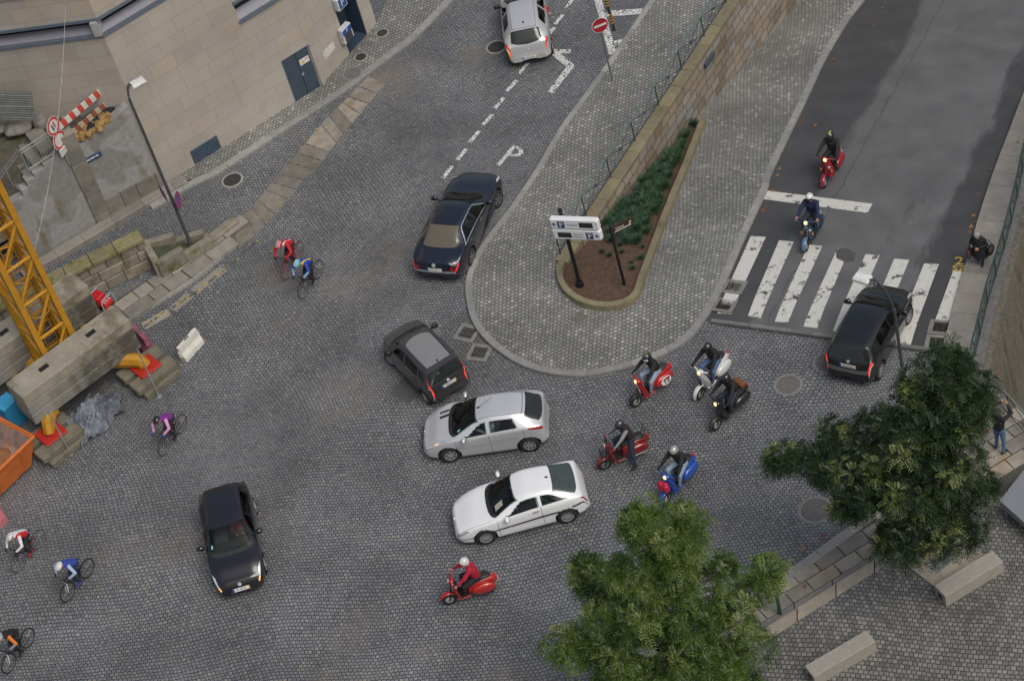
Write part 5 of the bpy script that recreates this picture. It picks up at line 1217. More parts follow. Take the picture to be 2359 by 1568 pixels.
def tree(base, blobs, ncl, label, leafm, tipm, seed):
    """blobs: (pixel x, pixel y, height, rx, ry, rz) in metres; foliage sprays on twigs spread through them"""
    rr = random.Random(seed); e = empty('robinia_tree', base, label, 'tree', 'street trees', 'thing')
    bl = [(G(x, y, z), rx, ry, rz) for x, y, z, rx, ry, rz in blobs]; vol = [b[1]*b[2]*b[3] for b in bl]
    top = max(b[0].z for b in bl); trunk = MB(); cc_ = sum((b[0] for b in bl), Vector())/len(bl)
    spine = [base-Z3*.1, base+Z3*1.2, base+Z3*2.4+Vector((.05, .04, 0)), Vector((base.x*.6+cc_.x*.4, base.y*.6+cc_.y*.4, base.z+3.8)), Vector((cc_.x, cc_.y, min(top, base.z+6.5)))]
    trunk.tube(spine, [.2, .16, .14, .11, .05], 12)
    for c, rx, ry, rz in bl:
        j = spine[2] if c.z < base.z+5 else spine[3]; m_ = j.lerp(c, .5)+Vector((rr.uniform(-.2, .2), rr.uniform(-.2, .2), .2)); trunk.tube([j, m_, c], [.085, .06, .03], 8)
    F, T_ = MB(), MB()
    vol = [v**.8 for v in vol]; sprays = []
    for k in range(ncl//9):                                        # clumps of foliage, each a little umbrella of sprays
        c, rx, ry, rz = bl[k//4] if k < 4*len(bl) else rr.choices(bl, vol)[0]
        while True:
            q = Vector((rr.uniform(-1, 1), rr.uniform(-1, 1), rr.uniform(-1, 1)))
            if .3 < q.length < 1: break
        q = q*min(q.length**-.6, 1.08/q.length); p0 = c+Vector((q.x*rx, q.y*ry, q.z*rz)); od = Vector((q.x, q.y, q.z*.5+.45)).normalized()
        trunk.tube([c.lerp(p0, .3), p0], [.022, .008], 4); cr_ = rr.uniform(.26, .44); bright = rr.random() < .5
        for i in range(9):
            while True:
                s_ = Vector((rr.uniform(-1, 1), rr.uniform(-1, 1), rr.uniform(-1, 1)))
                if .1 < s_.length < 1: break
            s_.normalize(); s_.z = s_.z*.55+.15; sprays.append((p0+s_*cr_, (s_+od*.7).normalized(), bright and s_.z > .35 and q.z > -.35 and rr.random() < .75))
    for p, outd, tip in sprays:
        u = outd.orthogonal().normalized(); v = outd.cross(u); nf = rr.randint(6, 8)
        for f in range(nf):
            a = 2*math.pi*f/nf+rr.uniform(-.4, .4); el_ = rr.uniform(-.1, .75)
            d = ((u*math.cos(a)+v*math.sin(a))*math.cos(el_)+outd*math.sin(el_)).normalized(); L = rr.uniform(.22, .40); sd_ = d.cross(Z3)
            if sd_.length < .1: sd_ = u
            sd_.normalize(); nl_ = 6
            for i in range(nl_):
                t = (i+1)/nl_; c0 = p+d*(L*t)-Z3*(.12*t*t); ll = .105*(1.05-.45*abs(t-.45))
                for sg_ in (-1, 1):
                    ld_ = (sd_*sg_*.86+d*.45-Z3*rr.uniform(.05, .3)).normalized(); w_ = d*.018; e1 = c0+ld_*ll
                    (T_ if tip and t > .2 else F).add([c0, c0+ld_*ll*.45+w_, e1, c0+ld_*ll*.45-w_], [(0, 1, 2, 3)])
    trunk.build('trunk', M_BARK, None, smooth=60)
    o = bpy.data.objects[[x.name for x in COL.objects if x.name.startswith('trunk')][-1]]; o.parent = e; o.matrix_parent_inverse = e.matrix_world.inverted()
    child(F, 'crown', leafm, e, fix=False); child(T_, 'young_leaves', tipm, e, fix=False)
    return e
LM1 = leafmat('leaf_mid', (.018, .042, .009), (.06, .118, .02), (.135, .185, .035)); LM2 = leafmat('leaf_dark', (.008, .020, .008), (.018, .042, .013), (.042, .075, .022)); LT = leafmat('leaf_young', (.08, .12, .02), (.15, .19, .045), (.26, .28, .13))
TA = G(1592, 1690, .2)
tree(TA, [(1505, 1245, 8.2, .75, .7, .85), (1440, 1320, 7.2, .75, .65, .6), (1570, 1270, 7.6, .6, .55, .6), (1610, 1345, 7.0, .75, .7, .6), (1715, 1345, 6.2, .6, .5, .4), (1500, 1400, 6.7, .8, .75, .7), (1590, 1440, 6.3, .8, .7, .6), (1680, 1440, 5.8, .7, .65, .5), (1410, 1420, 5.9, .6, .55, .5), (1440, 1490, 5.5, .8, .7, .6),
          (1300, 1494, 5.0, .42, .4, .22), (1362, 1478, 5.1, .4, .35, .25), (1352, 1308, 6.1, .33, .3, .25), (1380, 1345, 6.0, .35, .35, .3), (1540, 1520, 5.2, .9, .8, .6), (1630, 1540, 4.8, .8, .7, .5), (1710, 1500, 4.9, .5, .5, .4), (1478, 1190, 8.9, .25, .25, .3), (1572, 1205, 8.5, .28, .28, .3), (1455, 1580, 4.4, .8, .8, .6), (1560, 1610, 4.0, .9, .8, .6), (1670, 1600, 4.0, .7, .7, .5), (1755, 1318, 6.1, .28, .28, .22)], 1350, 'bright green feathery street tree at the bottom middle', LM1, LT, 3)
TB = G(2150, 1262, .2)
tree(TB, [(2160, 885, 8.2, .75, .7, .7), (2205, 850, 8.5, .42, .42, .45), (2095, 925, 7.5, .55, .5, .5), (2195, 950, 7.4, .65, .6, .6), (2030, 1000, 6.2, .65, .55, .4), (2110, 1020, 6.9, .85, .75, .7), (2185, 1050, 6.4, .7, .65, .55), (1940, 995, 5.7, .38, .33, .24), (1905, 1075, 5.0, .5, .4, .26),
          (1985, 1085, 5.4, .7, .6, .45), (1808, 1052, 5.2, .26, .22, .14), (2065, 1110, 5.7, .8, .7, .55), (2150, 1140, 5.3, .85, .75, .6), (2040, 1180, 4.7, .75, .65, .5), (2215, 1150, 4.8, .55, .5, .45), (2125, 1225, 4.1, .85, .7, .5), (2195, 1215, 4.0, .6, .55, .4), (2245, 1115, 5.0, .34, .3, .28), (2240, 900, 7.9, .25, .25, .25), (1955, 1150, 4.4, .42, .38, .28), (2060, 1255, 3.4, .5, .5, .35), (1858, 1062, 5.1, .34, .28, .2), (2232, 955, 7.0, .25, .25, .25), (2090, 990, 6.8, .7, .6, .5), (2150, 985, 7.1, .7, .6, .5), (2060, 1060, 6.0, .6, .55, .45), (2130, 1085, 6.1, .8, .7, .5)], 1420, 'dark green feathery street tree at the right, above the tree grate', LM2, LT, 4)
# ------------------------------------------------------------ cars
def paint(name, col, metal=0.0, rough=.3, flake=0.0):
    if name in _mats: return _mats[name]
    dk = max(col) < .1; m = mat(name, col, rough, metal, var=.03, scale=1.5, coat=.9, spec=.45 if dk else .5)
    t = m.node_tree; g = N(t, 'ShaderNodeNewGeometry'); d = N(t, 'ShaderNodeBsdfDiffuse'); d.inputs[0].default_value = (.05, .05, .052, 1); x = N(t, 'ShaderNodeMixShader')   # inside of the shell: dark trim
    t.links.new(g.outputs['Backfacing'], x.inputs[0]); t.links.new(t.nodes['Principled BSDF'].outputs[0], x.inputs[1]); t.links.new(d.outputs[0], x.inputs[2]); t.links.new(x.outputs[0], t.nodes['Material Output'].inputs['Surface']); return m
def glazing():
    m = bpy.data.materials.new('clear_glass'); m.use_nodes = True; t = m.node_tree; t.nodes.remove(t.nodes['Principled BSDF'])
    tr = N(t, 'ShaderNodeBsdfTransparent'); tr.inputs[0].default_value = (.50, .58, .57, 1); gl = N(t, 'ShaderNodeBsdfGlossy'); gl.inputs['Roughness'].default_value = .02
    tc = N(t, 'ShaderNodeTexCoord'); nz = N(t, 'ShaderNodeTexNoise', Scale=1.2, Detail=2.0); t.links.new(tc.outputs['Object'], nz.inputs['Vector']); bp = N(t, 'ShaderNodeBump', Strength=.05, Distance=.1); t.links.new(nz.outputs[0], bp.inputs['Height']); t.links.new(bp.outputs[0], gl.inputs['Normal'])
    fr = N(t, 'ShaderNodeFresnel'); fr.inputs[0].default_value = 1.5; x = N(t, 'ShaderNodeMixShader'); t.links.new(fr.outputs[0], x.inputs[0]); t.links.new(tr.outputs[0], x.inputs[1]); t.links.new(gl.outputs[0], x.inputs[2])
    t.links.new(x.outputs[0], t.nodes['Material Output'].inputs['Surface']); return m
M_CLEAR = glazing()
M_GLASS = mat('car_glass', (.014, .021, .022), .04, var=.4, scale=1.6, spec=.5); M_GLASSR = mat('rear_glass', (.02, .024, .024), .05, var=.4, scale=1.2, spec=.6)
M_GLASSB = mat('sunblind_glass', (.12, .105, .08), .08, var=.08, scale=.6)
M_TYRE = mat('tyre_rubber', (.016, .016, .017), .85, var=.3, scale=12); M_RIMA = mat('wheel_alloy', (.48, .49, .50), .35, .7); M_PLAST = mat('black_plastic', (.018, .018, .02), .55); M_CHROME = mat('chrome_trim', (.70, .71, .72), .22, .85)
M_HEADL = mat('headlamp_lens', (.66, .68, .70), .1, .3, coat=1.0, var=.25, scale=14); M_HEADY = mat('headlamp_aged', (.42, .42, .34), .2, .1, coat=1.0, var=.2, scale=12)
M_TAIL = mat('tail_lens', (.30, .012, .01), .15, coat=1.0, var=.2, scale=10); M_TAILW = mat('tail_lens_clear', (.6, .5, .48), .15, coat=1.0); M_BRAKE = mat('brake_lit', (1.0, .03, .02), .3, emit=1.6); M_AMBER = mat('amber_lit', (1.0, .38, .06), .3, emit=1.6); M_LAMPON = mat('lamp_lit', (1.0, .70, .33), .3, emit=1.3)
M_PLATEW = mat('plate_white', (.62, .62, .6), .5); M_PB_ = mat('plate_eu_blue', (.02, .10, .45), .5); M_PY_ = mat('plate_yellow', (.6, .42, .03), .5); M_PT = mat('plate_print', (.03, .03, .035), .6)
def pch(xs, ys):
    xs, ys = np.array(xs, float), np.array(ys, float); h = np.diff(xs); d = np.diff(ys)/h; m = np.zeros(len(xs)); m[0], m[-1] = d[0], d[-1]
    for i in range(1, len(xs)-1):
        if d[i-1]*d[i] > 0: w1, w2 = 2*h[i]+h[i-1], h[i]+2*h[i-1]; m[i] = (w1+w2)/(w1/d[i-1]+w2/d[i])
    def f(x):
        x = np.clip(np.asarray(x, float), xs[0], xs[-1]); i = np.clip(np.searchsorted(xs, x, 'right')-1, 0, len(xs)-2); t = (x-xs[i])/h[i]
        return (1+2*t)*(1-t)**2*ys[i]+t*(1-t)**2*h[i]*m[i]+t*t*(3-2*t)*ys[i+1]+t*t*(t-1)*h[i]*m[i+1]
    return f
class Shape:
    def __init__(s, c):
        L, W, H = c['L'], c['W']/2, c['H']; dc, zc, dh, dr, dg, zg, zn = c['dc'], c['zc'], c['dh'], c['dr'], c['dg'], c['zg'], c['zn']; s.c = c
        zr = c.get('zr', H-.07)
        T = [(0, .46), (.03, zn-.16), (.10, zn-.05), (.22, zn), (dc*.55, zn*.45+zc*.55+.025), (dc-.03, zc), (dc+(dh-dc)*.5, zc+(H-.06-zc)*.54), (dh, H-.065), (dh+(dr-dh)*.35, H), (dh+(dr-dh)*.7, H-.012), (dr, zr), (dr+(dg-dr)*.5, (zr+zg)/2+.03), (dg, zg)]
        if c.get('deck'): T += [(L-.22, c['deck']), (L-.10, c['deck']-.03), (L-.04, c['deck']-.2), (L-.005, .56), (L, .46)]
        else: T += [(dg+(L-dg)*.45, zg-.14), (L-.03, .66), (L-.004, .54), (L, .44)]
        s.zt = pch(*zip(*T))
        Bt = [(0, .40), (.12, zn-.16), (dc, zc-.07), (dh, zc-.0), (dr-.3, zc+c.get('wedge', .03)), (dg, min(zg-.03, zc+c.get('wedge', .03))), (L-.06, min(zg, .85)-.2), (L, .40)]
        s.zb = pch(*zip(*Bt)); tp = c.get('nose', .66); tr = c.get('tail', .74)
        s.w = pch([0, .05, .15, .35, .7, 1.1, L-1.0, L-.5, L-.2, L-.07, L], [W*k for k in (tp, tp+.085, .83, .915, .97, 1, 1, .975, .905, .82, tr-.03)])
        rw = c.get('rw', .70)
        s.wr = pch([0, .2, dc-.05, dc+.12, dh, (dh+dr)/2, dr, dg, L-.05, L], [W*k for k in (tp-.12, .70, .84, .82, rw, rw, rw-.02, c.get('gw', .74), .68, tr-.08)])
        s.bot = pch([0, .25, .8, L-.7, L-.2, L], [.26, .20, .17, .19, .26, .34])
    def ring(s, d):
        zt, zb, w, wr, bo = s.zt(d), s.zb(d), s.w(d), s.wr(d), s.bot(d); zb = np.minimum(zb, zt-.03)
        k = np.clip((zt-zb)/.3, 0, 1); ze = zt-(.35-.05*k)*(zt-zb)*(1-k)-.085*k
        ze = np.minimum(np.maximum(ze, zb+.3*(zt-zb)), zt-.004); zl = bo+(zb-bo)*.42
        return np.stack([np.stack(p, -1) for p in ((w*.55, bo), (w*.95, bo+.015), (w*1.0, zl), (w*1.0, zb-.20*np.clip((zb-bo)/.5, .2, 1)), (w*.955, zb), (wr, ze), (wr*.72, ze+(zt-ze)*.82), (w*0, zt))], -2)
    def S(s, d, v):
        d = np.asarray(d, float); v = np.clip(np.asarray(v, float), 0, 7); R_ = s.ring(d); i = np.clip(v.astype(int), 0, 6); t = (v-i)[..., None]
        idx = lambda k: np.take_along_axis(R_, np.clip(k, 0, 7)[..., None, None].repeat(2, -1), -2)[..., 0, :]
        p1, p2 = idx(i), idx(i+1); p0 = np.where((i > 0)[..., None], idx(i-1), p1); p3 = idx(i+2)
        p3 = np.where((i == 6)[..., None], idx(i*0+6)*np.array([-1, 1]), p3); a = .38
        m1, m2 = a*(p2-p0), a*(p3-p1)
        q = (2*t**3-3*t*t+1)*p1+(t**3-2*t*t+t)*m1+(-2*t**3+3*t*t)*p2+(t**3-t*t)*m2
        return np.stack([-d, q[..., 0], q[..., 1]], -1)
    def P(s, d, v, side=1, off=0.0):
        e = .004; p = s.S(d, v); a = s.S(np.asarray(d)+e, v)-s.S(np.asarray(d)-e, v); vv = np.asarray(v, float); b = s.S(d, np.minimum(vv+e*5, 7))-s.S(d, np.maximum(vv-e*5, 0))
        n = np.cross(a, b); ln = np.linalg.norm(n, axis=-1, keepdims=True); n = n/np.maximum(ln, 1e-9)
        c_ = np.stack([p[..., 0]*0, p[..., 1]*.6, p[..., 2]-.55], -1); n = np.where((n*c_).sum(-1, keepdims=True) < 0, -n, n)
        p = p+n*off; p[..., 1] *= side; return p
def build_car(c, M, label, group=None):
    s = Shape(c); L, W, H, wb, fo, R = c['L'], c['W'], c['H'], c['wb'], c['fo'], c['R']; X0 = fo+wb/2      # local x = X0 - d
    car = empty(c['name'], M, label, 'car', group, 'thing'); col = c['paint']
    def sh(P): P = np.array(P); P[..., 0] += X0; return P
    # openings for the glazing, in (distance from front, section) coordinates
    dc, dh, dr, dg, bp_ = c['dc'], c['dh'], c['dr'], c['dg'], c['bp']; fr = [(bp_-.03, 4.14), (dc+.42, 4.16), (dh+.10, 4.84), (bp_-.03, 4.86)]; re_ = c.get('rw4', [(dg-.42, 4.16), (bp_+.05, 4.14), (bp_+.05, 4.86), (dr-.02, 4.84)])
    def shrink(q, k=.90): m = np.array(q).mean(0); return [tuple(m+(np.array(p)-m)*k) for p in q]
    qs = [inpoly(shrink(fr))]+([inpoly(shrink(re_))] if c.get('doors', 4) == 4 else [])
    def opening(d, v):
        t2 = ((7-v)/1.9)**2
        if v > 5.22 and dc+.06+.22*t2 < d < dh-.07+.10*t2: return True
        return any(q(Vector((d, v, 0))) for q in qs)
    # body
    dd = np.linspace(0, L, 600); arc = np.concatenate([[0], np.cumsum(np.hypot(np.diff(dd), np.diff(s.zt(dd))))]); st = np.interp(np.linspace(0, arc[-1], 130), arc, dd); vv = np.linspace(0, 7, 50)
    Dm, Vm = np.meshgrid(st, vv, indexing='ij'); Pm = sh(s.S(Dm, Vm)); mb = MB(); nv = len(vv)
    ax = (wb/2, -wb/2); Ra = R+c.get('arch', .055)
    for sd_ in (1, -1):
        Q = Pm.copy(); inside = np.zeros(Q.shape[:2], bool)
        for a in ax: inside |= ((Q[..., 0]-a)**2+(Q[..., 2]-R*.98)**2 < Ra**2) & (Q[..., 1] > W*.30) & (Q[..., 2] < R+Ra)
        Q[..., 1] -= inside*.17; Q[..., 1] *= sd_; o = len(mb.v); mb.v += [tuple(p) for p in Q.reshape(-1, 3)]
        for i in range(len(st)-1):
            for j in range(nv-1):
                if opening((st[i]+st[i+1])/2, (vv[j]+vv[j+1])/2): continue
                k = o+i*nv+j; q = (k, k+1, k+nv+1, k+nv); mb.f.append(list(q if sd_ > 0 else q[::-1])); mb.m.append(1 if (inside[i, j] or inside[i+1, j+1] or j < 4) else 0)
        for e_, i in ((0, 0), (1, len(st)-1)): mb.f.append([o+i*nv+j for j in range(nv)]); mb.m.append(0)
    bm = bmesh.new(); me = bpy.data.meshes.new('body'); me.from_pydata(mb.v, [], mb.f); me.materials.append(col); me.materials.append(M_PLAST); me.polygons.foreach_set('material_index', mb.m); bm.from_mesh(me); bmesh.ops.remove_doubles(bm, verts=bm.verts, dist=.0004); bmesh.ops.recalc_face_normals(bm, faces=bm.faces); bm.to_mesh(me); bm.free()
    me.polygons.foreach_set('use_smooth', [True]*len(me.polygons)); me.set_sharp_from_angle(angle=math.radians(42)); body = bpy.data.objects.new('body', me); COL.objects.link(body); body.parent = car
    def patch(name, cor, m, sides=(1, -1), nu=12, nv=8, off=.004, par=car, bow=0.0, one=False):
        """cor: (d,v) corners rear-low, front-low, front-high, rear-high"""
        outs = []
        if name == 'headlamp':
            c0 = np.array(cor).mean(0); patch('lamp_surround', [tuple(c0+(np.array(q)-c0)*1.13) for q in cor], M_PLAST, sides, nu, nv, off*.5)
        for sd_ in sides:
            B = MB(); U, V = np.meshgrid(np.linspace(0, 1, nu), np.linspace(0, 1, nv), indexing='ij')
            d = (1-V)*((1-U)*cor[0][0]+U*cor[1][0])+V*((1-U)*cor[3][0]+U*cor[2][0]); v = (1-V)*((1-U)*cor[0][1]+U*cor[1][1])+V*((1-U)*cor[3][1]+U*cor[2][1])+bow*4*U*(1-U)*V
            B.grid(sh(s.P(d, v, sd_, off)).tolist()); outs.append(B.build(name, m, par, smooth=60, fix=True))
        return outs
    def across(name, d0, d1, v0, v1, m, c0=0.0, c1=0.0, nu=10, nt=24, off=.004, par=car):
        """panel spanning the centreline from d0 (front edge) to d1, edges bowed rearwards by c*t^2"""
        U, T_ = np.meshgrid(np.linspace(0, 1, nu), np.linspace(-1, 1, nt), indexing='ij'); d = (1-U)*(d0+c0*T_**2)+U*(d1+c1*T_**2); v = 7-np.abs(T_)*(7-((1-U)*v0+U*v1)); P = s.P(d, v, 1, off); P[..., 1] *= np.where(T_ < 0, -1, 1)
        B = MB(); B.grid(sh(P).tolist()); return B.build(name, m, par, smooth=60)
    across('cowl', dc-.10, dc+.07, 5.1, 5.1, M_PLAST, .2, .22, off=.003)
    ws = across('windscreen', dc+.02, dh-.03, 5.12, 5.1, M_CLEAR, .22, .10, off=.006)
    if c.get('sticker'): patch('inspection_sticker', [(dc+.34, 5.5), (dc+.24, 5.5), (dc+.24, 5.75), (dc+.34, 5.75)], mat('sticker_teal', (.25, .5, .5), .4), (c['sticker'],), 3, 3, .012, ws)
    if c.get('paper'): patch('newspaper', [(dc+.42, 6.0), (dc+.16, 5.95), (dc+.16, 6.45), (dc+.42, 6.5)], mat('newsprint', (.38, .37, .31), .7, var=.5, scale=22), (1,), 3, 3, .010, ws)
    for x in (-.3, .25):
        B = MB(); a = sh(s.P(np.array([dc+.02]), np.array([6.6 if x > 0 else 5.9]), 1 if x < 0 else -1, .02))[0]; b = sh(s.P(np.array([dc+.16]), np.array([5.4 if x > 0 else 6.7]), 1 if x < 0 else -1, .02))[0]; B.tube([a, b], .012, 5); B.build('wiper', M_PLAST, ws)
    rgv = c.get('rgv', 5.1); across('rear_window', dr+c.get('rgo', .05), dg-c.get('rgi', .03), rgv, c.get('rgv2', rgv), c.get('rear_glass', M_GLASSR), c.get('rgc', -.06), c.get('rgc2', -.10), off=.006)
    patch('side_window', fr, M_CLEAR, bow=.03); patch('side_window', re_, M_GLASS if c.get('doors', 4) == 2 else M_CLEAR, bow=.03)
    if c.get('quarter'): patch('quarter_window', c['quarter'], M_GLASS)
    if c.get('chrome'):
        patch('window_trim', [(dg-.30, 4.02), (dc+.36, 4.02), (dc+.36, 4.11), (dg-.30, 4.11)], M_CHROME, nu=30, nv=3, off=.008)
        patch('window_trim', [(dg-.30, 4.05), (dr-.05, 4.9), (dr-.02, 4.98), (dg-.25, 4.08)], M_CHROME, nu=16, nv=3, off=.008); patch('window_trim', [(dr-.05, 4.9), (dh+.1, 4.9), (dh+.1, 4.97), (dr-.02, 4.97)], M_CHROME, nu=30, nv=3, off=.008); patch('window_trim', [(dh+.1, 4.9), (dc+.4, 4.2), (dc+.36, 4.2), (dh+.06, 4.97)], M_CHROME, nu=12, nv=3, off=.008)
    # cabin: floor, dashboard, seats, steering wheel
    trim = c.get('trim', mat('cabin_grey', (.075, .08, .085), .8, var=.2)); hz = c['zc']-.42; sw = W*.21
    B = MB(); B.rbox((X0-(dc+dg)/2, 0, .30), (dg-dc-.2, W*.84, .06), .02); B.build('cabin_floor', M_PLAST, car)
    B = MB(); B.rbox((X0-dc-.30, 0, c['zc']-.20), (.62, W*.78, .26), .08); B.build('dashboard', mat('dash_grey', (.04, .045, .047), .7, var=.2), car)
    for sd_ in (1, -1):
        B = MB(); x = X0-dh-.30; B.rbox((x, sd_*sw, hz), (.50, .48, .20), .06); T = Matrix.Translation((x-.27, sd_*sw, hz+.36)) @ Matrix.Rotation(-.30, 4, 'Y'); B.rbox((0, 0, 0), (.16, .46, .62), .06, 0, T); B.rbox((-.0, 0, .40), (.10, .26, .18), .04, 0, T); B.build('front_seat', trim, car, smooth=50)
    B = MB(); x = X0-dh-1.12; B.rbox((x, 0, hz), (.5, W*.70, .2), .06); T = Matrix.Translation((x-.28, 0, hz+.32)) @ Matrix.Rotation(-.3, 4, 'Y'); B.rbox((0, 0, 0), (.16, W*.68, .56), .06, 0, T); B.build('rear_seat', trim, car, smooth=50)
    B = MB(); T = frame((X0-dc-.62, sw, c['zc']-.06), (0, 1, 0), (-.45, 0, .9)); B.lathe([(.165+.016*math.cos(a), .016*math.sin(a)) for a in [2*math.pi*k/8 for k in range(9)]], n=24, T=T); B.box((0, 0, 0), (.3, .05, .02), 0, T); B.build('steering_wheel', M_PLAST, car)
    # seams
    for d_, v0, v1 in ([(bp_, 1.3, 4.1), (dc+.12, 1.3, 3.9)]+([(dg-.62, 2.6, 4.1)] if c.get('doors', 4) == 4 else [])): patch('door_seam', [(d_+.008, v0), (d_-.004, v0), (d_-.004, v1), (d_+.008, v1)], M_PLAST, nu=2, nv=16, off=.002)
    patch('bonnet_seam', [(dc-.02, 4.75), (.25, 4.6), (.25, 4.68), (dc-.02, 4.80)], M_PLAST, nu=24, nv=2, off=.002)
    if c.get('ditch'): patch('roof_seam', [(dr-.02, 5.62), (dh+.06, 5.62), (dh+.06, 5.70), (dr-.02, 5.70)], M_PLAST, nu=24, nv=2, off=.003); across('hatch_seam', dr-.035, dr-.018, 5.6, 5.6, M_PLAST, -.03, -.03, nu=2, off=.003)
    for hd in c.get('handles', [bp_-.16, dg-.75]):
        if hd: patch('door_handle', [(hd+.10, 3.55), (hd-.10, 3.55), (hd-.10, 3.68), (hd+.10, 3.68)], c.get('handle_mat', col), nu=4, nv=3, off=.022)
    if c.get('rub'): patch('rubbing_strip', c['rub'], c.get('rub_mat', M_PLAST), nu=24, nv=3, off=.012)
    # lamps, bumpers, plates
    for nm_, cor, m, kw in c.get('patches', []): patch(nm_, cor, m, **kw)
    for nm_, a, m, kw in c.get('acrosses', []): across(nm_, *a, m, **kw)
    def plate(front, z, text, tilt=0.0, y=0):
        d = 0.0 if front else L
        for d in (np.linspace(0, .35, 200) if front else np.linspace(L, L-.5, 300)):
            if float(s.zt(d)) >= z+.06: break
        x = X0-d+(.02 if front else -.025); B = MB(); T = frame((x, y, z), (0, 1 if front else -1, 0), (-.15-tilt if front else .15+tilt, 0, 1))
        B.box((0, 0, 0), (.52, .115, .012), 0, T); B.box((-.235, 0, .007), (.045, .11, .004), 1, T)
        if not c.get('foreign'): B.box((.237, 0, .007), (.04, .11, .004), 2, T)
        vs, fs = text_geo(text, .10); B.add(vs, fs, 3, T @ Matrix.Translation((0, 0, .008)) @ Matrix.Diagonal((.82, 1, 1, 1))); B.build('number_plate', [M_PLATEW, M_PB_, M_PY_, M_PT], car)
    if c.get('fplate'): plate(True, *c['fplate'])
    if c.get('rplate'): plate(False, *c['rplate'])
    if c.get('grille'):
        z0, z1, wg = c['grille']; B = MB(); B.rbox((X0+.012, 0, (z0+z1)/2), (.05, wg, z1-z0), .02); B.build('grille', M_PLAST, car)
    if c.get('badge'):
        front, z, r = c['badge']; d = 0
        for d in (np.linspace(0, .35, 200) if front else np.linspace(L, L-.6, 300)):
            if float(s.zt(d)) >= z: break
        B = MB(); x = X0-d+(.015 if front else -.015); B.lathe([(0, -.01), (r, -.01), (r*.9, .012), (0, .012)], (0, 0, 0), n=20, T=frame((x, 0, z), (0, 1, 0), (-.6 if front else .6, 0, 1))); B.build('badge', M_CHROME, car)
    # mirrors, aerial
    for sd_ in (1, -1):
        B = MB(); dm = dc+.46; y = float(s.w(dm))*.97; B.ell((X0-dm+.02, sd_*(y+.12), c['zc']+.07), (.075, .125, .085), 0, nu=14, nv=8); B.tube([(X0-dm, sd_*(y-.06), c['zc']+.02), (X0-dm, sd_*(y+.05), c['zc']+.04)], .035, 6, 1); B.quad(*[(X0-dm-.05, sd_*(y+.12+a*.09), c['zc']+.07+b*.055) for a, b in ((-1, -1), (1, -1), (1, 1), (-1, 1))], 2)
        B.build('wing_mirror', [c.get('mirror', col), M_PLAST, M_GLASS], car, smooth=50)
    if c.get('aerial'):
        d_, y_, ln = c['aerial']; z = float(s.zt(d_))-.01; B = MB(); B.ell((X0-d_, y_, z+.01), (.06, .035, .03)); B.tube([(X0-d_, y_, z+.02), (X0-d_-ln*.8, y_, z+.02+ln*.55)], .007, 5); B.build('aerial', M_PLAST, car)
    B = MB(); B.rbox((X0-L/2, 0, .23), (L-.5, W*.86, .14), .05); B.build('underbody', M_PLAST, car)
    # wheels
    for a in (0, 1):
        for sd_ in (1, -1):
            B = MB(); y0 = W/2-.20; pr = [(R*.62, -.10), (R*.9, -.105), (R*.985, -.085), (R, -.05), (R, .05), (R*.985, .085), (R*.9, .105), (R*.62, .10)]
            stv = c.get('steer', 0) if a == 0 else 0
            T = Matrix.Translation((ax[a], sd_*(W/2-.115), R)) @ Matrix.Rotation(stv, 4, 'Z') @ Matrix.Diagonal((1, sd_, 1, 1)); B.lathe(pr+[pr[0]], axis='Y', n=32, T=T); wo = B.build('wheel', M_TYRE, car, smooth=50)
            B = MB(); r = R*.64; B.lathe([(0, .075), (r*.98, .075)], axis='Y', n=28, mi=1, T=T); B.lathe([(r*.9, .098), (r, .104), (r, .06), (r*.9, .07), (r*.9, .098)], axis='Y', n=32, T=T); B.lathe([(0, .1), (r*.24, .098), (r*.27, .08)], axis='Y', n=16, T=T)
            ns = c.get('spokes', 7)
            for k in range(ns): B.box((r*.56, .088, 0), (r*.75, .014, r*c.get('spw', .26)), 0, T @ Matrix.Rotation(2*math.pi*k/ns+.2, 4, 'Y'))
            B.build('rim', [c.get('rim', M_RIMA), M_PLAST], wo, smooth=40)
    return car
def place(Fp, Rp, wb, latoff=0.0, right=False, hz=None):
    """matrix from the ground pixels under the front and rear axles (or under the wheels of one side, latoff = half track towards the car's centre, + = left)"""
    f = GR(*Fp) if right else G(*Fp); r = GR(*Rp) if right else G(*Rp); x = (f-r); x.z = 0; x.normalize(); y = Vector((-x.y, x.x, 0)); c = (f+r)/2+y*latoff
    fz = hR(*(c+x*wb/2).xy) if right else 0; rz = hR(*(c-x*wb/2).xy) if right else 0; xx = Vector((x.x*wb, x.y*wb, fz-rz)).normalized(); c.z = (fz+rz)/2+.004
    return frame(c, xx, y)
SILV = paint('paint_silver', (.60, .61, .63), .4, .32); SILV2 = paint('paint_silver_warm', (.56, .565, .575), .4, .33); WHITEP = paint('paint_white', (.74, .75, .76), 0, .3); NAVYP = paint('paint_navy', (.010, .013, .026), .2, .25); BLACKP = paint('paint_black', (.008, .008, .010), .1, .22); GREYP = paint('paint_graphite', (.064, .065, .070), .5, .35)
bk = lambda *a, **k: (*a, k)
L = 4.03
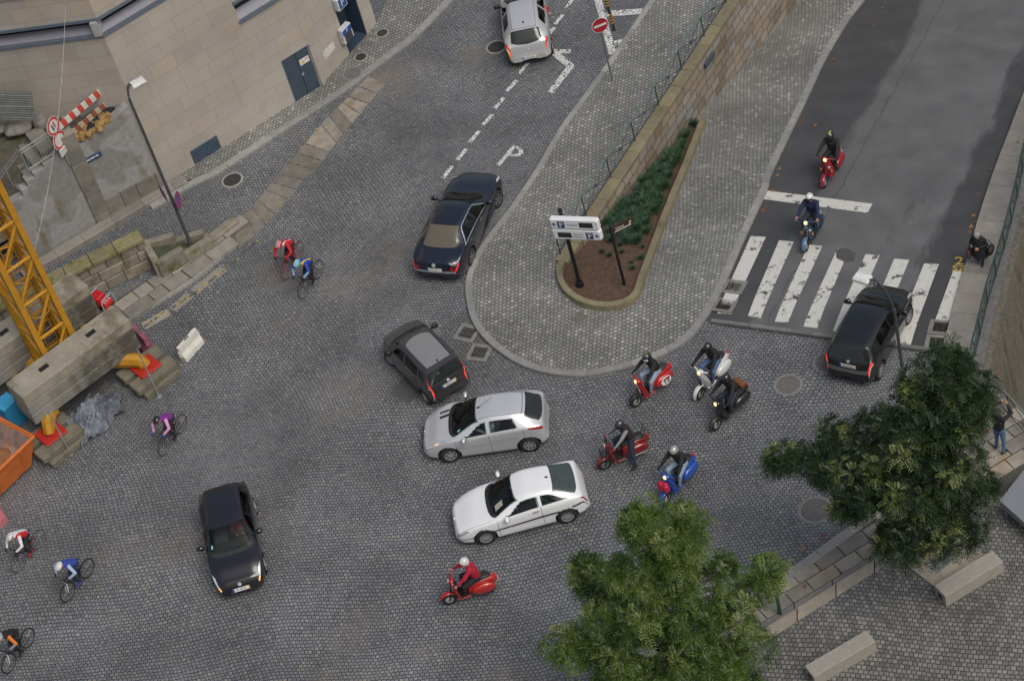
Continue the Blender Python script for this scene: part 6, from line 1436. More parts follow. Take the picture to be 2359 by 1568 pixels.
build_car(dict(name='silver_hatchback', L=L, W=1.75, H=1.47, wb=2.54, fo=.86, R=.315, dc=1.02, zc=.98, dh=1.92, dr=3.40, dg=3.95, zg=1.0, zn=.72, zr=1.38, wedge=.10, rw=.64, gw=.66, bp=2.22, paint=SILV, sticker=1, ditch=True, spokes=7, aerial=(1.98, 0, .65), steer=.2, nose=.60,
    quarter=None, rw4=[(3.18, 4.18), (2.30, 4.15), (2.30, 4.86), (3.06, 4.84)], rgo=.06, rgi=.02, rub=[(3.1, 2.55), (1.15, 2.45), (1.15, 2.58), (3.1, 2.68)], rub_mat=SILV2, badge=(True, .66, .07), fplate=None, grille=(.24, .44, .95),
    patches=[('headlamp', [(.82, 4.25), (.10, 3.7), (.12, 4.5), (.62, 4.72)], M_HEADL, {}), ('indicator', [(.60, 4.22), (.48, 4.15), (.48, 4.40), (.58, 4.45)], M_AMBER, dict(sides=(1,), nu=4, nv=4, off=.008)), ('tail_lamp', [(L-.10, 3.45), (L-.58, 3.75), (L-.52, 3.95), (L-.10, 4.15)], M_TAIL, {}), ('bonnet_vent', [(.95, 6.0), (.62, 6.05), (.62, 6.25), (.95, 6.2)], M_PLAST, dict(sides=(-1,), nu=3, nv=3)), ('bonnet_vent', [(.95, 6.4), (.62, 6.45), (.62, 6.62), (.95, 6.57)], M_PLAST, dict(sides=(-1,), nu=3, nv=3))],
    ), place((1045, 1060), (1222, 1037), 2.54, -.78), 'silver five door hatchback facing left in front of the white coupe')
L = 4.17
build_car(dict(name='white_coupe', L=L, W=1.70, H=1.40, wb=2.54, fo=.88, R=.305, dc=1.22, zc=.93, dh=2.05, dr=3.20, dg=3.98, zg=1.00, zn=.70, zr=1.33, wedge=.06, rw=.68, gw=.76, bp=2.72, doors=2, paper=True, sticker=-1, paint=WHITEP, spokes=12, spw=.14, aerial=(3.1, 0, -.30), nose=.62, tail=.80,
    rw4=[(3.62, 4.28), (2.78, 4.15), (2.78, 4.86), (3.1, 4.78)], rgo=.03, rgi=.06, rgv=5.12, handles=[2.55], handle_mat=M_PLAST, rub=[(3.25, 2.35), (1.15, 2.30), (1.15, 2.52), (3.25, 2.57)], rear_glass=mat('tinted_rear_glass', (.055, .07, .07), .06, var=.15), badge=(True, .60, .06), rim=mat('wheel_trim', (.33, .33, .34), .5, .3),
    patches=[('headlamp', [(.42, 3.95), (.06, 3.6), (.08, 4.3), (.34, 4.45)], M_HEADY, {}), ('tail_lamp', [(L-.05, 3.5), (L-.24, 3.55), (L-.16, 3.85), (L-.04, 4.3)], M_TAIL, {}), ('bumper_strip', [(L-.02, 2.75), (L-.52, 2.55), (L-.52, 2.8), (L-.02, 3.05)], M_PLAST, dict(off=.012)), ('bumper_strip', [(.62, 2.2), (.02, 2.3), (.02, 2.65), (.62, 2.45)], M_PLAST, dict(off=.012))],
    ), place((1122, 1250), (1313, 1200), 2.54, -.76), 'white three door coupe facing left, behind the red scooter at the bottom')
L = 3.54
build_car(dict(name='grey_hatchback', L=L, W=1.58, H=1.56, wb=2.30, fo=.72, R=.29, dc=.80, zc=1.02, dh=1.42, dr=3.30, dg=3.46, zg=1.04, zn=.80, zr=1.50, wedge=.05, rw=.76, gw=.84, bp=1.98, paint=GREYP, ditch=True, spokes=6, aerial=(3.08, 0, -.25), steer=.35, tail=.86, nose=.7,
    rw4=[(2.78, 4.16), (2.04, 4.14), (2.04, 4.86), (2.80, 4.84)], quarter=[(3.2, 4.2), (2.86, 4.18), (2.88, 4.84), (3.14, 4.8)], rgv=5.15, rgv2=5.0, rgo=.015, rgi=-.0, rgc=-.01, rgc2=-.01, mirror=M_PLAST, handle_mat=M_PLAST, rplate=(.80, '08-LS-12', -.1), badge=(False, .95, .05), rub=[(L-.5, 3.98), (.95, 3.9), (.95, 3.97), (L-.5, 4.06)], rub_mat=mat('belt_trim', (.3, .3, .3), .35, .5),
    patches=[('tail_lamp', [(L-.02, 3.2), (L-.17, 3.2), (L-.20, 5.05), (L-.10, 5.15)], M_TAIL, dict(nu=6, nv=20, off=.012)), ('brake_light', [(L-.03, 4.2), (L-.15, 4.2), (L-.17, 4.8), (L-.08, 4.8)], M_BRAKE, dict(nu=5, nv=8, off=.016)), ('reversing_lamp', [(L-.02, 3.75), (L-.16, 3.75), (L-.16, 3.98), (L-.02, 3.98)], M_TAILW, dict(nu=5, nv=4, off=.016)), ('reversing_lamp', [(L-.02, 3.35), (L-.16, 3.35), (L-.16, 3.52), (L-.02, 3.52)], M_TAILW, dict(nu=5, nv=4, off=.016)), ('headlamp', [(.5, 4.1), (.08, 3.8), (.1, 4.5), (.4, 4.6)], M_HEADL, {})],
    acrosses=[('sunroof', (1.62, 3.16, 5.9, 5.9, mat('roof_panel_grey', (.27, .26, .26), .3, .3, var=.05, coat=1.0), dict(c0=.22, c1=-.02, off=.004)))] and [('sunroof', (1.62, 3.16, 5.9, 5.9), mat('roof_panel_grey', (.27, .26, .26), .3, .3, var=.05, coat=1.0), dict(c0=.22, c1=-.02, off=.004))],
    ), place((905, 838), (990, 929), 2.30, -.70), 'dark grey small hatchback with lit brake lights by the island kerb')
L = 4.90
build_car(dict(name='black_saloon', L=L, W=1.855, H=1.46, wb=2.84, fo=.98, R=.33, dc=1.42, zc=.96, dh=2.28, dr=3.42, dg=4.22, zg=1.02, zn=.74, zr=1.40, deck=.99, wedge=.05, rw=.64, gw=.72, bp=2.72, paint=NAVYP, chrome=True, spokes=5, aerial=(3.28, 0, -.01), steer=-.25, handle_mat=M_CHROME, mirror=NAVYP, foreign=True, nose=.62, tail=.76,
    rw4=[(4.0, 4.16), (2.78, 4.14), (2.78, 4.84), (3.48, 4.80)], rgo=.04, rgi=.04, rgv=5.3, rear_glass=M_GLASSB, rplate=(.68, '9702 GLR', 0), handles=[2.56, 3.6], badge=(False, .86, .07), rim=mat('dark_alloy', (.25, .25, .26), .4, .6),
    patches=[('tail_lamp', [(L-.03, 3.5), (L-.30, 3.7), (L-.26, 4.15), (L-.03, 4.15)], M_TAIL, {}), ('tail_lamp', [(L-.012, 4.4), (L-.05, 4.2), (L-.07, 5.2), (L-.035, 5.5)], M_TAIL, dict(nu=4)), ('lamp_strip', [(L-.06, 3.75), (L-.26, 3.85), (L-.26, 3.95), (L-.06, 3.85)], M_BRAKE, dict(nu=6, nv=3, off=.008)), ('headlamp', [(.62, 4.3), (.10, 3.9), (.10, 4.5), (.48, 4.75)], M_HEADL, {})],
    acrosses=[('bumper_trim', (L-.012, L-.002, 3.2, 3.2), M_CHROME, dict(c0=-.05, c1=-.05, off=.012))],
    ), place((1148, 470), (1083, 612), 2.84, .80), 'black navy saloon with chrome window trim, between the side street and the island')
L = 3.92
build_car(dict(name='black_hatchback', L=L, W=1.68, H=1.505, wb=2.48, fo=.82, R=.315, dc=.98, zc=1.0, dh=1.75, dr=3.48, dg=3.74, zg=1.03, zn=.76, zr=1.43, wedge=.06, rw=.72, gw=.78, bp=2.12, paint=BLACKP, ditch=True, spokes=6, aerial=(1.95, 0, .6), steer=-.1, tail=.82,
    rw4=[(3.02, 4.16), (2.18, 4.14), (2.18, 4.86), (2.96, 4.84)], quarter=[(3.42, 4.3), (3.1, 4.2), (3.06, 4.8), (3.3, 4.78)], rgv=5.1, rgo=.03, rgi=-.02, rgc=-.03, rgc2=-.04, rplate=(.82, '55-HC-81', -.05), badge=(False, .97, .05), handle_mat=M_PLAST,
    patches=[('tail_lamp', [(L-.03, 3.3), (L-.30, 3.4), (L-.26, 4.1), (L-.06, 4.5)], M_TAIL, {}), ('brake_light', [(L-.05, 3.75), (L-.24, 3.8), (L-.22, 4.05), (L-.07, 4.2)], M_BRAKE, dict(nu=5, nv=5, off=.010)), ('reversing_lamp', [(L-.04, 3.35), (L-.26, 3.42), (L-.26, 3.62), (L-.05, 3.6)], M_TAILW, dict(nu=5, nv=4, off=.010)), ('headlamp', [(.66, 4.25), (.10, 3.8), (.12, 4.5), (.5, 4.7)], M_HEADL, {})],
    acrosses=[('bumper_step', (L-.05, L-.015, 4.0, 4.0), mat('bumper_grey', (.09, .09, .095), .4), dict(c0=-.06, c1=-.05, off=.02))],
    ), place((2089, 747), (2029, 864), 2.48, .76, True), 'black five door hatchback driving onto the zebra crossing')
L = 4.03
build_car(dict(name='pale_silver_hatchback', L=L, W=1.72, H=1.49, wb=2.575, fo=.83, R=.31, dc=1.0, zc=1.0, dh=1.82, dr=3.50, dg=3.93, zg=1.02, zn=.76, zr=1.42, wedge=.08, rw=.64, gw=.68, bp=2.2, paint=SILV2, ditch=True, spokes=7, aerial=(3.2, 0, .01), tail=.76,
    rw4=[(3.2, 4.22), (2.28, 4.15), (2.28, 4.86), (3.06, 4.82)], rgv=5.05, rgo=.04, rgi=-.0, rgc=-.03, rgc2=-.12, rplate=(.48, '32-LQ-16', -.1), mirror=M_PLAST, badge=(False, .83, .03),
    patches=[('tail_lamp', [(L-.04, 3.55), (L-.24, 3.6), (L-.30, 4.25), (L-.08, 4.35)], M_TAIL, {}), ('brake_light', [(L-.06, 3.95), (L-.20, 4.0), (L-.22, 4.2), (L-.09, 4.25)], M_BRAKE, dict(nu=4, nv=4, off=.01)), ('reversing_lamp', [(L-.03, 3.3), (L-.18, 3.35), (L-.2, 3.52), (L-.04, 3.5)], M_TAILW, dict(sides=(-1,), nu=4, nv=4, off=.008)), ('indicator', [(L-.03, 3.3), (L-.18, 3.35), (L-.2, 3.52), (L-.04, 3.5)], M_AMBER, dict(sides=(1,), nu=4, nv=4, off=.008)), ('headlamp', [(.7, 4.25), (.10, 3.8), (.12, 4.5), (.5, 4.7)], M_HEADL, {})],
    ), place((1258, 14), (1273, 131), 2.575, .78), 'pale silver hatchback at the top with its left indicator lit')
L = 3.97
POLO = build_car(dict(name='black_compact', L=L, W=1.68, H=1.46, wb=2.47, fo=.80, R=.31, dc=1.05, zc=.98, dh=1.85, dr=3.46, dg=3.80, zg=1.02, zn=.74, zr=1.40, wedge=.05, rw=.68, gw=.76, bp=2.2, paint=paint('paint_black_blue', (.012, .013, .018), .25, .25), spokes=5, mirror=BLACKP, sticker=-1,
    rw4=[(3.2, 4.18), (2.26, 4.15), (2.26, 4.86), (3.1, 4.84)], fplate=(.44, '41-LP-16', .25), badge=(True, .62, .065), handles=[2.05, 3.1], grille=(.30, .40, .7),
    patches=[('headlamp', [(.55, 4.1), (.05, 3.8), (.06, 4.35), (.40, 4.6)], M_HEADL, {}), ('indicator', [(.14, 3.95), (.05, 3.85), (.05, 4.15), (.14, 4.2)], M_AMBER, dict(nu=4, nv=4, off=.01)), ('tail_lamp', [(L-.03, 3.5), (L-.26, 3.6), (L-.24, 4.1), (L-.05, 4.3)], M_TAIL, {})],
    acrosses=[('bonnet_grille', (.035, .10, 4.3, 4.3), M_PLAST, dict(c0=.04, c1=.05, off=.004))],
    ), place((559, 1336), (535, 1191), 2.47), 'black compact hatchback coming towards the viewer alone on the setts')
# ------------------------------------------------------------ people
SKIN = mat('skin', (.42, .24, .17), .55, var=.08)
V3 = lambda *a: Vector(a)
def ik(a, c, l1, l2, pole):
    d = c-a; D = min(d.length, (l1+l2)*.995); u = d.normalized(); x = (l1*l1-l2*l2+D*D)/(2*D); h = math.sqrt(max(0, l1*l1-x*x)); p = pole-u*pole.dot(u)
    return a+u*x+p.normalized()*h
def capsule(mb, a, b, ra, rb, n=12):
    d = (b-a); L = d.length; u = d.normalized() if L > 1e-6 else V3(0, 0, 1); pts, rs = [], []
    for k in range(6): t = math.pi/2*(1-k/5); pts.append(a-u*ra*math.sin(t)); rs.append(max(.002, ra*math.cos(t)))
    for k in range(6): t = math.pi/2*k/5; pts.append(b+u*rb*math.sin(t)); rs.append(max(.002, rb*math.cos(t)))
    mb.tube(pts, rs, n)
def hand(mb, w, d, up, side, mi, curl=1.0):
    """palm, four bent fingers and a thumb; d = forearm direction, up = back of the hand"""
    d = d.normalized(); up = (up-d*up.dot(d)).normalized(); s = d.cross(up)*side
    mb.tube([w-d*.01, w+d*.035, w+d*.085], [.024, .036, .034], 10, mi, sq=.55)
    for k, (o, L) in enumerate(((-.028, .062), (-.009, .072), (.010, .068), (.028, .054))):
        p0 = w+d*.08+s*o; a1 = .45*curl; a2 = 1.25*curl; p1 = p0+(d*math.cos(a1)-up*math.sin(a1))*L*.45; p2 = p1+(d*math.cos(a2)-up*math.sin(a2))*L*.35; a3 = 2.1*curl; p3 = p2+(d*math.cos(a3)-up*math.sin(a3))*L*.3
        mb.tube([p0, p1, p2, p3], [.0095, .009, .008, .006], 7, mi)
    t0 = w+d*.03-s*.03; mb.tube([t0, t0-s*.022+d*.02-up*.01, t0-s*.02+d*.045-up*.03, t0-s*.008+d*.055-up*.045], [.012, .011, .010, .007], 7, mi)
def person(M, label, J, C, face=V3(1, 0, -.25), helmet=None, hair=None, curl=1.0, glove=None, coat=None, bare=False, extra=None, wide=1.0):
    """J: joints (pel, che, nek, hed, sh, el, wr, hi, kn, an, to as left/right pairs); C: shirt, trousers, shoe, sleeve materials"""
    W = wide; B = []; A = lambda a, b, ra, rb, m: B.append((a, b, ra, rb, m))
    pel, che, nek, hed = J['pel'], J['che'], J['nek'], J['hed']; sl, sr = J['sh']; lat = (sl-sr).normalized()
    hl, hr_ = J['hi']; A(hl, hr_, .105*W, .105*W, 1); A(pel, pel.lerp(che, .35), .105*W, .12*W, 0)
    for k in (1, -1): A(pel.lerp(che, .12)+lat*.055*k, che+lat*.075*k, .105*W, .118*W, 0)
    A(sl.lerp(sr, .12), sr.lerp(sl, .12), .075*W, .075*W, 0); A(che, nek, .12*W, .065, 0); A(nek, hed, .056, .06, 2)
    fw = face.normalized(); upv = (hed-nek); upv = (upv-fw*upv.dot(fw)).normalized(); fl = upv.cross(fw)
    A(hed+upv*.045-fw*.015, hed+upv*.03+fw*.01, .098, .09, 2); A(hed+upv*.03+fw*.02, hed-upv*.07+fw*.045, .082, .045, 2)
    A(hed+upv*.015+fw*.095, hed-upv*.022+fw*.112, .012, .017, 2)
    for k in (1, -1): A(hed+fl*k*.088+upv*.02-fw*.01, hed+fl*k*.085-upv*.025-fw*.005, .016, .012, 2)
    for i in (0, 1):
        s, e, w = J['sh'][i], J['el'][i], J['wr'][i]; A(s, e, .066*W, .054*W, 3); A(e, w, .052*W, .038, 5 if not bare else 2)
        h, k, a, t = J['hi'][i], J['kn'][i], J['an'][i], J['to'][i]; A(h, k, .092*W, .064*W, 1); A(k, a, .064*W, .045, 6)
        A(a-V3(0, 0, .02)-(t-a).normalized()*.04, t, .045, .035, 4)
    mb = MB()
    for a, b, ra, rb, m in B: capsule(mb, a, b, ra, rb)
    me = bpy.data.meshes.new('tmp'); me.from_pydata(mb.v, [], mb.f); o = bpy.data.objects.new('tmp', me); COL.objects.link(o)
    r = o.modifiers.new('r', 'REMESH'); r.mode = 'VOXEL'; r.voxel_size = .017; s_ = o.modifiers.new('s', 'SMOOTH'); s_.factor = .5; s_.iterations = 4
    bpy.context.view_layer.update(); m2 = bpy.data.meshes.new_from_object(o.evaluated_get(bpy.context.evaluated_depsgraph_get())); bpy.data.objects.remove(o); bpy.data.meshes.remove(me)
    vs = np.array([v.co[:] for v in m2.vertices]); fs = [tuple(p.vertices) for p in m2.polygons]; bpy.data.meshes.remove(m2)
    fc = np.array([vs[list(f)].mean(0) for f in fs]); best = np.full(len(fc), 1e9); mi = np.zeros(len(fc), int)
    for a, b, ra, rb, m in B:
        a_, d = np.array(a), np.array(b-a); t = np.clip(((fc-a_)@d)/max(1e-9, d@d), 0, 1); dist = np.linalg.norm(fc-a_-t[:, None]*d, axis=1)-(ra+(rb-ra)*t); k = dist < best; best[k] = dist[k]; mi[k] = m
    if extra: mi = extra(fc, mi, J)
    body = MB(); body.v = [tuple(v) for v in vs]; body.f = [list(f) for f in fs]; body.m = mi.tolist()
    gm = 2 if glove is None else 7
    for i in (0, 1): w, e = J['wr'][i], J['el'][i]; hand(body, w, J.get('hd', [w-e, w-e])[i], J.get('hu', [V3(0, 0, 1), V3(0, 0, 1)])[i], 1 if i == 0 else -1, gm, curl)
    for k in (1, -1): body.ell(tuple(hed+fl*k*.034+upv*.02+fw*.091), (.013, .013, .010), 8, nu=8, nv=6)
    body.tube([hed-upv*.052+fw*.088+fl*.024, hed-upv*.055+fw*.096, hed-upv*.052+fw*.088-fl*.024], .006, 6, 9)
    mats_ = [C['shirt'], C['trousers'], SKIN, C.get('sleeve', C['shirt']), C['shoe'], C.get('cuff', C.get('sleeve', C['shirt'])), C.get('shin', C['trousers']), glove or SKIN, mat('eye_dark', (.03, .025, .02), .3), mat('lip', (.3, .11, .09), .5)]+C.get('more', [])
    pb_ = body.build('person', mats_, M=M, smooth=70, fix=False); tag(pb_, label, 'person', kind='thing')
    T = Matrix([[fw.x, fl.x, upv.x, hed.x], [fw.y, fl.y, upv.y, hed.y], [fw.z, fl.z, upv.z, hed.z], [0, 0, 0, 1]])
    if helmet:
        k = helmet['kind']; hm = MB()
        if k == 'full':
            hm.ell((.0, 0, .03), (.158, .130, .152), 0, T, 24, 16); hm.ell((.055, 0, -.055), (.105, .098, .075), 0, T, 18, 10); ho = hm.build('helmet', helmet['m'], pb_, smooth=60)
            hm = MB(); hm.ell((.008, 0, .025), (.162, .131, .135), 0, T, 18, 8, (1.22, 1.86), (-1.05, 1.05)); hm.build('visor', helmet.get('visor', M_GLASS), ho, smooth=60)
        elif k == 'jet':
            hm.ell((-.012, 0, .045), (.150, .128, .142), 0, T, 24, 12, (0, 1.75)); hm.ell((-.035, 0, .02), (.125, .13, .145), 0, T, 20, 12, (0, 2.35), (1.1, 2*math.pi-1.1)); ho = hm.build('helmet', helmet['m'], pb_, smooth=60)
            if helmet.get('visor'): hm = MB(); hm.ell((.01, 0, .03), (.150, .128, .13), 0, T, 16, 6, (1.05, 1.55), (-1.1, 1.1)); hm.build('visor', helmet['visor'], ho, smooth=60)
        else:
            hm.ell((-.015, 0, .075), (.158, .112, .098), 0, T, 24, 10, (0, 1.62)); ho = hm.build('helmet', helmet['m'], pb_, smooth=60); hm = MB()
            for y in (-.065, -.022, .022, .065):
                P = []
                for t in np.linspace(.5, 2.5, 9): x_, z_ = math.cos(t), math.sin(t); P.append([V3(-.015+.160*x_*.97, y+o_, .075+.1005*z_*math.sqrt(max(.05, 1-(y/.115)**2))) for o_ in (-.008, .008)])
                hm.grid(P, 0, T)
            hm.build('vent', helmet.get('vent', M_DARK), ho)
        if helmet.get('stripe'): hm = MB(); P = [[V3(-.012+.160*math.cos(t), y, .035+.152*math.sin(t)) for y in (-.03, .03)] for t in np.linspace(.45, 2.6, 14)]; hm.grid(P, 0, T); hm.build('stripe', helmet['stripe'], ho, smooth=60)
    if hair:
        hm = MB(); hm.ell((-.022, 0, .052), (.112, .106, .100), 0, T, 20, 12, (0, 1.5)); hm.ell((-.045, 0, .02), (.092, .104, .108), 0, T, 20, 12, (.6, 2.3), (1.2, 2*math.pi-1.2)); hm.build('hair', hair, pb_, smooth=60)
    return pb_
def cloth(name, col, **k): return mat(name, col, k.pop('rough', .8), var=k.pop('var', .15), scale=9, bump=.25, **k)
C_BLK = cloth('jacket_black', (.012, .012, .014)); C_JEAN = cloth('jeans_blue', (.07, .13, .24)); C_JEANL = cloth('jeans_pale', (.24, .31, .40)); C_DJEAN = cloth('jeans_dark', (.015, .025, .045)); C_NAVY = cloth('jumper_navy', (.008, .014, .055)); C_REDJ = cloth('jumper_red', (.36, .010, .035))
C_SHOE = cloth('shoe_black', (.015, .014, .014)); C_GREY = cloth('panel_grey', (.22, .23, .25)); C_BROWNJ = cloth('jacket_brown_black', (.025, .016, .016))
H_BLK = mat('helmet_black', (.012, .013, .015), .2, coat=1.0); H_WHT = mat('helmet_white', (.66, .66, .65), .25, coat=1.0); H_SIL = mat('helmet_silver', (.45, .45, .44), .3, .4, coat=1.0)

# ------------------------------------------------------------ scooters
def scooter(M, label, P, m2=None, o=None):
    """step-through scooter facing +x, wheels at x = +-.61"""
    o = o or {}; e = empty('scooter', M, label, 'scooter', 'scooters riding through the square', 'thing'); acc = m2 or P; r = .225; fx, rx_ = .62, -.58; st = o.get('steer', 0)
    SM = Matrix.Translation((.44, 0, 0)) @ Matrix.Rotation(st, 4, 'Z') @ Matrix.Translation((-.44, 0, 0))
    for x, T in ((fx, SM), (rx_, Matrix.Identity(4))):
        B = MB(); pr = [(r*.58, -.045), (r*.85, -.055), (r*.97, -.04), (r, 0), (r*.97, .04), (r*.85, .055), (r*.58, .045)]; B.lathe(pr+[pr[0]], (x, 0, r), 'Y', 28, T=T); w = B.build('wheel', M_TYRE, e, smooth=60)
        B = MB(); B.lathe([(.02, .052), (r*.3, .05), (r*.42, .03), (r*.55, .042), (r*.62, .036), (r*.62, -.036), (r*.55, -.042), (r*.42, -.03), (r*.3, -.05), (.02, -.052)], (x, 0, r), 'Y', 24, T=T)
        for k in range(5): B.box((x+r*.44*math.cos(k*1.257), 0, r+r*.44*math.sin(k*1.257)), (.05, .062, .03), 0, T)
        B.build('rim', o.get('rim', mat('scooter_rim', (.36, .36, .36), .4, .5)), w, smooth=40)
    B = MB(); g = []
    for i in range(15):
        a = math.radians(-8+150*i/14) if not o.get('small_guard') else math.radians(35+80*i/14); row = []
        for j in range(9):
            b = math.pi*j/8; hw = .078*(1-.25*abs(i-7)/7); row.append((fx+(r+.035+.03*math.sin(b))*math.cos(a), hw*math.cos(b), r+(r+.035+.03*math.sin(b))*math.sin(a)))
        g.append(row)
    B.grid(g, 0, SM); B.grid([[(x*1.0, y*.94, z-.006) for x, y, z in rw] for rw in g], 0, SM); B.build('front_mudguard', o.get('guard', acc), e, smooth=80)
    B = MB(); B.tube([(.40, 0, .98), (.50, 0, .55), (.60, .075, .25), (.62, .075, r)], [.035, .032, .026, .022], 10, 0, SM); B.build('fork', M_PLAST, e, smooth=60)
    # leg shield, floor
    B = MB(); g = []
    for i in range(17):
        t = i/16; z = .30+.64*t; hw = (.235*(1-.08*abs(t-.35))-(.10*max(0, t-.55)/.45)); x0 = .335+.12*t; row = []
        for j in range(15): u = -1+2*j/14; row.append((x0-.085*abs(u)**3+.035*(1-u*u), u*hw, z))
        g.append(row)
    B.grid(g); B.grid([[(x-.022, y*.97, z) for x, y, z in rw] for rw in g]); B.tube([g[0][0]]+[rw[0] for rw in g]+[p for p in g[-1]]+[rw[-1] for rw in g[::-1]], .013, 6); B.build('leg_shield', P, e, smooth=60)
    B = MB(); B.tube([(.455, 0, .92), (.42, 0, .62), (.375, 0, .42)], [.05, .055, .035], 10, sq=.8); B.build('steering_cover', acc if not o.get('nose') else o['nose'], e, smooth=60)
    B = MB(); B.rbox((.165, 0, .285), (.40, .40, .05), .02); B.build('floorboard', P, e); B = MB(); B.rbox((.17, 0, .315), (.34, .3, .012), .005)
    for y in (-.12, -.06, .06, .12): B.box((.17, y, .323), (.32, .02, .01))
    B.build('floor_mat', M_PLAST, e)
    # rear body
    def sec(x, zc, hy, hz, n=18): return [(x, hy*math.copysign(abs(math.cos(a))**.75, math.cos(a)), zc+hz*math.copysign(abs(math.sin(a))**.8, math.sin(a))) for a in [2*math.pi*k/n for k in range(n)]]
    B = MB(); B.loft([sec(.02, .44, .13, .13), sec(-.06, .54, .165, .20), sec(-.25, .58, .175, .20), sec(-.50, .60, .165, .185), sec(-.72, .60, .125, .155), sec(-.86, .58, .09, .11), sec(-.92, .55, .06, .06)]); B.build('rear_body', P, e, smooth=70)
    for sd_ in (1, -1):
        B = MB(); B.ell((-.46, sd_*.185, .47), (.37, .115, .20), 0, None, 22, 14, pw=.9); co_ = B.build('side_cowl', P, e, smooth=80)
        if o.get('number') and sd_ == 1:
            B = MB(); T = frame((-.46, .303, .48), (-1, 0, -.05), (0, -.12, 1)); B.lathe([(0, 0), (.165, -.012)], n=28, T=T @ Matrix.Diagonal((1.25, 1, 1, 1))); B.build('number_roundel', mat('roundel_white', (.66, .66, .65), .4), co_)
            B = MB(); vs, fs = text_geo(o['number'], .26); B.add(vs, fs, 0, T @ Matrix.Translation((0, 0, .008))); B.build('race_number', M_BB, co_)
        if o.get('script'): B = MB(); T = frame((-.5, sd_*.298, .36), (-sd_, 0, 0), (0, -sd_*.35, 1)); B.box((0, 0, 0), (.42, .02, .004), 0, T); B.build('side_script', M_SW, co_)
    B = MB(); B.loft([sec(.02, .765, .06, .03), sec(-.04, .80, .125, .055), sec(-.25, .80, .14, .06), sec(-.40, .815, .15, .07), sec(-.62, .825, .14, .065), sec(-.74, .81, .10, .045), sec(-.76, .805, .06, .03)]); B.build('seat', o.get('seat', mat('seat_black', (.02, .02, .022), .5, bump=.2)), e, smooth=60)
    B = MB(); B.rbox((-.90, 0, .67), (.07, .12, .09), .02); B.build('tail_light', mat('scooter_tail_red', (.5, .03, .02), .25, coat=1.0), e)
    B = MB(); B.rbox((-.945, 0, .53), (.01, .17, .14), .004); B.build('number_plate', M_PLATEW, e)
    # handlebar
    B = MB(); B.ell((.40, 0, 1.0), (.10, .13, .075), 0, SM, 16, 10); B.tube([(.34, -.27, 1.03), (.385, -.12, 1.01), (.40, 0, 1.005), (.385, .12, 1.01), (.34, .27, 1.03)], [.024, .04, .05, .04, .024], 10, 0, SM); hb_ = B.build('headset', o.get('headset', P), e, smooth=60)
    B = MB(); B.lathe([(0, .035), (.045, .03), (.066, .006), (.07, -.02)], n=20, T=SM @ frame((.475, 0, 1.0), (0, 1, 0), (-.12, 0, 1))); B.build('headlight', M_LAMPON if o.get('lit', True) else M_HEADL, hb_, smooth=60)
    for sd_ in (1, -1):
        B = MB(); B.tube([(.345, sd_*.26, 1.03), (.315, sd_*.385, 1.035)], .021, 8, 0, SM); B.build('grip', M_PLAST, hb_)
        B = MB(); B.tube([(.40, sd_*.27, 1.03), (.41, sd_*.38, 1.04)], .007, 5, 0, SM); B.build('lever', M_CHROME, hb_)
        if o.get('mirrors'): B = MB(); B.tube([(.36, sd_*.2, 1.03), (.36, sd_*.36, 1.22)], .007, 5, 0, SM); B.ell((.36, sd_*.38, 1.25), (.02, .055, .055), 0, SM); B.build('mirror', M_CHROME, hb_)
    if o.get('blinkers'):
        for sd_ in (1, -1): B = MB(); B.rbox((.40, sd_*.19, .56), (.05, .06, .11), .015); B.build('indicator', mat('blinker_orange', (.55, .16, .02), .25, coat=1.0), e)
    if o.get('badge'): B = MB(); B.lathe([(0, 0), (.05, 0)], n=16, T=frame((.452, .13, .72), (0, 1, 0), (0, 0, 1))); B.build('round_sticker', M_SW, e)
    if o.get('screen'): B = MB(); P_ = [[(.43-.06*t+.0, u*.17*(1-.25*t), 1.03+.20*t) for u in np.linspace(-1, 1, 9)] for t in np.linspace(0, 1, 6)]; B.grid(P_, 0, SM); B.build('flyscreen', M_GLASS, hb_, smooth=60)
    if o.get('rack'):
        B = MB(); 
        for z in (.62, .74, .86): B.tube([(.50, -.14, z), (.66, -.12, z), (.66, .12, z), (.50, .14, z)], .009, 5)
        for y in (-.12, 0, .12): B.tube([(.52, y, .60), (.66, y, .62), (.66, y, .86)], .008, 5)
        B.build('front_rack', M_PLAST, e)
    if o.get('backrest'):
        B = MB(); B.tube([(-.74, -.13, .78), (-.86, -.12, 1.12), (-.88, 0, 1.18), (-.86, .12, 1.12), (-.74, .13, .78)], .010, 6); B.tube([(-.66, -.12, .76), (-.98, -.12, .82), (-.98, .12, .82), (-.66, .12, .76)], .009, 6); B.tube([(-.82, -.12, .98), (-.82, .12, .98)], .008, 5); B.build('rear_rack', M_PLAST, e)
    if o.get('topcase'): B = MB(); B.rbox(o['topcase'][0], o['topcase'][1], .05); B.build('luggage_roll', o['topcase'][2], e)
    if o.get('spare'): B = MB(); B.lathe([(.10, -.05), (.2, -.055), (.225, 0), (.2, .055), (.10, .05), (.10, -.05)], (-.98, 0, .66), 'X', 24); B.build('spare_wheel', M_TYRE, e, smooth=60)
    return e
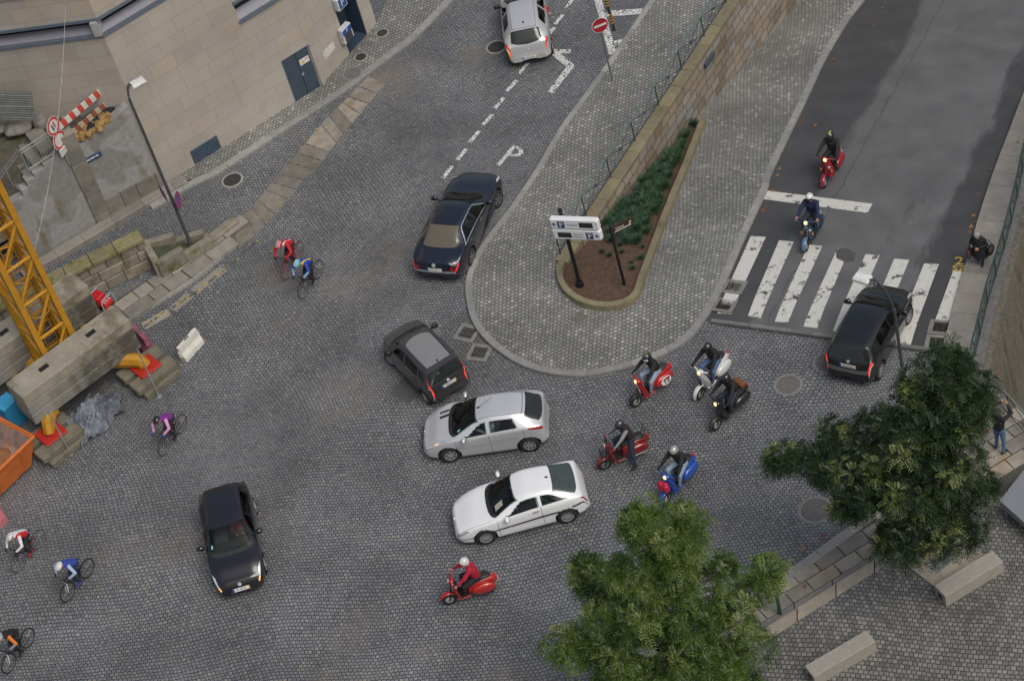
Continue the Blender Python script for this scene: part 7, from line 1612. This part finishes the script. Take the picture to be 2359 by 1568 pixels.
def rider_joints(foot_down=None, lean=0.0, turn=0.0, steer=0.0):
    J = {}; lx = lean; J['pel'] = V3(-.36, 0, .93); J['che'] = V3(-.27+lx*.6, 0, 1.27); J['nek'] = V3(-.22+lx, 0, 1.45); J['hed'] = V3(-.16+lx*1.1, 0, 1.58)
    J['sh'] = [V3(-.235+lx*.9, s*.195, 1.385) for s in (1, -1)]; SM = Matrix.Translation((.44, 0, 0)) @ Matrix.Rotation(steer, 4, 'Z') @ Matrix.Translation((-.44, 0, 0))
    J['wr'] = [SM @ V3(.245, s*.34, 1.075) for s in (1, -1)]; J['el'] = [ik(J['sh'][i], J['wr'][i], .30, .27, V3(-.3, (1, -1)[i]*.9, -.6)) for i in (0, 1)]; J['hd'] = [SM @ V3(.44+1, s*.1, -.30)-SM @ V3(.44, 0, 0) for s in (1, -1)]
    J['hi'] = [V3(-.34, s*.095, .90) for s in (1, -1)]; J['an'] = [V3(.12, s*.17, .385) for s in (1, -1)]; J['to'] = [V3(.27, s*.19, .345) for s in (1, -1)]
    if foot_down: i = 0 if foot_down > 0 else 1; J['an'][i] = V3(-.20, foot_down*.46, .10); J['to'][i] = V3(-.05, foot_down*.50, .045)
    J['kn'] = [ik(J['hi'][i], J['an'][i], .44, .43, V3(1, (1, -1)[i]*.45, .5)) for i in (0, 1)]
    return J
P_RED = paint('scooter_red', (.42, .015, .012), 0, .25); P_MAROON = paint('scooter_maroon', (.17, .008, .010), 0, .25); P_CRIM = paint('scooter_crimson', (.24, .006, .018), 0, .25); P_BLUE = paint('scooter_blue', (.012, .07, .36), 0, .25); P_DBLUE = paint('scooter_dark_blue', (.008, .02, .045), 0, .25); P_SBLUE = paint('scooter_steel_blue', (.09, .16, .26), 0, .3); P_WHITE = paint('scooter_white', (.60, .605, .59), 0, .25); P_BROWN = paint('scooter_brown', (.055, .042, .040), .2, .3); P_BLACK = paint('scooter_black', (.012, .010, .010), 0, .25)
def sp(F, R_, right=False): return place(F, R_, 1.2, 0, right)
G_BLK = cloth('glove_black', (.012, .012, .013))
m_ = sp((1902, 428), (1926, 392), True); scooter(m_, 'crimson scooter coming down the asphalt behind the stop line', P_CRIM, o=dict(blinkers=True, badge=True)); person(m_, 'rider in black jacket and black helmet with a yellow stripe on the crimson scooter', rider_joints(), dict(shirt=C_BLK, trousers=C_BLK, shoe=C_SHOE), helmet=dict(kind='full', m=H_BLK, stripe=mat('stripe_yellow', (.42, .40, .14), .3)), glove=G_BLK, wide=1.25)
m_ = sp((1859, 574), (1879, 535), True); scooter(m_, 'dark blue scooter reaching the zebra crossing', P_DBLUE, P_SBLUE, dict(blinkers=True, badge=True)); person(m_, 'rider in navy jumper and white open helmet on the dark blue scooter', rider_joints(), dict(shirt=C_NAVY, trousers=C_DJEAN, shoe=C_SHOE), helmet=dict(kind='jet', m=H_WHT, visor=M_GLASS), wide=1.3)
m_ = sp((1470, 934), (1533, 884)); scooter(m_, 'red scooter with a white roundel numbered 12 on its side', P_RED, o=dict(number='12', small_guard=True, nose=P_WHITE, guard=M_PLAST, mirrors=False, seat=mat('seat_stripe', (.03, .03, .03), .5), steer=-.1)); person(m_, 'rider in black jacket, blue jeans and a black and white motocross style helmet', rider_joints(steer=-.1), dict(shirt=C_BLK, trousers=C_JEANL, shoe=C_SHOE), face=V3(1, .12, -.15), helmet=dict(kind='full', m=H_BLK, visor=mat('helmet_trim_white', (.6, .6, .58), .3), stripe=mat('stripe_olive', (.16, .17, .03), .3)), glove=G_BLK, wide=1.25)
m_ = sp((1618, 912), (1664, 862)); scooter(m_, 'white scooter between the numbered red scooter and the brown scooter', P_WHITE, o=dict(badge=True)); person(m_, 'rider in black jacket, blue jeans and black helmet on the white scooter', rider_joints(), dict(shirt=C_BLK, trousers=C_JEAN, shoe=C_SHOE), helmet=dict(kind='full', m=H_BLK), glove=G_BLK, wide=1.3)
m_ = sp((1655, 984), (1708, 934)); scooter(m_, 'black and brown scooter with a tan luggage roll, rightmost on the setts', P_BLACK, P_BROWN, dict(guard=P_BROWN, topcase=((-.62, 0, .98), (.22, .42, .22), mat('luggage_tan', (.16, .06, .02), .7)))); person(m_, 'rider in black jacket with a white arm patch and black helmet on the brown scooter', rider_joints(), dict(shirt=C_BLK, trousers=C_DJEAN, shoe=C_SHOE, more=[M_SW]), helmet=dict(kind='jet', m=H_BLK, visor=M_GLASS), glove=G_BLK, wide=1.25)
m_ = sp((1394, 1080), (1482, 1042)); scooter(m_, 'maroon scooter with front rack, fly screen and rear rack, standing beside the silver hatchback', P_MAROON, o=dict(rack=True, backrest=True, script=True, screen=True, lit=False, rim=mat('grey_disc', (.10, .115, .125), .4)))
def grey_sleeve(fc, mi, J):
    for i in (0, 1):
        d = np.array((J['wr'][i]-J['sh'][i]).normalized()); rel = fc-np.array(J['sh'][i]); mi = np.where(np.isin(mi, [3, 5]) & (((rel-np.outer(rel@d, d))@np.array([.6, 0, .8])) > .018), 10, mi)
    return mi
person(m_, 'rider in dark jacket with grey sleeves, one foot down beside the maroon scooter', rider_joints(1, turn=.3), dict(shirt=C_BROWNJ, trousers=C_DJEAN, shoe=C_SHOE, more=[C_GREY]), face=V3(1, .2, -.2), helmet=dict(kind='full', m=mat('helmet_dark_grey', (.03, .034, .038), .25, coat=1.0)), glove=C_REDJ, extra=grey_sleeve, wide=1.3)
m_ = sp((1541, 1152), (1588, 1098)); sc8 = scooter(m_, 'bright blue scooter with a red bag strapped in front', P_BLUE, o=dict(rack=True)); person(m_, 'rider in black jumper, pale jeans and silver helmet on the bright blue scooter', rider_joints(), dict(shirt=C_BLK, trousers=C_JEANL, shoe=C_SHOE), face=V3(1, -.1, -.25), helmet=dict(kind='jet', m=H_SIL), glove=G_BLK, wide=1.3)
W = MB(); W.ell((.61, 0, .74), (.10, .19, .12), 0, None, 20, 12, pw=.55); W.ell((.63, -.09, .85), (.06, .09, .06)); W.ell((.58, .07, .85), (.07, .08, .05)); W.tube([(.55, -.19, .66), (.70, -.19, .66), (.70, .19, .66), (.55, .19, .66)], .012, 6); o = W.build('red_bag', mat('bag_red', (.50, .015, .05), .35, var=.3, bump=.3), smooth=60, M=m_); tag(o, 'shiny red bag strapped to the front rack of the bright blue scooter', 'bag', kind='thing')
m_ = sp((1042, 1388), (1128, 1362)); scooter(m_, 'bright red scooter alone at the bottom, in front of the white coupe', P_RED, o=dict(lit=False, rim=mat('grey_disc_light', (.28, .28, .28), .4), screen=True, mirrors=True)); person(m_, 'rider in red jumper and white helmet with a red band on the bright red scooter', rider_joints(), dict(shirt=C_REDJ, trousers=C_BLK, shoe=C_SHOE), face=V3(1, .35, -.3), helmet=dict(kind='jet', m=H_WHT, visor=mat('band_red', (.45, .02, .03), .3)), wide=1.3)

# ------------------------------------------------------------ bicycles
def bike(M, label, frame_m, tyre_m=None, rim_m=None, flat_bar=False, steer=0.0):
    e = empty('racing_bicycle' if not flat_bar else 'mountain_bicycle', M, label, 'bicycle', 'bicycles of the racing group', 'thing'); r = .335; SM = Matrix.Translation((.42, 0, 0)) @ Matrix.Rotation(steer, 4, 'Z') @ Matrix.Translation((-.42, 0, 0)); tw = .017 if not flat_bar else .026; I4 = Matrix.Identity(4)
    for x, T in ((.5, SM), (-.5, I4)):
        B = MB(); pr = [(r-tw+tw*math.cos(a), tw*math.sin(a)) for a in [2*math.pi*k/8 for k in range(9)]]; B.lathe(pr, (x, 0, r), 'Y', 40, T=T); w = B.build('wheel', tyre_m or M_TYRE, e, smooth=80)
        B = MB(); B.lathe([(r-2*tw-.012, -.008), (r-2*tw, -.010), (r-2*tw, .010), (r-2*tw-.012, .008), (r-2*tw-.012, -.008)], (x, 0, r), 'Y', 40, T=T); B.build('rim', rim_m or mat('bike_rim', (.30, .30, .31), .35, .6), w)
        B = MB(); B.tube([(x, -.04, r), (x, .04, r)], .018, 8, 0, T)
        for k in range(16): a = 2*math.pi*k/16; B.tube([(x+.016*math.cos(a), (-1)**k*.025, r+.016*math.sin(a)), (x+(r-.04)*math.cos(a+.1), 0, r+(r-.04)*math.sin(a+.1))], .0022, 4, 0, T)
        B.build('spokes', mat('spoke_steel', (.35, .35, .36), .35, .7), w)
    BB = (-.09, 0, .275); B = MB(); hd_ = (.375, 0, .80); ht = (.40, 0, .68); stt = (-.235, 0, .80)
    for a, b, q in ((BB, stt, .018), (stt, hd_, .018), (BB, ht, .021), (hd_, ht, .022)): B.tube([a, b], q, 8)
    for s in (1, -1): B.tube([(BB[0], s*.04, BB[2]), (-.5, s*.06, r)], .010, 6); B.tube([(stt[0], s*.02, stt[2]), (-.5, s*.06, r)], .009, 6)
    B.build('frame', frame_m, e, smooth=60); B = MB()
    for s in (1, -1): B.tube([(.402, s*.02, .66), (.425, s*.05, .58), (.5, s*.05, r)], [.014, .013, .010] if not flat_bar else [.026, .024, .018], 6, 0, SM)
    B.build('fork', frame_m if not flat_bar else mat('fork_white', (.5, .5, .5), .35), e, smooth=60)
    B = MB(); B.tube([stt, (-.265, 0, .93)], .014, 6); B.build('seat_post', M_PLAST, e); B = MB(); B.loft([[(x, w*math.cos(a), .945+h*math.sin(a)) for a in [2*math.pi*k/10 for k in range(10)]] for x, w, h in ((-.40, .06, .015), (-.36, .075, .022), (-.26, .045, .02), (-.14, .018, .015), (-.11, .01, .01))]); B.build('saddle', M_PLAST, e, smooth=60)
    B = MB(); B.tube([(.375, 0, .82), (.455, 0, .90)], .015, 6, 0, SM)
    if flat_bar: B.tube([(.44, -.31, .935), (.455, 0, .90), (.44, .31, .935)], .013, 6, 0, SM)
    else:
        for s in (1, -1): B.tube([(.455, 0, .90), (.455, s*.16, .90), (.47, s*.20, .90), (.55, s*.205, .89), (.565, s*.205, .82), (.52, s*.205, .755), (.45, s*.205, .75)], .013, 6, 0, SM); B.tube([(.55, s*.205, .90), (.585, s*.205, .945)], .015, 6, 0, SM)
    B.build('handlebar', M_PLAST, e, smooth=60); B = MB(); B.lathe([(.05, .045), (.095, .045), (.095, .05), (.05, .05), (.05, .045)], BB, 'Y', 24)
    for s in (1, -1): a = (0 if s > 0 else math.pi)-.35; p = (BB[0]+.17*math.cos(a), s*.065, BB[2]+.17*math.sin(a)); B.tube([(BB[0], s*.06, BB[2]), p], .011, 5); B.box((p[0], s*.11, p[2]), (.08, .09, .02))
    B.build('crankset', mat('crank_grey', (.12, .12, .12), .4, .5), e); return e
def cyclist_joints(flat_bar=False, steer=0.0, tuck=0.0):
    J = {}; J['pel'] = V3(-.22, 0, 1.02); J['che'] = V3(.06, 0, 1.20-tuck); J['nek'] = V3(.20, 0, 1.30-tuck); J['hed'] = V3(.31, 0, 1.345-tuck); J['sh'] = [V3(.13, s*.175, 1.25-tuck) for s in (1, -1)]
    SM = Matrix.Translation((.42, 0, 0)) @ Matrix.Rotation(steer, 4, 'Z') @ Matrix.Translation((-.42, 0, 0)); J['wr'] = [SM @ (V3(.47, s*.205, .945) if not flat_bar else V3(.36, s*.27, .98)) for s in (1, -1)]; J['hd'] = [V3(.9, 0, -.25)]*2
    J['el'] = [ik(J['sh'][i], J['wr'][i], .29, .26, V3(-.2, (1, -1)[i]*1, -.2)) for i in (0, 1)]; J['hi'] = [V3(-.19, s*.085, .985) for s in (1, -1)]; a = [-.35, math.pi-.35]
    J['an'] = [V3(-.09+.17*math.cos(a[i])-.09, (1, -1)[i]*.11, .275+.17*math.sin(a[i])+.10) for i in (0, 1)]; J['to'] = [V3(-.09+.17*math.cos(a[i])+.05, (1, -1)[i]*.115, .275+.17*math.sin(a[i])+.04) for i in (0, 1)]
    J['kn'] = [ik(J['hi'][i], J['an'][i], .43, .42, V3(1, (1, -1)[i]*.12, .4)) for i in (0, 1)]; return J
def flankband(col_i, lo, hi):
    def f(fc, mi, J):
        a, b = np.array(J['pel']), np.array(J['nek']); d = (b-a)/np.linalg.norm(b-a); t = ((fc-a)@d)/np.linalg.norm(b-a); y = fc[:, 1]
        return np.where((mi == 0) & (y > lo) & (y < hi) & (t > .0), col_i, mi)
    return f
C_CR, C_CRW = cloth('jersey_red', (.46, .012, .022)), cloth('jersey_white', (.60, .59, .59)); C_CB, C_CSK, C_CY = cloth('jersey_blue', (.012, .05, .36)), cloth('jersey_sky', (.20, .36, .58)), cloth('jersey_yellow', (.62, .40, .02)); C_PUR, C_PINK = cloth('jersey_purple', (.17, .025, .22)), cloth('jersey_pink', (.55, .27, .47)); C_ROY, C_PALE = cloth('jersey_royal', (.035, .06, .30)), cloth('sleeve_pale_blue', (.33, .40, .56)); C_OR = cloth('jersey_orange', (.55, .15, .02))
BH = lambda m, v=None: dict(kind='bike', m=m, vent=v or M_DARK)
FD = V3(1, 0, -.45)
def cyc(F, R_, blabel, plabel, fm, C, hm, **k):
    m_ = place((F[0]+4, F[1]), (R_[0]+4, R_[1]), 1.0); lean = Matrix.Rotation(k.pop('lean', 0), 4, 'X'); m_ = m_ @ lean; fb_ = k.pop('flat', False); s_ = k.pop('steer', 0); bike(m_, blabel, fm, k.pop('tyre', None), k.pop('rimm', None), fb_, s_)
    return person(m_, plabel, cyclist_joints(fb_, s_), C, face=k.pop('face', FD), helmet=hm, **k)
cyc((657, 644), (693, 588), 'red framed racing bicycle under the rider in red and white', 'cyclist in red and white kit bent low, leftmost of the pair in the side street', paint('bike_red', (.35, .01, .015)), dict(shirt=C_CR, trousers=C_BLK, shoe=C_CR, sleeve=C_CR, cuff=C_CR, more=[C_CRW]), BH(mat('helmet_red', (.42, .02, .03), .3), H_WHT), glove=G_BLK, extra=flankband(10, .02, .075), tyre=mat('tyre_red', (.13, .02, .02), .7))
cyc((700, 683), (734, 636), 'black racing bicycle under the rider in blue and yellow', 'cyclist in blue kit with a yellow stripe and turquoise helmet', paint('bike_black', (.015, .016, .018)), dict(shirt=C_CB, trousers=C_BLK, shoe=C_SHOE, sleeve=C_CB, cuff=C_CSK, more=[C_CY]), BH(mat('helmet_turquoise', (.05, .36, .46), .3), H_WHT), glove=G_BLK, extra=flankband(10, .05, .12))
cyc((380, 1044), (420, 990), 'racing bicycle with a red front tyre under the rider in purple', 'cyclist in purple and pink jersey and black helmet beside the tarpaulin', paint('bike_dark', (.02, .02, .022)), dict(shirt=C_PUR, trousers=C_BLK, shoe=C_SHOE, sleeve=C_PINK, cuff=C_PINK), BH(H_BLK), glove=cloth('glove_blue', (.02, .08, .25)), tyre=mat('tyre_reddish', (.07, .015, .015), .7))
cyc((46, 1310), (92, 1257), 'racing bicycle with dull yellow tyres under the rider in white and red', 'cyclist in white jersey with red side panel at the left edge', paint('bike_black', (.015, .016, .018)), dict(shirt=C_CRW, trousers=C_BLK, shoe=C_CR, sleeve=C_CRW, more=[C_CR]), BH(H_WHT), glove=G_BLK, extra=flankband(10, .08, .3), tyre=mat('tyre_olive', (.05, .045, .02), .7))
cyc((156, 1382), (207, 1319), 'mountain bicycle with a white fork under the rider in royal blue', 'cyclist in royal blue jersey and white helmet on a mountain bicycle', paint('bike_black', (.015, .016, .018)), dict(shirt=C_ROY, trousers=C_DJEAN, shoe=C_ROY, sleeve=C_PALE, cuff=C_PALE), BH(H_WHT, mat('vent_grey', (.35, .35, .36), .5)), glove=G_BLK, flat=True)
cyc((22, 1545), (70, 1480), 'mountain bicycle under the rider in black and orange at the lower left corner', 'cyclist in black jersey with an orange upper sleeve at the lower left corner', paint('bike_dark', (.02, .02, .022)), dict(shirt=C_BLK, trousers=C_BLK, shoe=C_SHOE, sleeve=C_OR, cuff=C_GREY, shin=C_BLK), BH(mat('helmet_patterned', (.32, .40, .40), .35, var=.6, scale=40)), glove=G_BLK, flat=True)

# ------------------------------------------------------------ pedestrians
# old woman on the sloping sidewalk
pw = GR(2260, 604, .125); yaw = math.atan2(*(lambda d: (d.y, d.x))(G(2246, 640)-G(2262, 600)))
J = {}; J['pel'] = V3(-.03, 0, .80); J['che'] = V3(.05, 0, 1.10); J['nek'] = V3(.11, 0, 1.24); J['hed'] = V3(.17, 0, 1.35); J['sh'] = [V3(.09, s*.17, 1.18) for s in (1, -1)]; J['wr'] = [V3(.30, .06, .93), V3(.28, -.04, .92)]; J['el'] = [V3(.08, .28, .92), V3(.08, -.27, .92)]; J['hd'] = [V3(.5, -.6, .1), V3(.5, .6, .1)]
J['hi'] = [V3(-.02, s*.085, .78) for s in (1, -1)]; J['an'] = [V3(.16, .09, .08), V3(-.12, -.09, .10)]; J['to'] = [V3(.30, .10, .035), V3(.0, -.10, .04)]; J['kn'] = [V3(.12, .09, .44), V3(.0, -.09, .44)]
MW = Matrix.Translation(pw) @ Matrix.Rotation(yaw, 4, 'Z')
C_COAT = cloth('coat_black', (.014, .014, .016)); wm = person(MW, 'stooped grey haired woman in a long black coat walking on the sloping sidewalk', J, dict(shirt=C_COAT, trousers=C_COAT, shoe=C_SHOE), face=V3(1, .15, -.5), hair=mat('hair_grey', (.26, .25, .24), .7, var=.3, scale=20), wide=1.0)
W = MB(); W.loft([[(x0+rx_*math.cos(a), ry_*math.sin(a), z) for a in [2*math.pi*k/20 for k in range(20)]] for x0, rx_, ry_, z in ((.02, .23, .27, .36), (.0, .22, .255, .55), (-.0, .20, .235, .78), (.03, .175, .215, 1.0), (.08, .13, .205, 1.17), (.10, .08, .12, 1.24))], cap=False); W.build('coat', C_COAT, wm, smooth=80)
W = MB(); W.rbox((.02, .36, .66), (.40, .17, .28), .07); W.tube([(-.12, .36, .78), (-.05, .30, 1.0), (.08, .24, 1.14), (.14, .33, .95), (.16, .36, .78)], .014, 6); tag(W.build('handbag', mat('bag_brown_black', (.022, .018, .014), .6), smooth=50, M=MW), 'large dark brown handbag hanging from the arm of the woman in black', 'handbag', kind='thing')
W = MB(); W.rbox((.08, -.34, .44), (.34, .14, .32), .05); W.tube([(-.02, -.34, .58), (.04, -.30, .85), (.16, -.34, .58)], .008, 5); tag(W.build('shopping_bag', mat('bag_maroon', (.07, .04, .035), .6), smooth=50, M=MW), 'maroon shopping bag low at the side of the woman in black', 'shopping bag', kind='thing')
# photographer
pm_ = G(2305, 1036, .125); yaw = math.atan2(*(lambda d: (d.y, d.x))(G(2345, 975)-G(2305, 1030)))
J = {}; J['pel'] = V3(0, 0, .95); J['che'] = V3(.02, 0, 1.28); J['nek'] = V3(.03, 0, 1.49); J['hed'] = V3(.06, 0, 1.62); J['sh'] = [V3(.02, s*.19, 1.43) for s in (1, -1)]; J['wr'] = [V3(.40, .10, 1.66), V3(.40, -.10, 1.66)]; J['el'] = [ik(J['sh'][i], J['wr'][i], .30, .27, V3(.1, (1, -1)[i], -.4)) for i in (0, 1)]; J['hd'] = [V3(.2, -.35, .9), V3(.2, .35, .9)]; J['hu'] = [V3(-.3, 1, 0), V3(-.3, -1, 0)]
J['hi'] = [V3(0, s*.095, .93) for s in (1, -1)]; J['an'] = [V3(.02, .16, .09), V3(-.10, -.15, .09)]; J['to'] = [V3(.17, .19, .04), V3(.05, -.19, .04)]; J['kn'] = [V3(.06, .13, .51), V3(-.02, -.13, .51)]
MP = Matrix.Translation(pm_) @ Matrix.Rotation(yaw, 4, 'Z'); person(MP, 'man in black jacket and jeans seen from behind, raising a camera at the railing', J, dict(shirt=C_BLK, trousers=C_JEAN, shoe=C_SHOE), face=V3(1, 0, .1), hair=mat('hair_dark', (.045, .04, .036), .7, var=.4, scale=20), wide=1.06)
W = MB(); W.rbox((.47, 0, 1.735), (.035, .13, .075), .01); W.lathe([(0, .03), (.025, .03), (.028, 0)], n=14, T=frame((.49, 0, 1.735), (0, 1, 0), (0, 0, 1))); tag(W.build('camera', mat('camera_silver', (.3, .3, .31), .35, .5), M=MP), 'small silver camera held up by the man at the railing', 'camera', kind='thing')
# driver of the pale silver car, red sleeve resting on the open window
cl = [o for o in COL.objects if o.name.startswith('pale_silver_hatchback')][0]; J = {}; J['pel'] = V3(.0, -.36, .52); J['che'] = V3(-.08, -.38, .85); J['nek'] = V3(-.10, -.38, 1.05); J['hed'] = V3(-.07, -.38, 1.17); J['sh'] = [V3(-.08, -.20, 1.0), V3(-.06, -.56, .99)]; J['wr'] = [V3(.35, -.30, .90), V3(.02, -.93, .84)]; J['el'] = [V3(.12, -.2, .82), V3(.16, -.80, 1.02)]
J['hi'] = [V3(.02, s-.36, .50) for s in (.09, -.09)]; J['kn'] = [V3(.42, s-.36, .62) for s in (.1, -.1)]; J['an'] = [V3(.72, s-.36, .30) for s in (.1, -.1)]; J['to'] = [V3(.86, s-.36, .28) for s in (.1, -.1)]
person(cl.matrix_world.copy(), 'driver with a red sleeve resting an arm on the window of the pale silver car', J, dict(shirt=cloth('jumper_red_driver', (.42, .02, .02)), trousers=C_DJEAN, shoe=C_SHOE), hair=_mats['hair_dark'], face=V3(1, 0, 0))

def seated(car, y, label, shirt, red=None, **k):
    J = {}; z = .02; J['pel'] = V3(-.05, y, .60); J['che'] = V3(-.17, y, .92); J['nek'] = V3(-.20, y, 1.10); J['hed'] = V3(-.16, y, 1.20); J['sh'] = [V3(-.17, y+.18, 1.04), V3(-.17, y-.18, 1.04)]; J['wr'] = [V3(.30, y+.14, .95), V3(.30, y-.14, .95)]; J['el'] = [V3(.06, y+.25, .86), V3(.06, y-.25, .86)]
    J['hi'] = [V3(-.02, y+s, .58) for s in (.09, -.09)]; J['kn'] = [V3(.38, y+s, .66) for s in (.1, -.1)]; J['an'] = [V3(.66, y+s, .36) for s in (.1, -.1)]; J['to'] = [V3(.80, y+s, .34) for s in (.1, -.1)]
    o = [o for o in COL.objects if o.name == car][0]; f = o.matrix_world @ Matrix.Translation((k.get('dx', 0), 0, k.get('dz', 0)-.02)); return person(f, label, J, dict(shirt=shirt, trousers=C_DJEAN, shoe=C_SHOE), hair=_mats['hair_dark'], face=V3(1, 0, -.1))
seated('silver_hatchback', .36, 'driver in a white shirt seen through the windscreen of the silver hatchback', C_CRW, dx=-.06)
seated('white_coupe', .36, 'driver in dark clothes seen through the windscreen of the white coupe', C_DJEAN, dx=-.2, dz=-.07)
seated('black_compact', .34, 'driver in a red jumper seen through the windscreen of the black compact hatchback', C_REDJ, dx=-.05)
